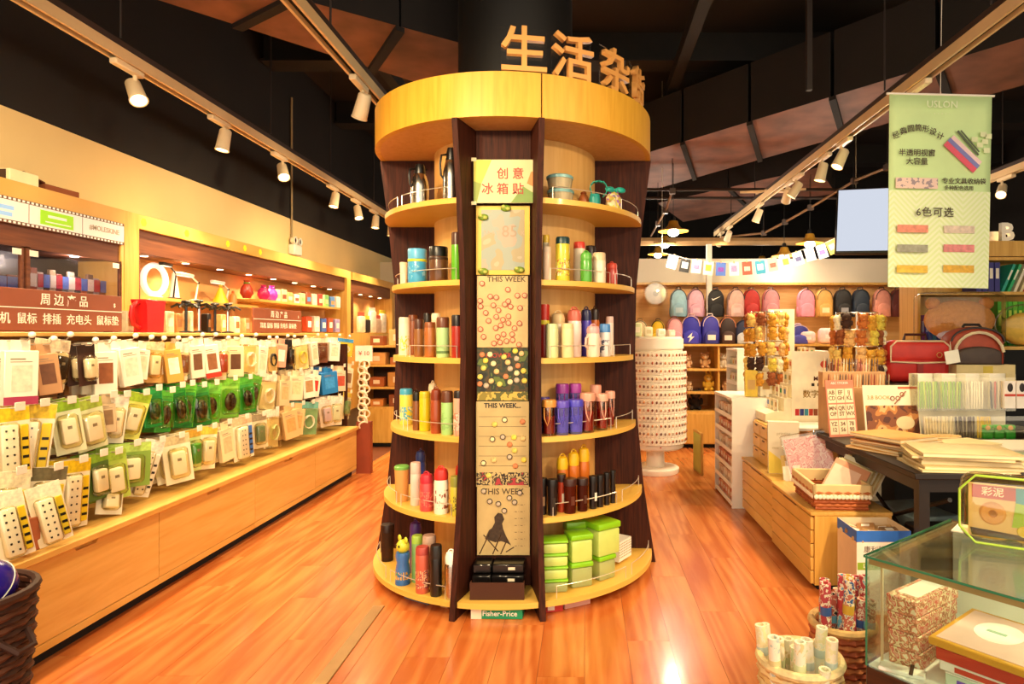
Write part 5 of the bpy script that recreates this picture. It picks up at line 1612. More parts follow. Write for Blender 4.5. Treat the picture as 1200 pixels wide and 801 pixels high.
for sy_ in (-1, 1):
    l_ = MB(); l_.T = Matrix.Translation((.05, sy_ * .055, .15)) @ Matrix.Rotation(PI / 2, 4, 'Y'); l_.lathe([(0, -.03), (.03, -.03), (.042, .02), (.036, .022), (.02, .0), (0, 0)], 14)
    h = obj('lamp_head', l_, WHTP, t); l2 = MB(); l2.T = l_.T; l2.lathe([(0, .006), (.03, .012), (0, .013)], 12); obj('lens', l2, mat('#2a2420', .1), h)

# ring stand at the end of the counter
t = thing('ring_stand', 'brown stand with a white price card at the end of the counter', 'display stand', (-2.235, 6.50, 0))
obj('base_panel', MB().box(-.07, .07, -.04, .04, 0, .52), mat('#8a3a20', .5), t, smooth=False)
obj('post', MB().tube([(0, 0, .52), (0, 0, 1.14)], .012, 8), WHT, t)
obj('price_card', MB().box(-.09, .085, -.012, -.008, 1.13, 1.29), mat('#efe0d0', .5), t, smooth=False)
text('¥ 10', .06, mat('#a8584a', .5, 0, 0), t, (0, -.013, 1.21), bold=.01)
rg = MB().tube([(.05 * math.cos(a), 0, .045 * math.sin(a)) for a in [2 * PI * i / 14 for i in range(14)]], .009, 6, True).mesh('bangle', mat('#f2e4c8', .3, 0, .05))
for i in range(11):
    o = obj('bangle', rg, None, None, (-2.235 + .01 * (-1) ** i, 6.47, 1.10 - i * .062), (R(20), 0, R(15 * (-1) ** i)))
    tag(o, 'cream bangle, ' + ordn(i) + ' from the top of the ring stand', 'bangle', 'bangles on the ring stand')

# frontal shelf unit in the far left corner
ty = 8.0
t = thing('low_shelf_unit', 'shelf unit with boxes in the far corner beside the column', 'shelf unit', (-2.78, ty, 0))
obj('base', MB().box(0, 1.5, 0, .38, .05, .47), W_LIGHT, t, smooth=False)
obj('plinth', MB().box(0, 1.5, .03, .38, 0, .05), BLKM, t, smooth=False)
for z in (.47, .72, 1.0, 1.24):
    obj('shelf', MB().box(0, 1.5, .0, .38, z, z + .025), W_LIGHTH, t, smooth=False)
obj('back', MB().box(0, 1.5, .37, .385, .47, 1.24), mat('#3a2014', .6), t, smooth=False)
for x in (0, 1.48):
    obj('side', MB().box(x, x + .02, 0, .38, .47, 1.24), W_LIGHT, t, smooth=False)
cc = ['#c8803a', '#a85a2a', '#d8a05a', '#8a4a24', '#c89048', '#b86a34', '#e0b070', '#9a5a34']
lv = [('bottom', .496), ('second', .746), ('third', 1.026), ('top', 1.266)]
for j, (ln, z) in enumerate(lv):
    for i in range(4):
        w_ = .16 + .03 * ((i + j) % 3); h_ = .09 + .03 * ((i * 2 + j) % 4)
        if j == 3:
            h_ = .12 + .08 * (i % 2)
        t = carton('shelf_box', ('first', 'second', 'third', 'fourth')[i] + ' box from the wall on the ' + ln + ' board of the far corner shelf', (-2.62 + i * .25, ty + .15, z), (w_, .18, h_), 0, mat(cc[(i * 3 + j) % 8], .6, 0, .12), parts=(('paper_label', (-.04, .04, -.092, -.089, h_ * .3, h_ * .7), mat('#efdcc0', .5)),))
        t['group'] = 'boxes in the far corner shelf'
# goods in the far niche
for i, (px, z, h_, c) in enumerate(((424, 1.44, .22, '#d8c8b0'), (430, 1.44, .18, '#2a2020'), (437, 1.44, .3, '#e0d0b8'), (443, 1.44, .2, '#c0a088'), (449, 1.44, .28, '#e2d6c4'), (455, 1.44, .24, '#b89a80'))):
    y = wy(px, -2.92)
    t = thing('hanging_bag', ordn(i) + ' pale goods bag in the far niche beside the column', 'bag', (-2.93, y, 1.425), R(75), group='goods in the far niche')
    obj('bag', MB().rbox(-.07, .07, -.03, .03, 0, h_, .02, 2), mat(c, .5, 0, .15, 20), t); obj('header_card', MB().box(-.07, .07, -.005, .005, h_, h_ + .05), mat(('#c8503a', '#e0c83a', '#efe4d0')[i % 3], .5), t, smooth=False)

# dark wicker basket with a ball, at the near left edge
def wicker(name, lab, loc, r0, r1, h, c1, c2, cat='basket', rim=None, sx=1.0, rz=0.0):
    t = thing(name, lab, cat, loc, rz)
    m = MB(); n = int(h / .02)
    for i in range(n):
        z = h * (i + .5) / n; rr = r0 + (r1 - r0) * i / n
        m.m = i % 2
        m.tube([((rr + .004 * (-1) ** (k_ + i)) * math.cos(2 * PI * k_ / 32) * sx, (rr + .004 * (-1) ** (k_ + i)) * math.sin(2 * PI * k_ / 32), z) for k_ in range(32)], h / n * .56, 5, True)
    obj('woven_wall', m, [mat(c1, .7), mat(c2, .7)], t)
    obj('bottom', MB().lathe([(0, 0), (r0, 0), (r0, .01), (0, .01)], 24, sx=sx), mat(c2, .8), t)
    obj('rim', MB().tube([(r1 * 1.02 * math.cos(2 * PI * k_ / 28) * sx, r1 * 1.02 * math.sin(2 * PI * k_ / 28), h) for k_ in range(28)], .014, 7, True), mat(rim or c1, .65, 0, .2, 40), t)
    return t


t = wicker('wicker_basket', 'dark brown wicker basket at the near edge beside the counter', (-1.985, 2.0, 0), .17, .205, .58, '#3a1c10', '#5a2f1a')
obj('handle', MB().tube([(.2, .05, .46), (.24, .03, .42), (.24, -.03, .42), (.2, -.05, .46)], .01, 6), mat('#3a1c10', .7), t)
t = thing('toy_ball', 'shiny blue-violet ball with a white line lying in the dark basket', 'ball', (-1.905, 2.03, .60))
obj('ball', MB().sph((0, 0, 0), .085, 20, 14), mat('#2a1a8c', .25, 0, .05, coat=.5), t)
m = MB(); m.T = Matrix.Rotation(R(50), 4, 'X'); m.tube([(.0855 * math.cos(a), .0855 * math.sin(a), 0) for a in [2 * PI * i / 30 for i in range(30)]], .002, 5, True)
obj('stripe', m, WHT, t)
t = thing('toy_ball', 'green ball below the blue one in the dark basket', 'ball', (-1.93, 1.90, .52)); obj('ball', MB().sph((0, 0, 0), .075, 18, 12), mat('#2c9a3a', .3), t); obj('valve', MB().sph((0, -.074, 0), .006, 6, 5), BLK, t)
t = thing('toy_ball', 'orange ball deep in the dark basket', 'ball', (-2.06, 2.02, .50)); obj('ball', MB().sph((0, 0, 0), .08, 18, 12), mat('#c8641e', .3), t); obj('valve', MB().sph((0, -.079, 0), .006, 6, 5), BLK, t)
# ================================================================== BACK WALL
YS = 7.9           # front of the back shelving
bs = thing('back_shelf_unit', 'long pale wood shelf wall with backpacks and plush toys', 'shelf unit', (0.2, YS, 0))
BX = 4.6
obj('back_board', MB().box(0, BX, YB - YS - .03, YB - YS - .005, 0, wz(334, YS + .6)), wood('#d8a25c', '#e6b674', .55, (12, 1, 1), 2.5, name='shelf_back'), bs, smooth=False)
obj('top_cap', MB().box(-.02, BX + .02, .52, YB - YS - .005, wz(334, YS + .6), wz(334, YS + .6) + .03), W_LIGHTH, bs, smooth=False)
zs = [.455, wz(459, YS), wz(432, YS), wz(403, YS)]
for z in zs:
    obj('shelf_board', MB().box(0, BX, 0, .685, z - .025, z), W_LIGHTH, bs, smooth=False)
for i in range(3):
    x = .02 + i * 1.0
    obj('base_door', MB().rbox(x, x + .985, -.018, 0, .06, .425, .003, 1), W_LIGHT, bs)
obj('base_body', MB().box(.01, BX - .01, .0, .68, .05, .43), W_LIGHT, bs, smooth=False)
obj('plinth', MB().box(.01, BX - .01, .04, .68, 0, .05), BLKM, bs, smooth=False)
for x in (0, 1.45, 2.9, BX - .025):
    obj('upright', MB().box(x, x + .025, .02, .685, .43, zs[3]), W_LIGHT, bs, smooth=False)
for i, (px, y0, y1) in enumerate(((828, 286, 402),)):
    struct('pillar_white', MB().box(wx(828, 8.3), wx(834, 8.3), 8.28, 8.34, zs[3] + .001, wz(286, 8.3)), mat('#e2d8c4', .6))


def backpack(loc, w, h, d, c1, c2, c3, lab, rz=0.0, mark=None, group=None, handle=True, name='backpack'):
    t = thing(name, lab, 'backpack', loc, rz, group)
    b1 = mat(c1, .6, 0, .1, 20, bump=.15); b2 = mat(c2, .6, 0, .1, 20); b3 = mat(c3, .5)

    def arch(w_, h_, f):
        out = [(-w_ / 2, 0), (w_ / 2, 0), (w_ / 2, h_ * f)]
        for i in range(1, 10):
            a = PI * i / 10
            out.append((w_ / 2 * math.cos(a), h_ * f + h_ * (1 - f) * math.sin(a)))
        out.append((-w_ / 2, h_ * f))
        return out
    bm = bmesh.new()

    def arch_solid(poly, y0, y1, r):
        m = MB().prism(poly, y0, y1, 'y')
        b_ = bmesh.new()
        vs = [b_.verts.new(v) for v in m.v]
        for f in m.f:
            b_.faces.new([vs[i] for i in f])
        bmesh.ops.recalc_face_normals(b_, faces=b_.faces)
        es = [e for e in b_.edges if abs(e.verts[0].co.y - e.verts[1].co.y) < 1e-6]
        bmesh.ops.bevel(b_, geom=es, offset=r, segments=2, profile=.5, affect='EDGES')
        me = bpy.data.meshes.new('solid'); b_.to_mesh(me); b_.free()
        me.polygons.foreach_set('use_smooth', [True] * len(me.polygons)); me.set_sharp_from_angle(angle=R(50))
        return me
    me = arch_solid(arch(w, h, .62), -d / 2, d / 2, d * .22); me.materials.append(b1); obj('body', me, None, t)
    me = arch_solid(arch(w * .78, h * .48, .6), -d / 2 - d * .22, -d / 2 + .004, d * .09); me.materials.append(b2); obj('front_pocket', me, None, t)
    pts = [(x * .93, -d / 2 - .004, z * .955 + h * .02) for x, z in arch(w, h, .62)[2:]]
    obj('zipper', MB().tube(pts, max(.005, w * .018), 5), b3, t)
    if handle:
        obj('top_handle', MB().tube([(-w * .16, 0, h * .985), (-w * .13, 0, h * 1.06), (w * .13, 0, h * 1.06), (w * .16, 0, h * .985)], w * .03, 6), b3, t)
    for sx in (-1, 1):
        obj('side_pocket', MB().sph((sx * w * .5, 0, h * .2), (w * .05, d * .35, h * .16), 8, 6), b2, t)
        obj('shoulder_strap', MB().tube([(sx * w * .22, d * .48, h * .9), (sx * w * .3, d * .72, h * .55), (sx * w * .34, d * .5, h * .1)], w * .045, 6), b3, t)
    if mark:
        mark(t, w, h, d)
    return t


def bolt(t, w, h, d):
    y = -d / 2 - d * .235
    obj('lightning_print', MB().prism([(.02, h * .40), (-.045, h * .22), (-.008, h * .23), (-.025, h * .06), (.045, h * .26), (.006, h * .25)], y, y + .003, 'y'), WHT, t, smooth=False)


def patch(c='#e6dcd0'):
    def f(t, w, h, d):
        y = -d / 2 - d * .235
        obj('printed_patch', MB().box(-w * .22, w * .22, y, y + .003, h * .14, h * .32), mat(c, .5), t, smooth=False)
    return f


def swoosh(t, w, h, d):
    y = -d / 2 - .012
    obj('tick_print', MB().prism([(-w * .28, h * .66), (-w * .2, h * .58), (w * .3, h * .74), (-w * .17, h * .63)], y, y + .006, 'y'), WHT, t, smooth=False)


Yh = 8.32   # hanging row
zt = wz(335, Yh)
hang = [(750, '#d8b88a', 'beige', None), (795, '#8fb8c8', 'pale blue', patch('#b8d0d8')), (815, '#d8a0b0', 'soft pink', patch('#e6bcc8')), (838, '#15100f', 'black', swoosh), (862, '#e0b0a0', 'peach', patch('#e8c8bc')),
        (880, '#b8281c', 'bright red', None), (903, '#d08a8a', 'dusty rose', None), (944, '#e08a98', 'coral pink', None), (965, '#c8964a', 'tan patterned', patch('#e6d0a0')), (987, '#141012', 'black winged', patch('#8a8a90')),
        (1008, '#1c2838', 'dark navy', None), (1033, '#d08a78', 'salmon', None), (1052, '#5a1f1a', 'maroon', None)]
Yh_d = {}
for px, c, nm, mk in hang[1:]:
    w_ = .215
    t = backpack((wx(px, Yh), Yh, zt - .40), w_, .36, .12, c, c, '#3a2a24' if c > '#2' else '#2a2a2a', nm + ' backpack hanging in the upper row on the back wall', 0, mk, 'backpacks hanging on the back wall')
    obj('peg', MB().tube([(0, .27, .375), (0, -.02, .375)], .006, 6), STEEL, t)
# round clear-wrapped disc at the start of the row
p = at(768, 344, 8.2)
t = thing('wrapped_cushion', 'round clear-wrapped pale cushion hanging at the start of the back wall', 'cushion', p, rot=(PI / 2, 0, 0))
obj('cushion', MB().lathe([(0, -.03), (.10, -.03), (.14, 0), (.10, .03), (0, .034)], 26), mat('#cfc6b4', .5, 0, .1), t)
obj('wrapper', MB().lathe([(.02, .04), (.13, .036), (.165, .0), (.13, -.036)], 26), clear('#ffffff', .14), t)
obj('printed_mark', MB().lathe([(0, .035), (.035, .034), (.035, .036), (0, .037)], 14), mat('#a8a090', .5), t)
Ys = 7.98
z3 = zs[3]
std = [(750, .19, .30, '#c8b48a', '#b89c6a', '#6a5a3a', 'beige small backpack half hidden behind the white spinner', None), (771, .17, .30, '#d8b41c', '#e2c43a', '#1a1412', 'yellow backpack with a black stripe above the spinner', None),
       (790, .2, .33, '#d89aa4', '#c88a98', '#8a5a64', 'pink backpack standing beside the yellow one', None), (810, .24, .36, '#2c2aa0', '#3a36b4', '#d8b0a0', 'violet-blue backpack with a white lightning bolt', bolt),
       (832, .22, .36, '#33309c', '#2a2a88', '#e0c8b8', 'blue-violet school backpack with a white patch', patch()), (852, .21, .34, '#2a1410', '#3a1c14', '#d0805a', 'black backpack with an orange edge and a bow', patch('#e8d0c0')),
       (873, .25, .31, '#1c2444', '#b8bcc4', '#15161c', 'navy backpack with a pale grey front', patch('#c8ccd4')), (935, .24, .24, '#3c3890', '#4a46a0', '#c8b0c0', 'small violet backpack beside the pink plush goods', None)]
for px, w_, h_, a, b_, c_, lab, mk in std:
    t = backpack((wx(px, Ys + .12), Ys + .12, z3), w_, h_, .15, a, b_, c_, lab, R(random.uniform(-14, 14)), mk, 'backpacks standing on the top board')
# plush toys on the lower boards
pt = [(806, 2, .17, '#d8b088', '#efdcc0', 'round', 'tan plush dog on the upper toy board'), (826, 2, .20, '#c89a6a', '#e8d0a8', 'round', 'brown plush bear on the upper toy board'), (848, 2, .19, '#e6d8c0', '#f4ecdc', 'round', 'cream plush bear on the upper toy board'),
      (866, 2, .16, '#6a3a24', '#a87a54', 'round', 'small dark brown plush on the upper toy board'), (830, 1, .22, '#d8b03a', '#efe0a0', 'long', 'yellow long-eared plush bunny'), (808, 1, .12, '#e0c8a8', '#f0e4d0', 'round', 'small cream plush left of the yellow bunny'),
      (850, 1, .13, '#d8a87a', '#efdcc0', 'round', 'small tan plush right of the yellow bunny'), (815, 0, .27, '#1c120f', '#4a342a', 'round', 'black plush gorilla on the lowest board'), (868, 1, .15, '#c8a080', '#e8d8c0', 'round', 'beige plush near the white towers')]
for px, l_, s_, a, b_, e, lab in pt:
    plush((wx(px, YS + .18), YS + .18, zs[l_]), s_, a, b_, e, lab, R(random.uniform(-15, 15)), group='plush toys on the back shelves')
# flat goods beside the far toys
for i, (px, l_, w_, h_, c, lab) in enumerate(((946, 3, .20, .16, '#e8c0b8', 'pink plush cushion standing on the back shelf'), (970, 3, .24, .20, '#efc8c4', 'pale pink heart cushion on the back shelf'), (950, 2, .2, .1, '#c84a6a', 'red patterned pouch on the lower back shelf'), (972, 2, .2, .1, '#e0a8b0', 'pink patterned pouch on the lower back shelf'))):
    t = thing('soft_cushion', lab, 'cushion', (wx(px, YS + .15), YS + .15, zs[l_]), R(8 * i - 10))
    obj('cushion', MB().rbox(-w_ / 2, w_ / 2, -.06, .06, 0, h_, .05, 3), mat(c, .8, 0, .12, 25), t)
    obj('face_print', MB().box(-w_ * .2, w_ * .2, -.0615, -.059, h_ * .35, h_ * .6), mat('#f4e4dc', .6), t, smooth=False)

# bunting of printed cards
fl_ = [(790, 310, '#e6e4e0', '#8a8a94', 'white card with a grey sketch'), (804, 314, '#24221f', '#d8d4cc', 'black card with white lettering'), (817, 315, '#ecdccc', '#c87aa0', 'pale card with a pink drawing'), (831, 317, '#f0e6d0', '#d8b03a', 'white card with a yellow border'),
       (845, 318, '#4a72c8', '#7a3aa8', 'blue and violet card'), (860, 318, '#eee8e4', '#b08ac0', 'white card with a lilac line'), (875, 317, '#c0503c', '#e8c8b8', 'red card with pale letters'), (890, 316, '#3aa0c8', '#d8eef4', 'cyan card with white letters'),
       (904, 313, '#efc0b8', '#c86a5a', 'pink card with small words'), (919, 310, '#9ac0e0', '#e0d04a', 'light blue card with a yellow foot'), (933, 306, '#e8eaf0', '#5a5a8a', 'white card with two dots'), (947, 301, '#dcd8d4', '#a8a4a0', 'pale grey card'),
       (961, 298, '#ece6ec', '#6a4a9a', 'white card with a purple figure'), (972, 293, '#d8ae2a', '#efdc8a', 'golden yellow card'), (985, 287, '#ece2cc', '#3a2a24', 'cream card with a black spot')]
Yf = 7.3
line = [at(px, py - 11, Yf) for px, py, *_ in fl_]
c0, c1 = at(776, 296, Yf), at(1003, 272, Yf)
cord = [(c0.x, Yf, CEIL - .01), c0] + line + [c1, (c1.x, Yf, CEIL - .01)]
tag(obj('bunting_string', MB().tube(cord, .003, 5), mat('#d8ccb4', .6)), 'thin string of the bunting sagging across the back of the shop', 'bunting')
for i, (px, py, c, c2, lab) in enumerate(fl_):
    p = line[i]
    d = (line[min(i + 1, 14)] - line[max(i - 1, 0)])
    tilt = -math.atan2(d.z, d.x)
    t = thing('bunting_card', lab + ' hanging from the bunting cord', 'card', p, rot=(0, tilt, 0), group='cards on the bunting cord')
    obj('sheet', MB().box(-.056, .056, -.001, .001, -.155, -.003), mat(c, .55, 0, .03), t, smooth=False)
    obj('print', MB().box(-.034, .034, -.0016, -.0009, -.11, -.06 + .02 * (i % 2)), mat(c2, .55, 0, .3, 60), t, smooth=False)
    obj('clip', MB().box(-.006, .006, -.006, .006, -.012, .012), mat('#c8a878', .6), t, smooth=False)

# white spinner rack
SXc, SYc = wx(768, 6.55), 6.55
t = thing('spinner_rack', 'white round spinner rack covered with small hanging charms', 'spinner rack', (SXc, SYc, 0))
obj('foot', MB().lathe([(0, 0), (.235, 0), (.24, .01), (.24, .05), (.225, .06), (0, .065)], 36), WHTP, t)
obj('stem', MB().lathe([(.095, .062), (.09, .25)], 24), WHTP, t)
ZD0, ZD1 = .25, 1.36
obj('drum', MB().lathe([(0, ZD0), (.26, ZD0), (.275, ZD0 + .01), (.275, ZD1), (.26, ZD1 + .02), (0, ZD1 + .02)], 40), mat('#efe6d4', .45), t)
obj('drum_rim', MB().lathe([(.276, ZD0 + .02), (.285, ZD0 + .02), (.285, ZD0 + .07), (.276, ZD0 + .07)], 40), WHTP, t)
obj('drum_rim', MB().lathe([(.276, ZD1 - .10), (.285, ZD1 - .10), (.285, ZD1 + .0), (.276, ZD1 + .0)], 40), WHTP, t)
obj('red_mark', MB().cbox((.02, -.287, ZD0 + .045), (.012, .004, .012)), mat('#c8281c', .4), t)
NR, NC = 12, 24
chm = {}
cdm = MB().rbox(-.0195, .0195, -.002, .002, -.060, .014, .0015, 1).mesh('charm_card', mat('#f6efe0', .4, 0, .03))
for c in ('#a8502e', '#c88a5a', '#6a3a2a', '#c0a890', '#8a6a5a'):
    chm[c] = MB().sph((0, -.006, -.022), (.011, .007, .015), 7, 5).mesh('charm', mat(c, .35))
arm = MB().tube([(0, .04, .014), (0, -.004, .014)], .0025, 4).mesh('hook', HOOKM)
cl_ = list(chm.values())
for j in range(NR):
    z = ZD0 + .125 + j * .077
    row = obj('hook_ring', MB().lathe([(.276, z + .012), (.281, z + .014), (.276, z + .017)], 40), mat('#d8ccb8', .5), t)
    for i in range(NC):
        a = R(-178 + i * 176 / (NC - 1))          # the half of the drum that faces the aisle
        if i >= NC:
            break
        r_ = .312
        loc = (SXc + r_ * math.cos(a), SYc + r_ * math.sin(a), z)
        q = obj('charm_card', cdm, None, None, loc, (0, 0, a + PI / 2))
        tag(q, 'white carded charm, ' + ordn(i) + ' across in row ' + ordn(NR - 1 - j) + ' from the top of the round spinner', 'charm', 'charms on the spinner rack')
        obj('charm', cl_[(i * 7 + j * 3) % 5], None, q)
for i, (dx, c, c2, lab, h_) in enumerate(((-.19, '#cfd8a8', '#efe8d0', 'pale green pouch on top of the spinner', .14), (-.08, '#e6dcc0', '#c8b890', 'cream pouch on top of the spinner', .1), (.05, '#f0e8dc', '#d8c8b0', 'white box on top of the spinner', .08), (.15, '#e8c8b8', '#f0e0d4', 'pinkish box on top of the spinner', .07))):
    q = thing('display_pouch', lab, 'pouch', (SXc + dx, SYc - .05, ZD1 + .021), R(12 * i))
    obj('pouch', MB().rbox(-.045, .045, -.03, .03, 0, h_, .015, 2), mat(c, .5, 0, .1, 20), q); obj('label', MB().box(-.025, .025, -.0315, -.0295, h_ * .3, h_ * .7), mat(c2, .5), q, smooth=False)
# ================================================================== RIGHT SIDE
CABH = .43


def drawer_cabinet(y0, y1, x0, lab, n=5):
    t = thing('drawer_cabinet', lab, 'cabinet', (x0, y0, 0), group='low drawer cabinets along the right aisle')
    L = y1 - y0
    obj('body', MB().box(.02, .44, 0, L, .03, CABH - .02), W_LIGHT, t, smooth=False)
    obj('plinth', MB().box(.04, .42, .02, L - .02, 0, .03), BLKM, t, smooth=False)
    obj('top', MB().rbox(-.004, .445, -.004, L, CABH - .02, CABH, .003, 1), W_LIGHTH, t)
    h = (CABH - .06) / n
    for i in range(n):
        obj('drawer_front', MB().rbox(.0, .02, .012, L - .012, .034 + i * h, .034 + (i + 1) * h - .005, .003, 1), W_LIGHTH, t)
    obj('handle_notch', MB().box(-.001, .004, L * .35, L * .65, CABH - .032, CABH - .021), mat('#6a4420', .6), t, smooth=False)
    return t


drawer_cabinet(3.50, 4.25, 1.24, 'nearest low slatted drawer cabinet on the right aisle')
drawer_cabinet(4.27, 5.10, 1.255, 'second low slatted drawer cabinet, under the paper bag')
# white towers with small shelves
def tower(x0, x1, y0, y1, h, n, lab):
    t = thing('card_tower', lab, 'display tower', (x0, y0, 0))
    w, L = x1 - x0, y1 - y0
    obj('back_panel', MB().box(.10, w, 0, L, 0, h), WHTP, t, smooth=False)
    obj('end_panel', MB().box(0, .10, 0, .018, 0, h), WHTP, t, smooth=False)
    obj('end_panel', MB().box(0, .10, L - .018, L, 0, h), WHTP, t, smooth=False)
    obj('top', MB().box(-.004, w, 0, L, h, h + .018), WHTP, t, smooth=False)
    for i in range(n):
        z = .02 + i * (h - .04) / n
        s = obj('tray', MB().box(0, .10, .018, L - .018, z, z + .012).box(-.004, .0, .018, L - .018, z, z + .035), WHTP, t, smooth=False)
    return t


tower(1.19, 1.50, 5.16, 5.84, .87, 6, 'low white card tower beside the drawer cabinets')
tower(1.42, 1.62, 5.95, 6.4, 1.25, 8, 'taller white card tower behind the low one')
rnd = random.Random(5)
tc_ = ['#d88a6a', '#e8c8a8', '#c86a4a', '#efe0d0', '#e0a87a', '#d8b090']
for i in range(6):
    z = .02 + i * .83 / 6 + .013
    for j in range(7):
        w_ = .075
        t = thing('small_card_pack', ordn(j) + ' little card pack on tray ' + ('one', 'two', 'three', 'four', 'five', 'six')[i] + ' of the low white tower', 'card pack', (1.235, 5.22 + j * .09, z), R(-90), group='card packs in the low white tower')
        h_ = .075 + .012 * rnd.random()
        obj('pack', MB().box(-w_ / 2, w_ / 2, -.018, .018, 0, h_), mat(tc_[(i + j * 2) % 6], .5, 0, .1, 30), t, smooth=False)
        obj('print', MB().box(-w_ * .3, w_ * .3, -.0192, -.018, h_ * .35, h_ * .75), mat('#f2e6d4', .5), t, smooth=False)
for i in range(8):
    z = .02 + i * 1.21 / 8 + .013
    if z < .8:
        continue
    for j in range(4):
        t = thing('small_card_pack', ('first', 'second', 'third', 'fourth')[j] + ' pale card pack on the ' + {5: 'lowest visible', 6: 'middle', 7: 'highest'}.get(i, 'hidden') + ' tray of the taller white tower', 'card pack', (1.465, 6.02 + j * .1, z), R(-90), group='card packs in the taller white tower')
        obj('pack', MB().box(-.04, .04, -.018, .018, 0, .09), mat(('#e8dcc0', '#d8d0b0', '#efe6d6')[(i + j) % 3], .5), t, smooth=False)
        obj('print', MB().box(-.025, .025, -.0192, -.018, .03, .065), mat(('#d8a84a', '#a8b08a', '#c8907a')[(i + j) % 3], .5), t, smooth=False)

# yellow-framed panel between tower and the back shelf
t = thing('leaning_board', 'yellow-green board leaning beside the low white tower', 'board', (1.16, 6.35, 0), R(6))
obj('frame', MB().box(0, .02, 0, .3, 0, .42), W_LIGHT, t, smooth=False); obj('sheet', MB().box(-.004, 0, .02, .28, .02, .40), mat('#c8c860', .5), t, smooth=False)

# wooden three-drawer organiser
t = thing('drawer_organiser', 'small wooden organiser with three drawers on the second cabinet', 'organiser', (1.33, 4.66, CABH + .001))
obj('case', MB().box(.012, .30, 0, .40, 0, .30), W_LIGHT, t, smooth=False)
for i in range(3):
    for j in range(2):
        d = obj('drawer', MB().rbox(0, .012, .008 + j * .196, .196 + j * .196, .01 + i * .097, .098 + i * .097, .003, 1), W_LIGHTH, t)
        obj('pull_slot', MB().box(-.002, .002, .07 + j * .196, .13 + j * .196, .075 + i * .097, .085 + i * .097), mat('#4a2a18', .6), d, smooth=False)
# paper bag
t = thing('paper_bag', 'pale grey paper bag with a yellow foot beside the organiser', 'paper bag', (1.395, 4.50, CABH + .001), R(-12))
obj('bag', MB().prism([(-.10, 0), (.10, 0), (.105, .36), (-.105, .36)], -.04, .04, 'y'), mat('#d3cbb2', .7, 0, .05), t, smooth=False)
obj('yellow_print', MB().prism([(-.10, .002), (.02, .002), (-.02, .10), (-.10, .16)], -.0412, -.040, 'y'), mat('#d8c04a', .6), t, smooth=False)
text('printing', .030, mat('#a89a7a', .6, 0, 0), t, (0, -.0415, .28))
text('since', .022, mat('#b8a87a', .6, 0, 0), t, (-.055, -.0415, .18))
# card display with stepped tiers
t = thing('tiered_card_display', 'white stepped card display with a number poster on its side', 'card display', (1.38, 4.88, .735))
prof = [(0, 0), (.50, 0), (.50, .52), (.40, .52)]
pts = [(0, 0), (.50, 0), (.50, .54), (.42, .54)] + [p for i in range(5, 0, -1) for p in ((.42 - (5 - i) * .07, .10 * i - .02), (.42 - (6 - i) * .07, .10 * i - .02))] + [(0, .06)]
obj('stepped_body', MB().prism(pts, 0, .42, 'y'), mat('#ece2c6', .5), t, smooth=False)
obj('poster', MB().box(.20, .50, -.004, -.001, .02, .54), mat('#f2e8d0', .5), t, smooth=False)
text('MINI', .045, mat('#5a2a1c', .5, 0, 0), t, (.41, -.006, .33), bold=.02)
text('数字屋', .062, mat('#9a7a3a', .5, 0, 0), t, (.375, -.006, .21), bold=.012)
for i, (x, c) in enumerate(((.24, '#b8242c'), (.275, '#2c3a8a'), (.31, '#3a8aa8'), (.345, '#b83a2a'), (.38, '#8a4a2a'), (.415, '#a8641e'), (.45, '#b82430'))):
    obj('printed_figure', MB().cbox((x, -.0055, .075), (.030, .002, .05)), mat(c, .5), t, smooth=False)
m = MB(); m.sph((.445, -.005, .44), (.03, .002, .028), 14, 6); obj('heart_print', m, mat('#c84a3a', .5), t)
m = MB()
for i in range(3):
    m.cbox((.36 + i * .045, -.0055, .285), (.022, .002, .022))
obj('dot_print', m, mat('#1c1412', .5), t, smooth=False)
for i in range(5):
    for j in range(4):
        q = thing('greeting_card', ordn(j) + ' small card from the front on step ' + ('one', 'two', 'three', 'four', 'five')[i] + ' of the stepped display', 'card', (1.38 + .07 + i * .07 + .028, 4.88 + .055 + j * .1, .735 + .082 + .10 * i - .001 if i else .735 + .081), R(-90), group='cards on the stepped display')
        obj('card', MB().box(-.04, .04, -.004, .004, 0, .085), mat(('#f0e6cc', '#e8d8b0', '#efe2c4')[(i + j) % 3], .5), q, smooth=False)
        obj('print', MB().box(-.022, .022, -.0052, -.004, .03, .065), mat(('#c8a04a', '#8a9a7a', '#6a8ac0', '#3aa85a', '#c86a4a')[(i * 2 + j) % 5], .5), q, smooth=False)
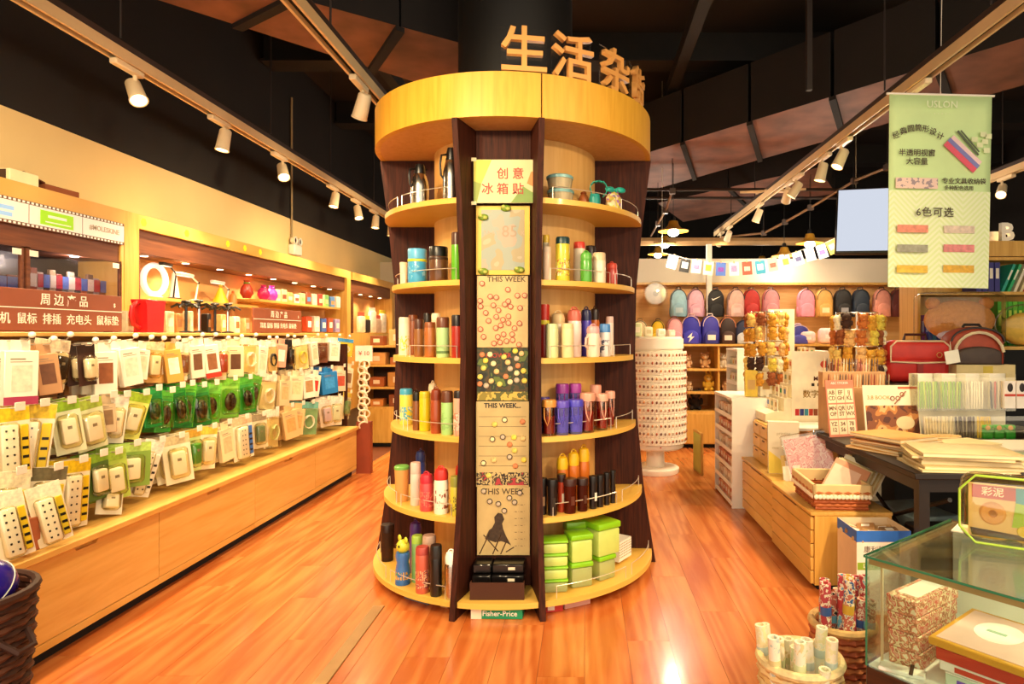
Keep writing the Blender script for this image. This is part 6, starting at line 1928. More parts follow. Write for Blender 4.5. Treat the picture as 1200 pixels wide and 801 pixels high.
# wrapped notebooks pack
t = thing('wrapped_notebooks', 'clear-wrapped pink notebook pack leaning on the second cabinet', 'notebook pack', (1.54, 4.22, CABH + .003), rot=(R(-18), R(-12), R(-14)))
obj('notebook', MB().rbox(-.16, .13, -.03, .02, .01, .30, .004, 1), prnt(['#d88a80', '#e0a898', '#c86a64', '#e8c0b0', '#d89084'], 22, .5, 'noise', 4), t)
obj('wrapper', MB().rbox(-.18, .16, -.04, .03, 0, .33, .012, 1), clear('#ffffff', .10), t)
for i, (x, y, h_, rz, c, lab) in enumerate(((1.40, 4.34, .16, -30, '#d0b05a', 'olive booklet leaning in front of the paper bag'), (1.44, 4.30, .14, -24, '#e0c8a0', 'cream booklet leaning in front of the paper bag'), (1.49, 4.29, .13, -10, '#c86a64', 'rose booklet leaning against the wrapped pack'), (1.38, 4.27, .10, -36, '#efe6d2', 'white booklet lying low by the paper bag'))):
    t = thing('booklet', lab, 'booklet', (x, y - .03, CABH + .002), rot=(R(-18), R(-12), R(rz)))
    obj('cover', MB().box(-.06, .06, -.004, .004, 0, h_), mat(c, .5, 0, .1, 20), t, smooth=False); obj('title_print', MB().box(-.035, .035, -.0052, -.004, h_ * .5, h_ * .75), mat('#f4ead6', .5), t, smooth=False)
for i in range(5):
    t = thing('folder', ordn(i) + ' upright folder in the row behind the wrapped notebooks', 'folder', (1.69 + i * .022, 4.36, CABH + .002), rot=(R(-8), R(18), R(-70)), group='folders behind the wrapped notebooks')
    obj('cover', MB().box(-.11, .11, -.004, .004, 0, .30), mat(('#d8b070', '#b8803a', '#e0c890', '#c89a5a', '#e8d4a8')[i], .5), t, smooth=False); obj('spine', MB().box(-.114, -.11, -.007, .007, 0, .30), mat('#a87a44', .5), t, smooth=False)
# woven basket with lace and notebooks
t = thing('lace_basket', 'wicker basket with a cream cloth and lace edge on the nearest cabinet', 'basket', (1.43, 3.73, CABH + .001), R(-3))
bw_, bd_ = .155, .215
m = MB(); m.m = 0
for i in range(6):
    z = .01 + i * .018; e = .004 * i
    m.m = i % 2
    pts = []
    for (x0, y0), (x1, y1) in zip(((-1, -1), (1, -1), (1, 1), (-1, 1)), ((1, -1), (1, 1), (-1, 1), (-1, -1))):
        for k_ in range(12):
            f = k_ / 12
            b_ = .003 * (-1) ** (k_ + i)
            pts.append(((x0 + (x1 - x0) * f) * (bw_ - .02 + e + b_), (y0 + (y1 - y0) * f) * (bd_ - .02 + e + b_), z))
    m.tube(pts, .010, 5, True)
obj('woven_wall', m, [mat('#a04e22', .7), mat('#b8642e', .7)], t)
obj('bottom', MB().box(-bw_ + .02, bw_ - .02, -bd_ + .02, bd_ - .02, 0, .01), mat('#8a4420', .8), t, smooth=False)
m = MB()
for s in ((-bw_, bw_, -bd_, -bd_ + .008), (-bw_, bw_, bd_ - .008, bd_), (-bw_, -bw_ + .008, -bd_, bd_), (bw_ - .008, bw_, -bd_, bd_)):
    m.rbox(s[0] - .006, s[1] + .006, s[2] - .006, s[3] + .006, .075, .145, .004, 1)
obj('cloth_lining', m, mat('#dcc08a', .8, 0, .08), t)
m = MB()
for k_ in range(15):
    m.sph((-bw_ + .01 + k_ * .0207, -bd_ - .007, .078), (.012, .004, .013), 8, 5)
for k_ in range(20):
    m.sph((-bw_ - .007, -bd_ + .01 + k_ * .0217, .078), (.004, .012, .013), 8, 5)
obj('lace_trim', m, mat('#f0e6cc', .7), t)
for i in range(8):
    q = thing('notebook', ordn(i) + ' notebook leaning in the lace basket, counting from the front', 'notebook', (1.375 + i * .026, 3.585 + i * .018, CABH + .030 + i * .006), rot=(R(-46 - i), R(20), R(-34)), group='notebooks leaning in the lace basket')
    obj('cover', MB().rbox(-.085, .115, -.006, .006, .02, .29 - (i % 3) * .008, .002, 1), mat(('#c88a68', '#e0cc9c', '#d0b47a', '#f0e6cc', '#c8a868', '#e4d4a4', '#d8b880', '#efe0c0')[i], .5, 0, .06), q)
    obj('page_block', MB().box(-.082, .112, -.0045, .0045, .015, .285 - (i % 3) * .008), mat('#f6eedc', .6), q, smooth=False)
    if i == 0:
        obj('cover_frame', MB().box(-.075, .075, -.0075, -.006, .06, .25), mat('#e0b8a0', .5), q, smooth=False)
# blue-topped carton
t = thing('open_carton', 'white carton with a blue top edge and product lettering beside the cabinet', 'carton', (1.36, 3.20, 0))
obj('carton', MB().box(0, .27, 0, .24, 0, .36).box(0, .27, 0, .004, .36, .42).box(0, .004, 0, .24, .36, .42).box(.266, .27, 0, .24, .36, .42).box(0, .27, .236, .24, .36, .42), mat('#e2c8a4', .7, 0, .05), t, smooth=False)
obj('blue_band', MB().box(-.0012, .2712, -.0012, .0, .365, .42).box(-.0012, .0, -.0012, .2412, .365, .42), mat('#2a6ac8', .5), t, smooth=False)
obj('white_print', MB().box(.001, .269, -.0012, -.0002, .02, .362), mat('#efe2d0', .6), t, smooth=False)
text('康利牌  三折', .036, mat('#5a4a3a', .5, 0, 0), t, (.135, -.002, .325)); obj('green_flash', MB().box(.004, .12, -.0018, -.001, .225, .262), mat('#8aa82a', .5), t, smooth=False); text('以旧', .03, WHT, t, (.06, -.0024, .243))
rnd = random.Random(8)
for i in range(9):
    q = thing('wrapped_card', ordn(i) + ' small wrapped card lying in the blue-topped carton', 'card pack', (1.40 + (i % 3) * .09, 3.25 + (i // 3) * .07, .362 + .012 * (i % 2)), rot=(R(12), R(rnd.uniform(-10, 10)), R(rnd.uniform(-50, 50))), group='wrapped cards in the blue-topped carton')
    obj('pack', MB().rbox(-.045, .045, -.03, .03, 0, .02, .004, 1), mat(('#c8a068', '#8a6a4a', '#e0c8a0', '#a87a4a')[i % 4], .5, 0, .2, 30), q); obj('seal', MB().box(-.02, .02, -.012, .012, .02, .0212), WHT, q, smooth=False)

# ------------------------------------------------------------------ dark table with folders
TT = .75
DKT = mat('#1c120d', .45, 0, .15, 8)
t = thing('dark_table', 'dark wooden table stacked with folders and pens', 'table', (1.55, 3.0, 0))
obj('tabletop', MB().rbox(0, 1.95, 0, 1.35, TT - .03, TT, .004, 1), DKT, t)
for x, y in ((.04, .04), (1.87, .04), (.16, 1.27), (1.87, 1.27)):
    obj('leg', MB().box(x, x + .05, y, y + .05, 0, TT - .03), DKT, t, smooth=False)
obj('apron', MB().box(.06, 1.9, .05, .07, TT - .10, TT - .03).box(.05, .07, .06, 1.3, TT - .10, TT - .03), DKT, t, smooth=False)
obj('cross_brace', MB().tube([(.2, .1, .15), (.2, 1.2, .6)], .012, 6), DKT, t); obj('cross_brace', MB().tube([(.22, 1.2, .15), (.22, .1, .6)], .012, 6), DKT, t)
for i, (x, y, w_, c, lab) in enumerate(((2.0, 3.45, .36, '#1a1412', 'black crate under the dark table'), (2.5, 3.4, .4, '#3a2a20', 'brown crate under the dark table'), (2.02, 3.92, .3, '#7a8a8a', 'grey plastic bag under the dark table'))):
    q = thing('under_table_crate', lab, 'crate', (x, y, 0), R(6 * i))
    obj('box', MB().rbox(-w_ / 2, w_ / 2, -.2, .2, 0, .34, .01, 1), mat(c, .4, 0, .2, 12), q); obj('handle', MB().box(-.06, .06, -.212, -.2, .24, .27), BLK, q, smooth=False)


def paper_stack(x, y, n, w_, d_, cols, lab, rz, name='folder', cat='folder'):
    z = TT + .001
    r2 = random.Random(int(x * 100))
    for i in range(n):
        th_ = .011 + .004 * (i % 3)
        t = thing(name, (ordn(i) if i < n - 1 else 'topmost') + (' from below' if i < n - 1 else '') + ' ' + lab, cat, (x + r2.uniform(-.025, .025) + (.004 * i), y + r2.uniform(-.025, .025), z), R(rz + r2.uniform(-9, 9)), group=lab)
        c = cols[i % len(cols)]
        obj('cover', MB().box(-w_ / 2, w_ / 2, -d_ / 2, d_ / 2, th_ - .002, th_ - .0005).box(-w_ / 2, w_ / 2, -d_ / 2, d_ / 2, 0, .0015), mat(c, .55, 0, .08, 10), t, smooth=False)
        obj('pages', MB().box(-w_ / 2 + .004, w_ / 2 - .004, -d_ / 2 + .003, d_ / 2 - .003, .0015, th_ - .002), mat('#e8d8ae', .7), t, smooth=False)
        z += th_
    return z


TAN = ['#cf9a50', '#d8a860', '#c08a44', '#b8743a', '#dcb070']
z_ = paper_stack(1.73, 3.62, 6, .30, .34, TAN, 'tan folder in the stack at the table corner', 24)
z_ = paper_stack(1.84, 3.17, 6, .44, .32, ['#e0c890', '#d8c088', '#e8d8a8', '#dcc88c', '#d0b878'], 'pale envelope in the stack at the table front', -14, 'envelope', 'envelope')
z_ = paper_stack(2.10, 3.55, 4, .28, .22, ['#e4cc98', '#dcc690', '#ecdcb4'], 'cream envelope in the middle stack', 12, 'envelope', 'envelope')
z_ = paper_stack(2.28, 3.16, 3, .36, .26, ['#d8d4a0', '#e8e0b8', '#c8d8b0'], 'pale green sheet pad at the table front', -6, 'sheet_pad', 'paper pad')
t = thing('oval_tray', 'shallow oval wicker tray between the paper stacks', 'tray', (2.16, 3.86, TT + .001), R(10))
obj('tray', MB().lathe([(0, 0), (.09, 0), (.115, .035), (.105, .035), (.085, .01), (0, .01)], 26, sy=.55), mat('#c8a468', .7, 0, .2, 50), t); obj('rim', MB().tube([(.112 * math.cos(a), .062 * math.sin(a), .035) for a in [2 * PI * i / 24 for i in range(24)]], .006, 5, True), mat('#dcc08a', .7), t)
t = thing('poster_sheets', 'pile of large white sheets on the dark table', 'paper pile', (2.62, 3.56, TT + .001), R(-8))
for i in range(4):
    obj('sheet', MB().box(-.34, .34, -.22, .22, i * .008, i * .008 + .006), mat('#f0e8d4', .5, 0, .02), t, None, (0, 0, R(3 * i)), smooth=False)
for i, (c, lab) in enumerate((('#6a3218', 'lowest'), ('#a8541e', 'middle'), ('#e0b88a', 'upper'))):
    t = thing('hardback_book', lab + ' book of the small pile at the table edge', 'book', (2.17 + .23, 3.06, TT + .001 + i * .030), R(4 * i - 4))
    obj('cover', MB().box(-.10, .10, -.05, .07, 0, .029).box(-.10, -.098, -.05, .07, 0, .029), mat(c, .5), t, smooth=False); obj('pages', MB().box(-.096, .101, -.051, .066, .004, .025), mat('#efdfba', .6), t, smooth=False)
# upright charts and posters
t = thing('sticker_chart', 'upright pink-framed sticker chart with a grid of letters', 'chart', (1.655, 4.08, TT + .001), rot=(R(-8), 0, R(16)))
obj('board', MB().box(-.105, .105, 0, .006, 0, .36), mat('#d8846a', .5), t, smooth=False)
for i in range(3):
    for j in range(3):
        obj('letter_block', MB().box(-.096 + i * .065, -.036 + i * .065, -.0012, 0, .015 + j * .10, .105 + j * .10), mat('#f0dcb8', .5), t, smooth=False)
        text(('AB\nCD', 'EF\nGH', 'IJ\nKL', 'MN\nOP', 'QR\nST', 'UV\nWX', 'YZ\n12', '34\n56', '78\n90')[(2 - j) * 3 + i], .036, mat('#7a5236', .5, 0, 0), t, (-.066 + i * .065, -.0015, .062 + j * .10), bold=.02)
text('ABC STICKER', .022, WHT, t, (0, -.0015, .34))
t = thing('coffee_poster', 'upright brown craft poster with a cup and round wheels', 'poster', (1.965, 4.06, TT + .001), rot=(R(-10), 0, R(2)))
obj('board', MB().box(-.18, .18, 0, .008, 0, .33), mat('#efe2c4', .5), t, smooth=False)
obj('dark_picture', MB().box(-.17, .17, -.0012, 0, .01, .20), prnt(['#5a2a14', '#8a4a20', '#c8803a', '#e0b070', '#7a3a1c'], 9, .45, 'noise', 6), t, smooth=False)
m = MB(); m.T = Matrix.Translation((.08, -.0022, .09)) @ T90; m.lathe([(0, -.001), (.06, -.001), (.06, .001), (0, .001)], 20, sy=.7)
obj('printed_cup', m, mat('#e8d0a0', .5), t)
obj('printed_handle', MB().tube([(.02, -.002, .21), (.10, -.002, .29)], .004, 5), mat('#9a5a30', .5), t)
for x, z in ((.01, .245), (.045, .245), (.075, .27)):
    m = MB(); m.T = Matrix.Translation((x, -.002, z)); m.tube([(.013 * math.cos(a), 0, .013 * math.sin(a)) for a in [2 * PI * i / 12 for i in range(12)]], .003, 4, True)
    obj('printed_wheel', m, mat('#8a4420', .5), t)
text('3.8 BOOK', .035, mat('#b89a4a', .5, 0, 0), t, (-.08, -.002, .25))
obj('title_strip', MB().box(.05, .175, -.0012, 0, .305, .32), mat('#c86a4a', .5), t, smooth=False)
# pencil racks behind the chart
t = thing('pencil_rack', 'wooden pencil rack filled with slim pencils behind the chart', 'pencil rack', (1.80, 4.22, TT + .001))
obj('case', MB().box(-.20, .22, .0, .16, 0, .30).box(-.20, .22, .08, .16, .3, .40), mat('#c89a6a', .6, 0, .08), t, smooth=False)
pcs = ['#8a3a2a', '#c8b48a', '#6a4a3a', '#d8a070', '#4a3a34', '#b86a4a', '#e0cca8', '#9a7a5a']
for tier, (y, z, n_) in enumerate(((.03, .30, 22), (.11, .40, 20))):
    for i in range(n_):
        q = obj('pencil', MB().tube([(0, 0, 0), (.002, 0, .075), (.002, 0, .09)], [.005, .005, .001], 5), mat(pcs[(i * 3 + tier) % 8], .4), None, (1.62 + i * .019, 4.22 + y, TT + .002 + z))
        tag(q, ordn(i) + ' pencil along the ' + ('front' if tier == 0 else 'back') + ' tier of the wooden pencil rack', 'pencil', 'pencils in the wooden rack')
# acrylic pen stand
t = thing('pen_stand', 'clear acrylic two-tier stand full of pens', 'pen stand', (2.09, 3.98, TT + .001))
AC = clear('#fffdf4', .08)
for z0_, z1_, y0_ in ((.0, .17, -.06), (.17, .40, .04)):
    obj('clear_front', MB().box(0, .62, y0_, y0_ + .004, z0_, z1_ - .02), AC, t); obj('clear_floor', MB().box(0, .62, y0_, y0_ + .10, z0_, z0_ + .004), AC, t)
for x in (0, .15, .30, .45, .616):
    obj('clear_divider', MB().box(x, x + .004, .04, .14, .17, .40), AC, t)
obj('back_sheet', MB().box(0, .62, .14, .146, 0, .40), mat('#efe8d8', .5), t, smooth=False)
k_ = 0
pen_defs = []
for i in range(17):
    pen_defs.append((.025 + i * .0165, .08, .178, '#8ab82a' if i % 3 else '#b8cc4a', 'green pen', 'upper'))
for i in range(8):
    pen_defs.append((.315 + i * .017, .08, .178, '#efe8dc', 'white pen', 'upper'))
for i in range(6):
    pen_defs.append((.475 + i * .02, .08, .178, ('#d8ccb8', '#2a1a18', '#b8402a')[i % 3], 'mixed pen', 'upper'))
for i in range(11):
    pen_defs.append((.02 + i * .017, -.02, .008, '#e2d4b8', 'cream pen', 'lower'))
for i in range(7):
    pen_defs.append((.215 + i * .017, -.02, .008, '#3a2420', 'dark brown pen', 'lower'))
for i in range(6):
    pen_defs.append((.345 + i * .016, -.02, .008, '#d8b83a', 'yellow pen', 'lower'))
pen_me = {}
cnt = {}
for x, y, z, c, nm, tier in pen_defs:
    if (c, tier) not in pen_me:
        ln = .17 if tier == 'upper' else .13
        pen_me[(c, tier)] = MB().tube([(0, 0, 0), (0, 0, .012), (0, 0, ln), (0, 0, ln + .006)], [.002, .006, .0065, .004], 6).mesh('pen', mat(c, .35))
        pen_me[(c, tier, 'c')] = MB().box(.004, .009, -.002, .002, ln * .72, ln * .98).mesh('clip', mat('#6a8a2a' if 'green' in nm else '#b8a890', .4))
    n_ = cnt.get((nm, tier), 0); cnt[(nm, tier)] = n_ + 1
    q = obj('pen', pen_me[(c, tier)], None, None, (2.09 + x, 3.98 + y, TT + z), (R(random.uniform(-5, 0)), R(random.uniform(-3, 3)), 0))
    tag(q, ordn(n_) + ' ' + nm + ' in the ' + tier + ' tier of the clear pen stand', 'pen', nm + 's in the clear stand')
    obj('clip', pen_me[(c, tier, 'c')], None, q)
for i in range(3):
    t = thing('sharpener', ('first', 'second', 'third')[i] + ' green round-faced sharpener on the lower tier of the pen stand', 'sharpener', (2.485 + i * .07, 3.955, TT + .008))
    obj('body', MB().rbox(-.03, .03, -.02, .02, 0, .06, .008, 2), mat('#1f9a2c', .35), t); obj('lid', MB().rbox(-.03, .03, -.02, .02, .062, .085, .008, 2), mat('#34b83a', .35), t)
    m = MB(); m.T = Matrix.Translation((-.006, -.021, .07)) @ T90; m.lathe([(0, 0), (.016, 0), (.014, .004), (0, .005)], 12); obj('face', m, mat('#e8b070', .4), t)
for i in range(2):
    t = thing('penguin_box', ('left one', 'right one')[i] + ' of two white boxes with dark birds near the picture edge', 'box', (2.66 + i * .075, 4.02, TT + .19), 0)
    obj('box', MB().box(-.034, .034, -.02, .02, 0, .17), mat('#f0e6dc', .5), t, smooth=False); obj('bird_print', MB().sph((0, -.0205, .13), (.018, .002, .028), 10, 6), mat('#241816', .5), t); obj('red_band', MB().box(-.0342, .0342, -.0212, -.02, .075, .09), mat('#c8402a', .5), t, smooth=False)

# ------------------------------------------------------------------ counter behind the table with bags
t = thing('dark_counter', 'dark counter behind the table carrying school bags', 'counter', (2.19, 4.5, 0))
obj('body', MB().box(.0, 1.3, .02, .34, 0, 1.03), BLKM, t, smooth=False); obj('top', MB().rbox(-.01, 1.31, 0, .345, 1.03, 1.055, .003, 1), DKT, t)
# red satchel
t = thing('red_satchel', 'red school bag with cream piping on the dark counter', 'school bag', (wx(1074, 4.64), 4.66, 1.056), R(-6))
RB = mat('#b8201c', .5, 0, .08, 15)
obj('body', MB().rbox(-.215, .215, -.08, .08, 0, .30, .05, 3), RB, t)
obj('flap', MB().rbox(-.218, .218, -.09, .03, .14, .305, .045, 3), mat('#c02a22', .5, 0, .08, 15), t)
obj('piping', MB().tube([(-.20, -.088, .15), (-.20, -.09, .26), (-.16, -.088, .298), (.16, -.088, .298), (.20, -.09, .26), (.20, -.088, .15), (.0, -.093, .142)], .007, 6, True), mat('#d8c0a0', .6), t)
obj('handle', MB().tube([(-.08, 0, .30), (-.07, 0, .345), (.07, 0, .345), (.08, 0, .30)], .011, 6), mat('#3a1414', .5), t)
m = MB(); m.T = Matrix.Translation((.13, -.0925, .20)); m.tube([(.018 * math.cos(a), 0, .018 * math.sin(a)) for a in [2 * PI * i / 14 for i in range(14)]], .003, 4, True); obj('round_emblem', m, mat('#e0b070', .4, .3), t)
obj('buckle_strap', MB().box(-.02, .02, -.095, -.088, .06, .15), mat('#8a1814', .5), t, smooth=False)
# cream box and grey bag
t = thing('cream_box', 'cream box with a yellow corner under the grey bag', 'box', (2.86, 4.70, 1.056)); obj('carton', MB().box(-.21, .21, -.14, .14, 0, .13), mat('#e2cc92', .6), t, smooth=False); obj('yellow_corner', MB().box(-.02, .05, -.1412, -.14, .02, .12), mat('#d8bc4a', .6), t, smooth=False)
t = backpack((2.83, 4.68, 1.187), .38, .27, .19, '#a8442c', '#4a3a34', '#241a18', 'grey and rust-red rounded school bag on the cream box', R(-8))
t['category'] = 'school bag'
pts = [(.165 * math.cos(a), -.118, .06 + .17 * math.sin(a)) for a in [R(10 + 16 * i) for i in range(11)]]
obj('cream_piping', MB().tube(pts, .011, 6), mat('#e2cfae', .6), t)
t = thing('white_tag', 'white paper price tag hanging beside the grey school bag', 'tag', (wx(1118, 4.45), 4.47, 1.24), rot=(0, R(-10), 0)); obj('paper', MB().box(-.05, .05, -.001, .001, -.04, .05), WHT, t, smooth=False); obj('string', MB().tube([(0, 0, .05), (.02, .03, .11)], .0015, 4), WHT, t)

# bookcase
bkx, bky = 2.73, 5.2
t = thing('bookcase', 'pale wood bookcase with binders at the picture edge', 'bookcase', (bkx, bky, 0))
obj('back', MB().box(0, 1.9, .29, .30, 0, 2.15), W_LIGHT, t, smooth=False)
for z, d in ((1.31, -.33), (1.75, 0), (2.03, 0)):
    obj('board', MB().box(0, 1.9, d, .30, z - .025, z), W_LIGHTH, t, smooth=False)
obj('fascia', MB().box(-.02, 1.92, -.02, .30, 2.035, 2.16), W_LIGHTH, t, smooth=False)
for x in (-.025, 1.9):
    obj('side', MB().box(x, x + .025, 0, .30, 0, 2.035), W_LIGHT, t, smooth=False)
obj('lower_front', MB().box(0, 1.9, -.31, -.02, 0, 1.285), BLKM, t, smooth=False)


def book(x, z, w_, h_, c, lab, lean=0.0, lab_c='#e8e0d0', name='ring_binder', cat='binder', group=None):
    q = thing(name, lab, cat, (x, bky + .03, z + .001), rot=(0, R(lean), 0), group=group)
    obj('spine', MB().box(0, w_, 0, .20, 0, h_), mat(c, .45, 0, .05), q, smooth=False)
    obj('spine_label', MB().box(w_ * .2, w_ * .8, -.0012, 0, h_ * .45, h_ * .8), mat(lab_c, .5), q, smooth=False)


for i in range(4):
    book(wx(1147, bky) + i * .05, 1.75, .042, .24, '#2c2a7a', ('first', 'second', 'third', 'fourth')[i] + ' navy binder on the upper shelf beside the banner', group='navy binders on the upper shelf')
for i, c in enumerate(('#1f9a8a', '#2aa86a', '#e6dcc4', '#d8c8a0', '#b8402a', '#2a8a5a', '#e0cfa8', '#c86a3a')):
    book(wx(1176, bky) + i * .05, 1.75, .022, .25, c, ordn(i) + ' leaning folder on the upper shelf after the navy binders', 24, '#f0e8d8', 'leaning_folder', 'folder', 'leaning folders on the upper shelf')
for i, c in enumerate(('#6a2a8a', '#3a4ac0', '#2a6ac8', '#2a8ac0', '#3a4ab0')):
    book(wx(1079, bky) + .02 + i * .032, 1.31, .028, .25, c, ordn(i) + ' blue-violet binder on the lower shelf, left of the wrapped plush', 0, '#8a9ad8', 'ring_binder', 'binder', 'blue binders on the lower shelf')
for i in range(9):
    book(wx(1172, bky) + i * .042, 1.31, .036, .36, ('#3aa01e', '#62b82a')[i % 2], ordn(i) + ' green binder on the lower shelf, right of the wrapped plush', 0, '#c8dc4a', 'ring_binder', 'binder', 'green binders on the lower shelf')
# letter B and boxes on top
t = thing('wooden_letter', 'white block letter B standing on the bookcase top', 'letter', (wx(1179, 5.28), 5.28, 2.161))
text('B', .20, WHTP, t, (0, 0, .078), name='letter_b', ex=.02, bold=.03); obj('foot', MB().box(-.05, .05, -.025, .025, 0, .012), WHTP, t, smooth=False)
for i, (px, w_, h_, c) in enumerate(((1150, .12, .12, '#c8a888'), (1162, .09, .10, '#e0d0b8'), (1142, .1, .07, '#8a6a50'))):
    carton('storage_box', ('tan', 'cream', 'brown')[i] + ' small box on the bookcase top beside the letter', (wx(px, 5.36), 5.40 - .01 * i, 2.161), (w_, .1, h_), R(5 * i), mat(c, .6))
# plush in clear bags
t = thing('bagged_plush', 'large brown plush pillow in a clear bag on the bookcase shelf', 'plush pillow', (wx(1125, 4.98), 4.99, 1.312), R(-4))
m = MB(); m.sph((0, 0, .20), (.27, .09, .16), 20, 12); obj('pillow', m, mat('#b87a3c', .9, 0, .12, 40, bump=.3), t)
for sx in (-1, 1):
    obj('ear', MB().sph((sx * .20, 0, .33), (.06, .04, .05), 10, 7), mat('#a86a30', .9, 0, .12, 40), t)
obj('ribbon', MB().sph((0, -.06, .08), (.2, .05, .05), 14, 8), mat('#c8b8d8', .6), t)
b_ = MB(); b_.rbox(-.32, .31, -.11, .10, .0, .42, .05, 3); obj('clear_bag', b_, clear('#ffffff', .03, .06), t)
t = thing('bagged_plush', 'cream and yellow plush in a round clear bag at the picture edge', 'plush pillow', (wx(1203, 4.96), 4.99, 1.312), 0)
obj('plush_body', MB().sph((0, 0, .13), (.17, .08, .13), 16, 10), mat('#d8b04a', .9, 0, .12, 30, bump=.3), t); obj('plush_face', MB().sph((.06, -.05, .10), (.08, .05, .08), 12, 8), mat('#f0e4c8', .9), t)
obj('clear_bag', MB().sph((0, 0, .165), (.23, .10, .165), 20, 12), clear('#ffffff', .03, .06), t)

# ------------------------------------------------------------------ plush keyring trees
PCOL = [('#c8902c', '#f0dca0'), ('#e0c06a', '#f4ead0'), ('#8a4a24', '#c89a6a'), ('#d8a86a', '#f0e0c0'), ('#efe2c4', '#ffffff'), ('#b8662c', '#e8c8a0'), ('#3a2018', '#8a6a54'), ('#d89a8a', '#f4dcd0'), ('#d0b848', '#f4ecc0')]
_pm = {}


def mini(ci):
    if ci not in _pm:
        b_, f_ = PCOL[ci]
        s = .108
        m = MB()
        m.sph((0, 0, -.055), (s * .3, s * .25, s * .34), 8, 6); m.sph((0, -.004, -.012), (s * .32, s * .28, s * .29), 8, 6)
        for sx in (-1, 1):
            m.sph((sx * s * .25, 0, .012), (s * .11, s * .07, s * .11), 6, 5); m.sph((sx * s * .30, -.004, -.05), (s * .11, s * .1, s * .18), 6, 5); m.sph((sx * s * .17, -.008, -.082), (s * .13, s * .14, s * .1), 6, 5)
        e = MB(); e.sph((-.009, -.026, -.008), .003, 5, 4).sph((.009, -.026, -.008), .003, 5, 4)
        z = MB(); z.sph((0, -.024, -.02), (.011, .008, .009), 7, 5)
        _pm[ci] = (m.mesh('plush_body', mat(b_, .9, 0, .2, 60)), z.mesh('muzzle', mat(f_, .9)), MB().tube([(0, 0, .01), (0, .004, .035)], .0018, 4).mesh('loop', STEEL), e.mesh('eyes', BLK))
    return _pm[ci]


def plush_tree(x, y, z0, z1, rr, rows_, per, lab, itemlab, seed):
    t = thing('keyring_tree', lab, 'display stand', (x, y, z0))
    h = z1 - z0
    obj('pole', MB().tube([(0, 0, 0), (0, 0, h)], .012, 8), STEEL, t); obj('base', MB().lathe([(0, 0), (rr * .6, 0), (rr * .6, .012), (.02, .02), (0, .02)], 20), WHTP, t)
    r2 = random.Random(seed); n_ = 0
    for j in range(rows_):
        zz = h - .01 - j * (h - .10) / rows_
        obj('ring', MB().tube([(rr * .85 * math.cos(a), rr * .85 * math.sin(a), zz) for a in [2 * PI * i / 20 for i in range(20)]], .003, 4, True).box(-rr * .85, rr * .85, -.002, .002, zz - .002, zz + .002), STEEL, t)
        for i in range(per):
            a = R(-185 + 190 * i / (per - 1)) + r2.uniform(-.1, .1)
            b_, mz, lp, ey = mini(r2.randrange(len(PCOL)) if r2.random() > .3 else 0)
            q = obj('plush_keyring', b_, None, None, (x + rr * math.cos(a), y + rr * math.sin(a), z0 + zz - .03 + r2.uniform(-.012, .012)), (0, 0, a + PI / 2 + r2.uniform(-.4, .4)))
            tag(q, ordn(i) + ' plush keyring counting clockwise, row ' + ('one', 'two', 'three', 'four', 'five', 'six')[j] + ' ' + itemlab, 'plush keyring', 'plush keyrings ' + itemlab)
            obj('muzzle', mz, None, q); obj('loop', lp, None, q); obj('eye', ey, None, q)


plush_tree(2.0, 4.70, .735, 1.57, .17, 6, 8, 'pole stand of plush keyrings behind the sticker chart', 'of the stand behind the chart', 2)
plush_tree(1.52, 5.36, .89, 1.60, .155, 5, 7, 'pole stand of plush keyrings above the stepped display', 'of the stand over the towers', 9)
# white header card and jars beside the second tree
t = thing('header_card', 'tall pale header card with a red motif beside the far keyring stand', 'display card', (1.68, 5.50, 1.0), R(-8)); obj('sheet', MB().box(-.10, .12, -.004, .004, .0, .62), mat('#efe8d2', .5, 0, .05), t, smooth=False)
obj('red_motif', MB().box(-.06, .08, -.0055, -.004, .26, .30), mat('#b8503a', .5), t, smooth=False); obj('foot', MB().box(-.08, .1, -.04, .04, -.11, 0), WHTP, t, smooth=False)
t = thing('display_table', 'small white display table carrying the keyring stands', 'table', (1.52, 4.55, 0)); obj('top', MB().box(.36, .62, .0, .35, .715, .735), WHTP, t, smooth=False); obj('panel', MB().box(.38, .60, .02, .33, 0, .715), mat('#d8ceb4', .6), t, smooth=False)
obj('top', MB().box(0, .36, .0, .34, .715, .735), WHTP, t, smooth=False)
for i, (px, c, lab) in enumerate(((880, '#d8b83a', 'yellow soft toy box under the far keyrings'), (897, '#efe6c8', 'cream soft toy box under the far keyrings'), (915, '#e0d8c0', 'clear jar of sweets under the far keyrings'), (928, '#f0ead8', 'white box under the far keyrings'))):
    carton('toy_box', lab, (wx(px, 5.3), 5.30 + .02 * i, .89), (.10, .1, .22 + .03 * (i % 2)), R(7 * i - 10), mat(c, .5, 0, .12, 20), parts=(('label_print', (-.03, .03, -.0515, -.05, .06, .14), mat('#c8a05a', .5)),))

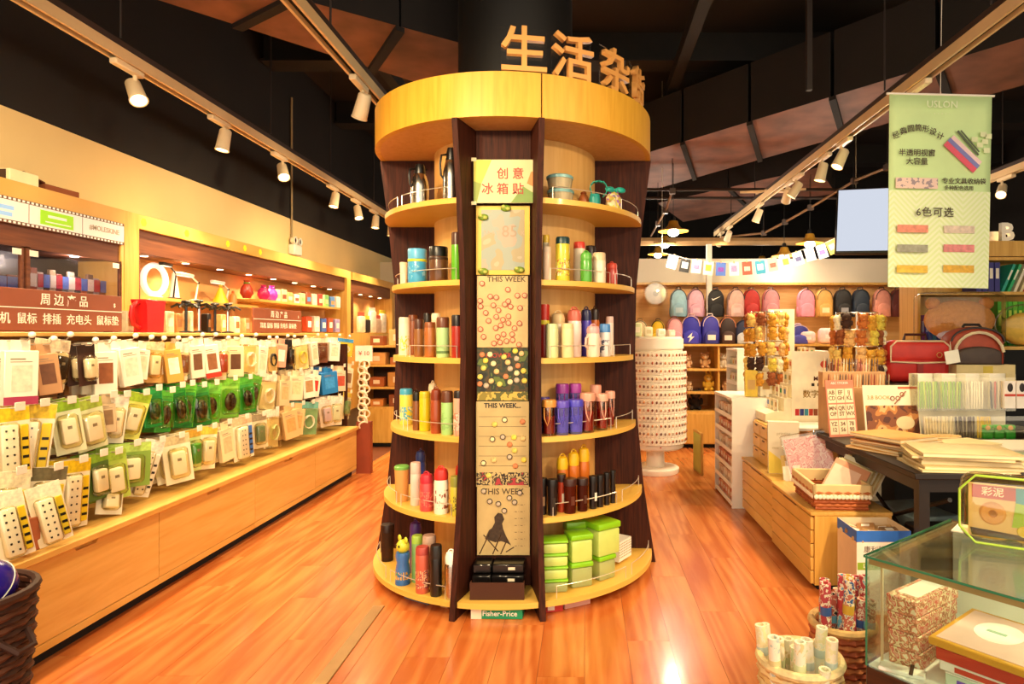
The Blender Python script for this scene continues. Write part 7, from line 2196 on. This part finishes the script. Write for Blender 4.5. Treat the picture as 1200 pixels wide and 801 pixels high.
# ------------------------------------------------------------------ glass showcase
GX, GY = .83, 1.89
GA = math.atan2(-.785, .62)
GU = Vector((math.cos(GA), math.sin(GA), 0)); GV = Vector((-math.sin(GA), math.cos(GA), 0))
GZ0, GZ1 = .425, .75
GL_, GD = 1.30, .60
t = thing('glass_showcase', 'glass showcase with a dark wood base, set at an angle', 'showcase', (GX, GY, 0), GA)
obj('wood_base', MB().rbox(0, GL_, 0, GD, 0, GZ0, .004, 1), wood('#2a120b', '#46210f', .4, (10, 1, 1), 5, coat=.2, name='showcase_wood'), t)
GLS = clear('#f6fefa', .035, .01)
GED = mat('#2f7a5a', .15, 0, 0, coat=.5)
obj('display_floor', MB().box(.006, GL_ - .006, .006, GD - .006, GZ0, GZ0 + .004), mat('#f4f2ea', .4), t, smooth=False)
obj('glass_pane', MB().box(0, GL_, 0, .005, GZ0, GZ1 - .006), GLS, t); obj('glass_pane', MB().box(0, .005, .005, GD, GZ0, GZ1 - .006), GLS, t)
obj('glass_pane', MB().box(GL_ - .005, GL_, .005, GD, GZ0, GZ1 - .006), GLS, t); obj('glass_pane', MB().box(.005, GL_ - .005, GD - .005, GD, GZ0, GZ1 - .006), GLS, t)
obj('back_panel', MB().box(.006, GL_ - .006, GD - .012, GD - .006, GZ0 + .004, GZ1 - .03), mat('#ece8dc', .4, 0, .02), t, smooth=False)
obj('glass_top', MB().box(-.004, GL_ + .004, -.004, GD + .004, GZ1 - .006, GZ1), GLS, t)
for b_ in ((-.0045, GL_, -.0050, -.0040, GZ1 - .0065, GZ1 + .0003), (-.0050, -.0040, -.0045, GD, GZ1 - .0065, GZ1 + .0003), (-.0006, .0054, -.0006, .0002, GZ0, GZ1 - .006)):
    obj('green_glass_edge', MB().box(*b_), GED, t, smooth=False)
obj('top_frame', MB().box(.006, GL_ - .006, .006, .018, GZ1 - .026, GZ1 - .007).box(.006, .018, .018, GD - .006, GZ1 - .026, GZ1 - .007), mat('#b08a5c', .4), t, smooth=False)
obj('corner_post', MB().box(.03, .036, .03, .036, GZ0 + .004, GZ1 - .026), mat('#d8c8a8', .3, .4), t, smooth=False)


def gs(u, v, z):
    p = Vector((GX, GY, z)) + GU * u + GV * v
    return p


FLO = GZ0 + .0045


def sbox(u, v, z, w_, d_, h_, rz, lab, m, parts=(), name='gift_box', cat='gift box'):
    q = thing(name, lab, cat, gs(u, v, z), GA + R(rz))
    obj('box', MB().rbox(-w_ / 2, w_ / 2, -d_ / 2, d_ / 2, 0, h_, .003, 1), m, q)
    for nm, bx, mm in parts:
        obj(nm, MB().box(*bx), mm, q, smooth=False)
    return q


WB = mat('#f0eade', .4, 0, .02)
sbox(.36, .17, FLO, .34, .20, .035, 3, 'flat clear-topped box with violet lettering at the bottom of the showcase pile', mat('#c8d8c0', .4), (('violet_lettering', (-.14, .10, -.1012, -.10, .010, .025), mat('#6a48c0', .4)), ('white_lid', (-.17, .17, -.10, .10, .035, .037), WB)))
sbox(.365, .18, FLO + .0375, .38, .22, .028, 2, 'white box with red stripes in the showcase pile', WB, (('red_stripe', (-.15, -.02, -.1112, -.11, .006, .020), mat('#c8402a', .4)), ('red_stripe', (.03, .16, -.1112, -.11, .006, .020), mat('#c8402a', .4))))
sbox(.37, .19, FLO + .0660, .40, .26, .036, 1, 'red box under the framed one in the showcase pile', mat('#c03a28', .4), (('white_end', (-.2005, -.199, -.12, .12, .004, .018), WB),))
q = sbox(.375, .20, FLO + .1025, .44, .30, .022, 0, 'pink picture box with a golden frame on top of the showcase pile', mat('#d89a30', .4), (('pink_field', (-.205, .205, -.135, .135, .0222, .0232), mat('#e4b8b0', .4)),))
obj('white_oval_print', MB().lathe([(0, .0232), (.06, .0232), (.06, .0240), (0, .0240)], 24, (-.10, .02, 0), sy=1.25), mat('#f6f0ea', .4), q)
obj('white_field_print', MB().box(.0, .17, -.10, .10, .0232, .0240), mat('#e8e8ec', .4), q, smooth=False); obj('grey_figure_print', MB().box(.10, .17, -.09, .02, .0240, .0246), mat('#b0b8c0', .4), q, smooth=False)
obj('mark_print', MB().box(-.13, -.08, .01, .025, .0240, .0246), mat('#8aa890', .4), q, smooth=False)
PTN = prnt(['#d8a08a', '#c85a4a', '#e0c8a0', '#a86a4a', '#d88a6a', '#e8d8b8'], 40, .5, 'noise', 8)
for i in range(4):
    sbox(.075, .20, FLO + i * .05, .09, .26, .049, 2 - 1.5 * i, ('bottom', 'second', 'third', 'top')[i] + ' flower-patterned box in the stack against the showcase side', PTN, (('white_field', (-.03, .03, -.09, .09, .049, .0496), mat('#f0e6dc', .4)),))
sbox(.85, .34, FLO, .30, .26, .12, 0, 'white box deep in the showcase', WB, (('grey_print', (-.1, .1, -.1312, -.13, .03, .08), mat('#b8c0c0', .4)),))
sbox(.09, .035, FLO, .12, .045, .012, 20, 'white card lying near the showcase corner', WB, (('dark_clip', (.02, .03, -.03, .03, .012, .016), BLK),), 'flat_card', 'card')
for i, (u, v, c, lab) in enumerate(((.75, .15, '#d8e0c8', 'pale green case at the far side of the showcase'), (1.05, .2, '#e8d0c0', 'peach case at the far side of the showcase'))):
    sbox(u, v, FLO, .2, .16, .07, 5, lab, mat(c, .4), (('print', (-.06, .06, -.0812, -.08, .02, .05), mat('#a8b0a0', .4)),))
# dough toy case on the showcase
p = at(1190, 641, 1.98)
q = thing('toy_case', 'clear rounded toy case with a colourful printed insert on the showcase', 'toy case', (p.x, p.y, GZ1 + .001), R(-32))
obj('clear_shell', MB().rbox(-.15, .15, -.05, .05, 0, .215, .045, 4), clear('#fff8e0', .14, .05), q)
obj('green_edge', MB().tube([(-.148, -.052, .05), (-.148, -.052, .165), (-.105, -.052, .212), (.105, -.052, .212), (.148, -.052, .165), (.148, -.052, .05), (.105, -.052, .004), (-.105, -.052, .004)], .004, 6, True), mat('#a8c83a', .4), q)
obj('insert_card', MB().rbox(-.125, .125, -.030, -.026, .02, .185, .0015, 1), mat('#e6c890', .5), q)
obj('red_banner_print', MB().box(-.115, .0, -.0315, -.030, .14, .18), mat('#b8442a', .5), q, smooth=False); text('彩泥', .03, WHT, q, (-.06, -.032, .16), bold=.01)
obj('blue_print', MB().box(.0, .12, -.0312, -.030, .11, .18), mat('#3a9ac0', .5), q, smooth=False)
obj('green_print', MB().prism([(-.01, .06), (.12, .06), (.12, .12), (.0, .135)], -.0325, -.0312, 'y'), mat('#a0c81e', .5), q, smooth=False)
obj('dark_foot_print', MB().prism([(-.12, .045), (.12, .03), (.12, .022), (-.115, .022)], -.0325, -.0305, 'y'), mat('#3a2418', .5), q, smooth=False)
m = MB(); m.T = Matrix.Translation((-.06, -.031, .095)) @ T90; m.lathe([(0, 0), (.036, 0), (.03, .006), (.012, .006), (.010, 0)], 18); obj('doughnut_print', m, mat('#e0a860', .5), q)
m = MB(); m.T = Matrix.Translation((.02, -.031, .05)) @ T90; m.lathe([(0, 0), (.018, 0), (.016, .004), (0, .004)], 14); obj('yellow_dot_print', m, mat('#e0c83a', .5), q)
obj('dough_block', MB().rbox(-.10, -.02, -.02, .03, .01, .09, .012, 2).rbox(.0, .08, -.02, .03, .01, .10, .012, 2), mat('#d8b05a', .6), q)
for i, (u, v, c) in enumerate(((.12, .50, '#efe6d6'), (.30, .53, '#d8d0b0'))):
    q = thing('flyer_pile', ('white', 'cream')[i] + ' flyer lying on the glass top near its back edge', 'flyer', gs(u, v, GZ1 + .001), GA + R(10 + 20 * i)); obj('sheet', MB().box(-.07, .07, -.05, .05, 0, .004), mat(c, .5), q, smooth=False); obj('print', MB().box(-.05, .05, -.03, .01, .004, .0045), mat('#c8c0a8', .5), q, smooth=False)

# ------------------------------------------------------------------ baskets of rolls
def roll_basket(loc, r_, h_, rolls, lab, c1, c2, rimc, rl, cols, length, seed, lean=8):
    t = wicker('roll_basket', lab, loc, r_ * .86, r_, h_, c1, c2, rim=rimc)
    r2 = random.Random(seed)
    n_ = 0
    for ring_, cnt_ in ((0, 1), (.42, 5), (.80, 9)):
        for i in range(cnt_):
            a = 2 * PI * i / max(cnt_, 1) + ring_
            x, y = r_ * ring_ * .84 * math.cos(a), r_ * ring_ * .84 * math.sin(a)
            c = cols[(n_ * 3 + seed) % len(cols)]
            L_ = length * r2.uniform(.86, 1.1)
            q = thing('paper_roll', ordn(n_) + ' ' + rl, 'paper roll', (loc[0] + x, loc[1] + y, .014), rot=(R(r2.uniform(-lean, lean) * .5 - y * 30), R(r2.uniform(-lean, lean) * .5 + x * 30), 0), group=rl)
            key = ('roll', c, round(L_, 2))
            obj('roll', MB().lathe([(0, 0), (.0185, 0), (.0185, L_), (.011, L_), (.010, L_ - .02), (0, L_ - .02)], 12), prnt([c, c, '#efe2c8', rolls[n_ % len(rolls)]], 55, .5, 'noise', n_), q)
            obj('band', MB().lathe([(.0187, L_ * .78), (.0196, L_ * .78), (.0196, L_ * .84), (.0187, L_ * .84)], 12), mat(rolls[(n_ + 1) % len(rolls)], .4), q)
            n_ += 1


roll_basket((.935, 2.32, 0), .105, .36, ['#b83a3a', '#3a5a9a', '#d8a83a', '#2a2a2a', '#6ab0c8'], 'round wicker basket of colourful paper rolls beside the showcase', '#a8502a', '#c87a44', '#d8b070', 'paper roll in the basket of colourful rolls', ['#c86a5a', '#3a4a8a', '#e0b890', '#b8404a', '#4a8a9a', '#e8c8a0'], .50, 3)
roll_basket((.70, 2.08, 0), .125, .35, ['#c8d0a0', '#e6dca8', '#b8c8c0', '#d8c890'], 'cream round basket of pale paper rolls at the bottom edge', '#d0a868', '#e0c088', '#e4cc94', 'paper roll in the basket of pale rolls', ['#efe6d0', '#e0dcb8', '#e8d8a8', '#dfe0c8', '#efe2c0'], .40, 5)
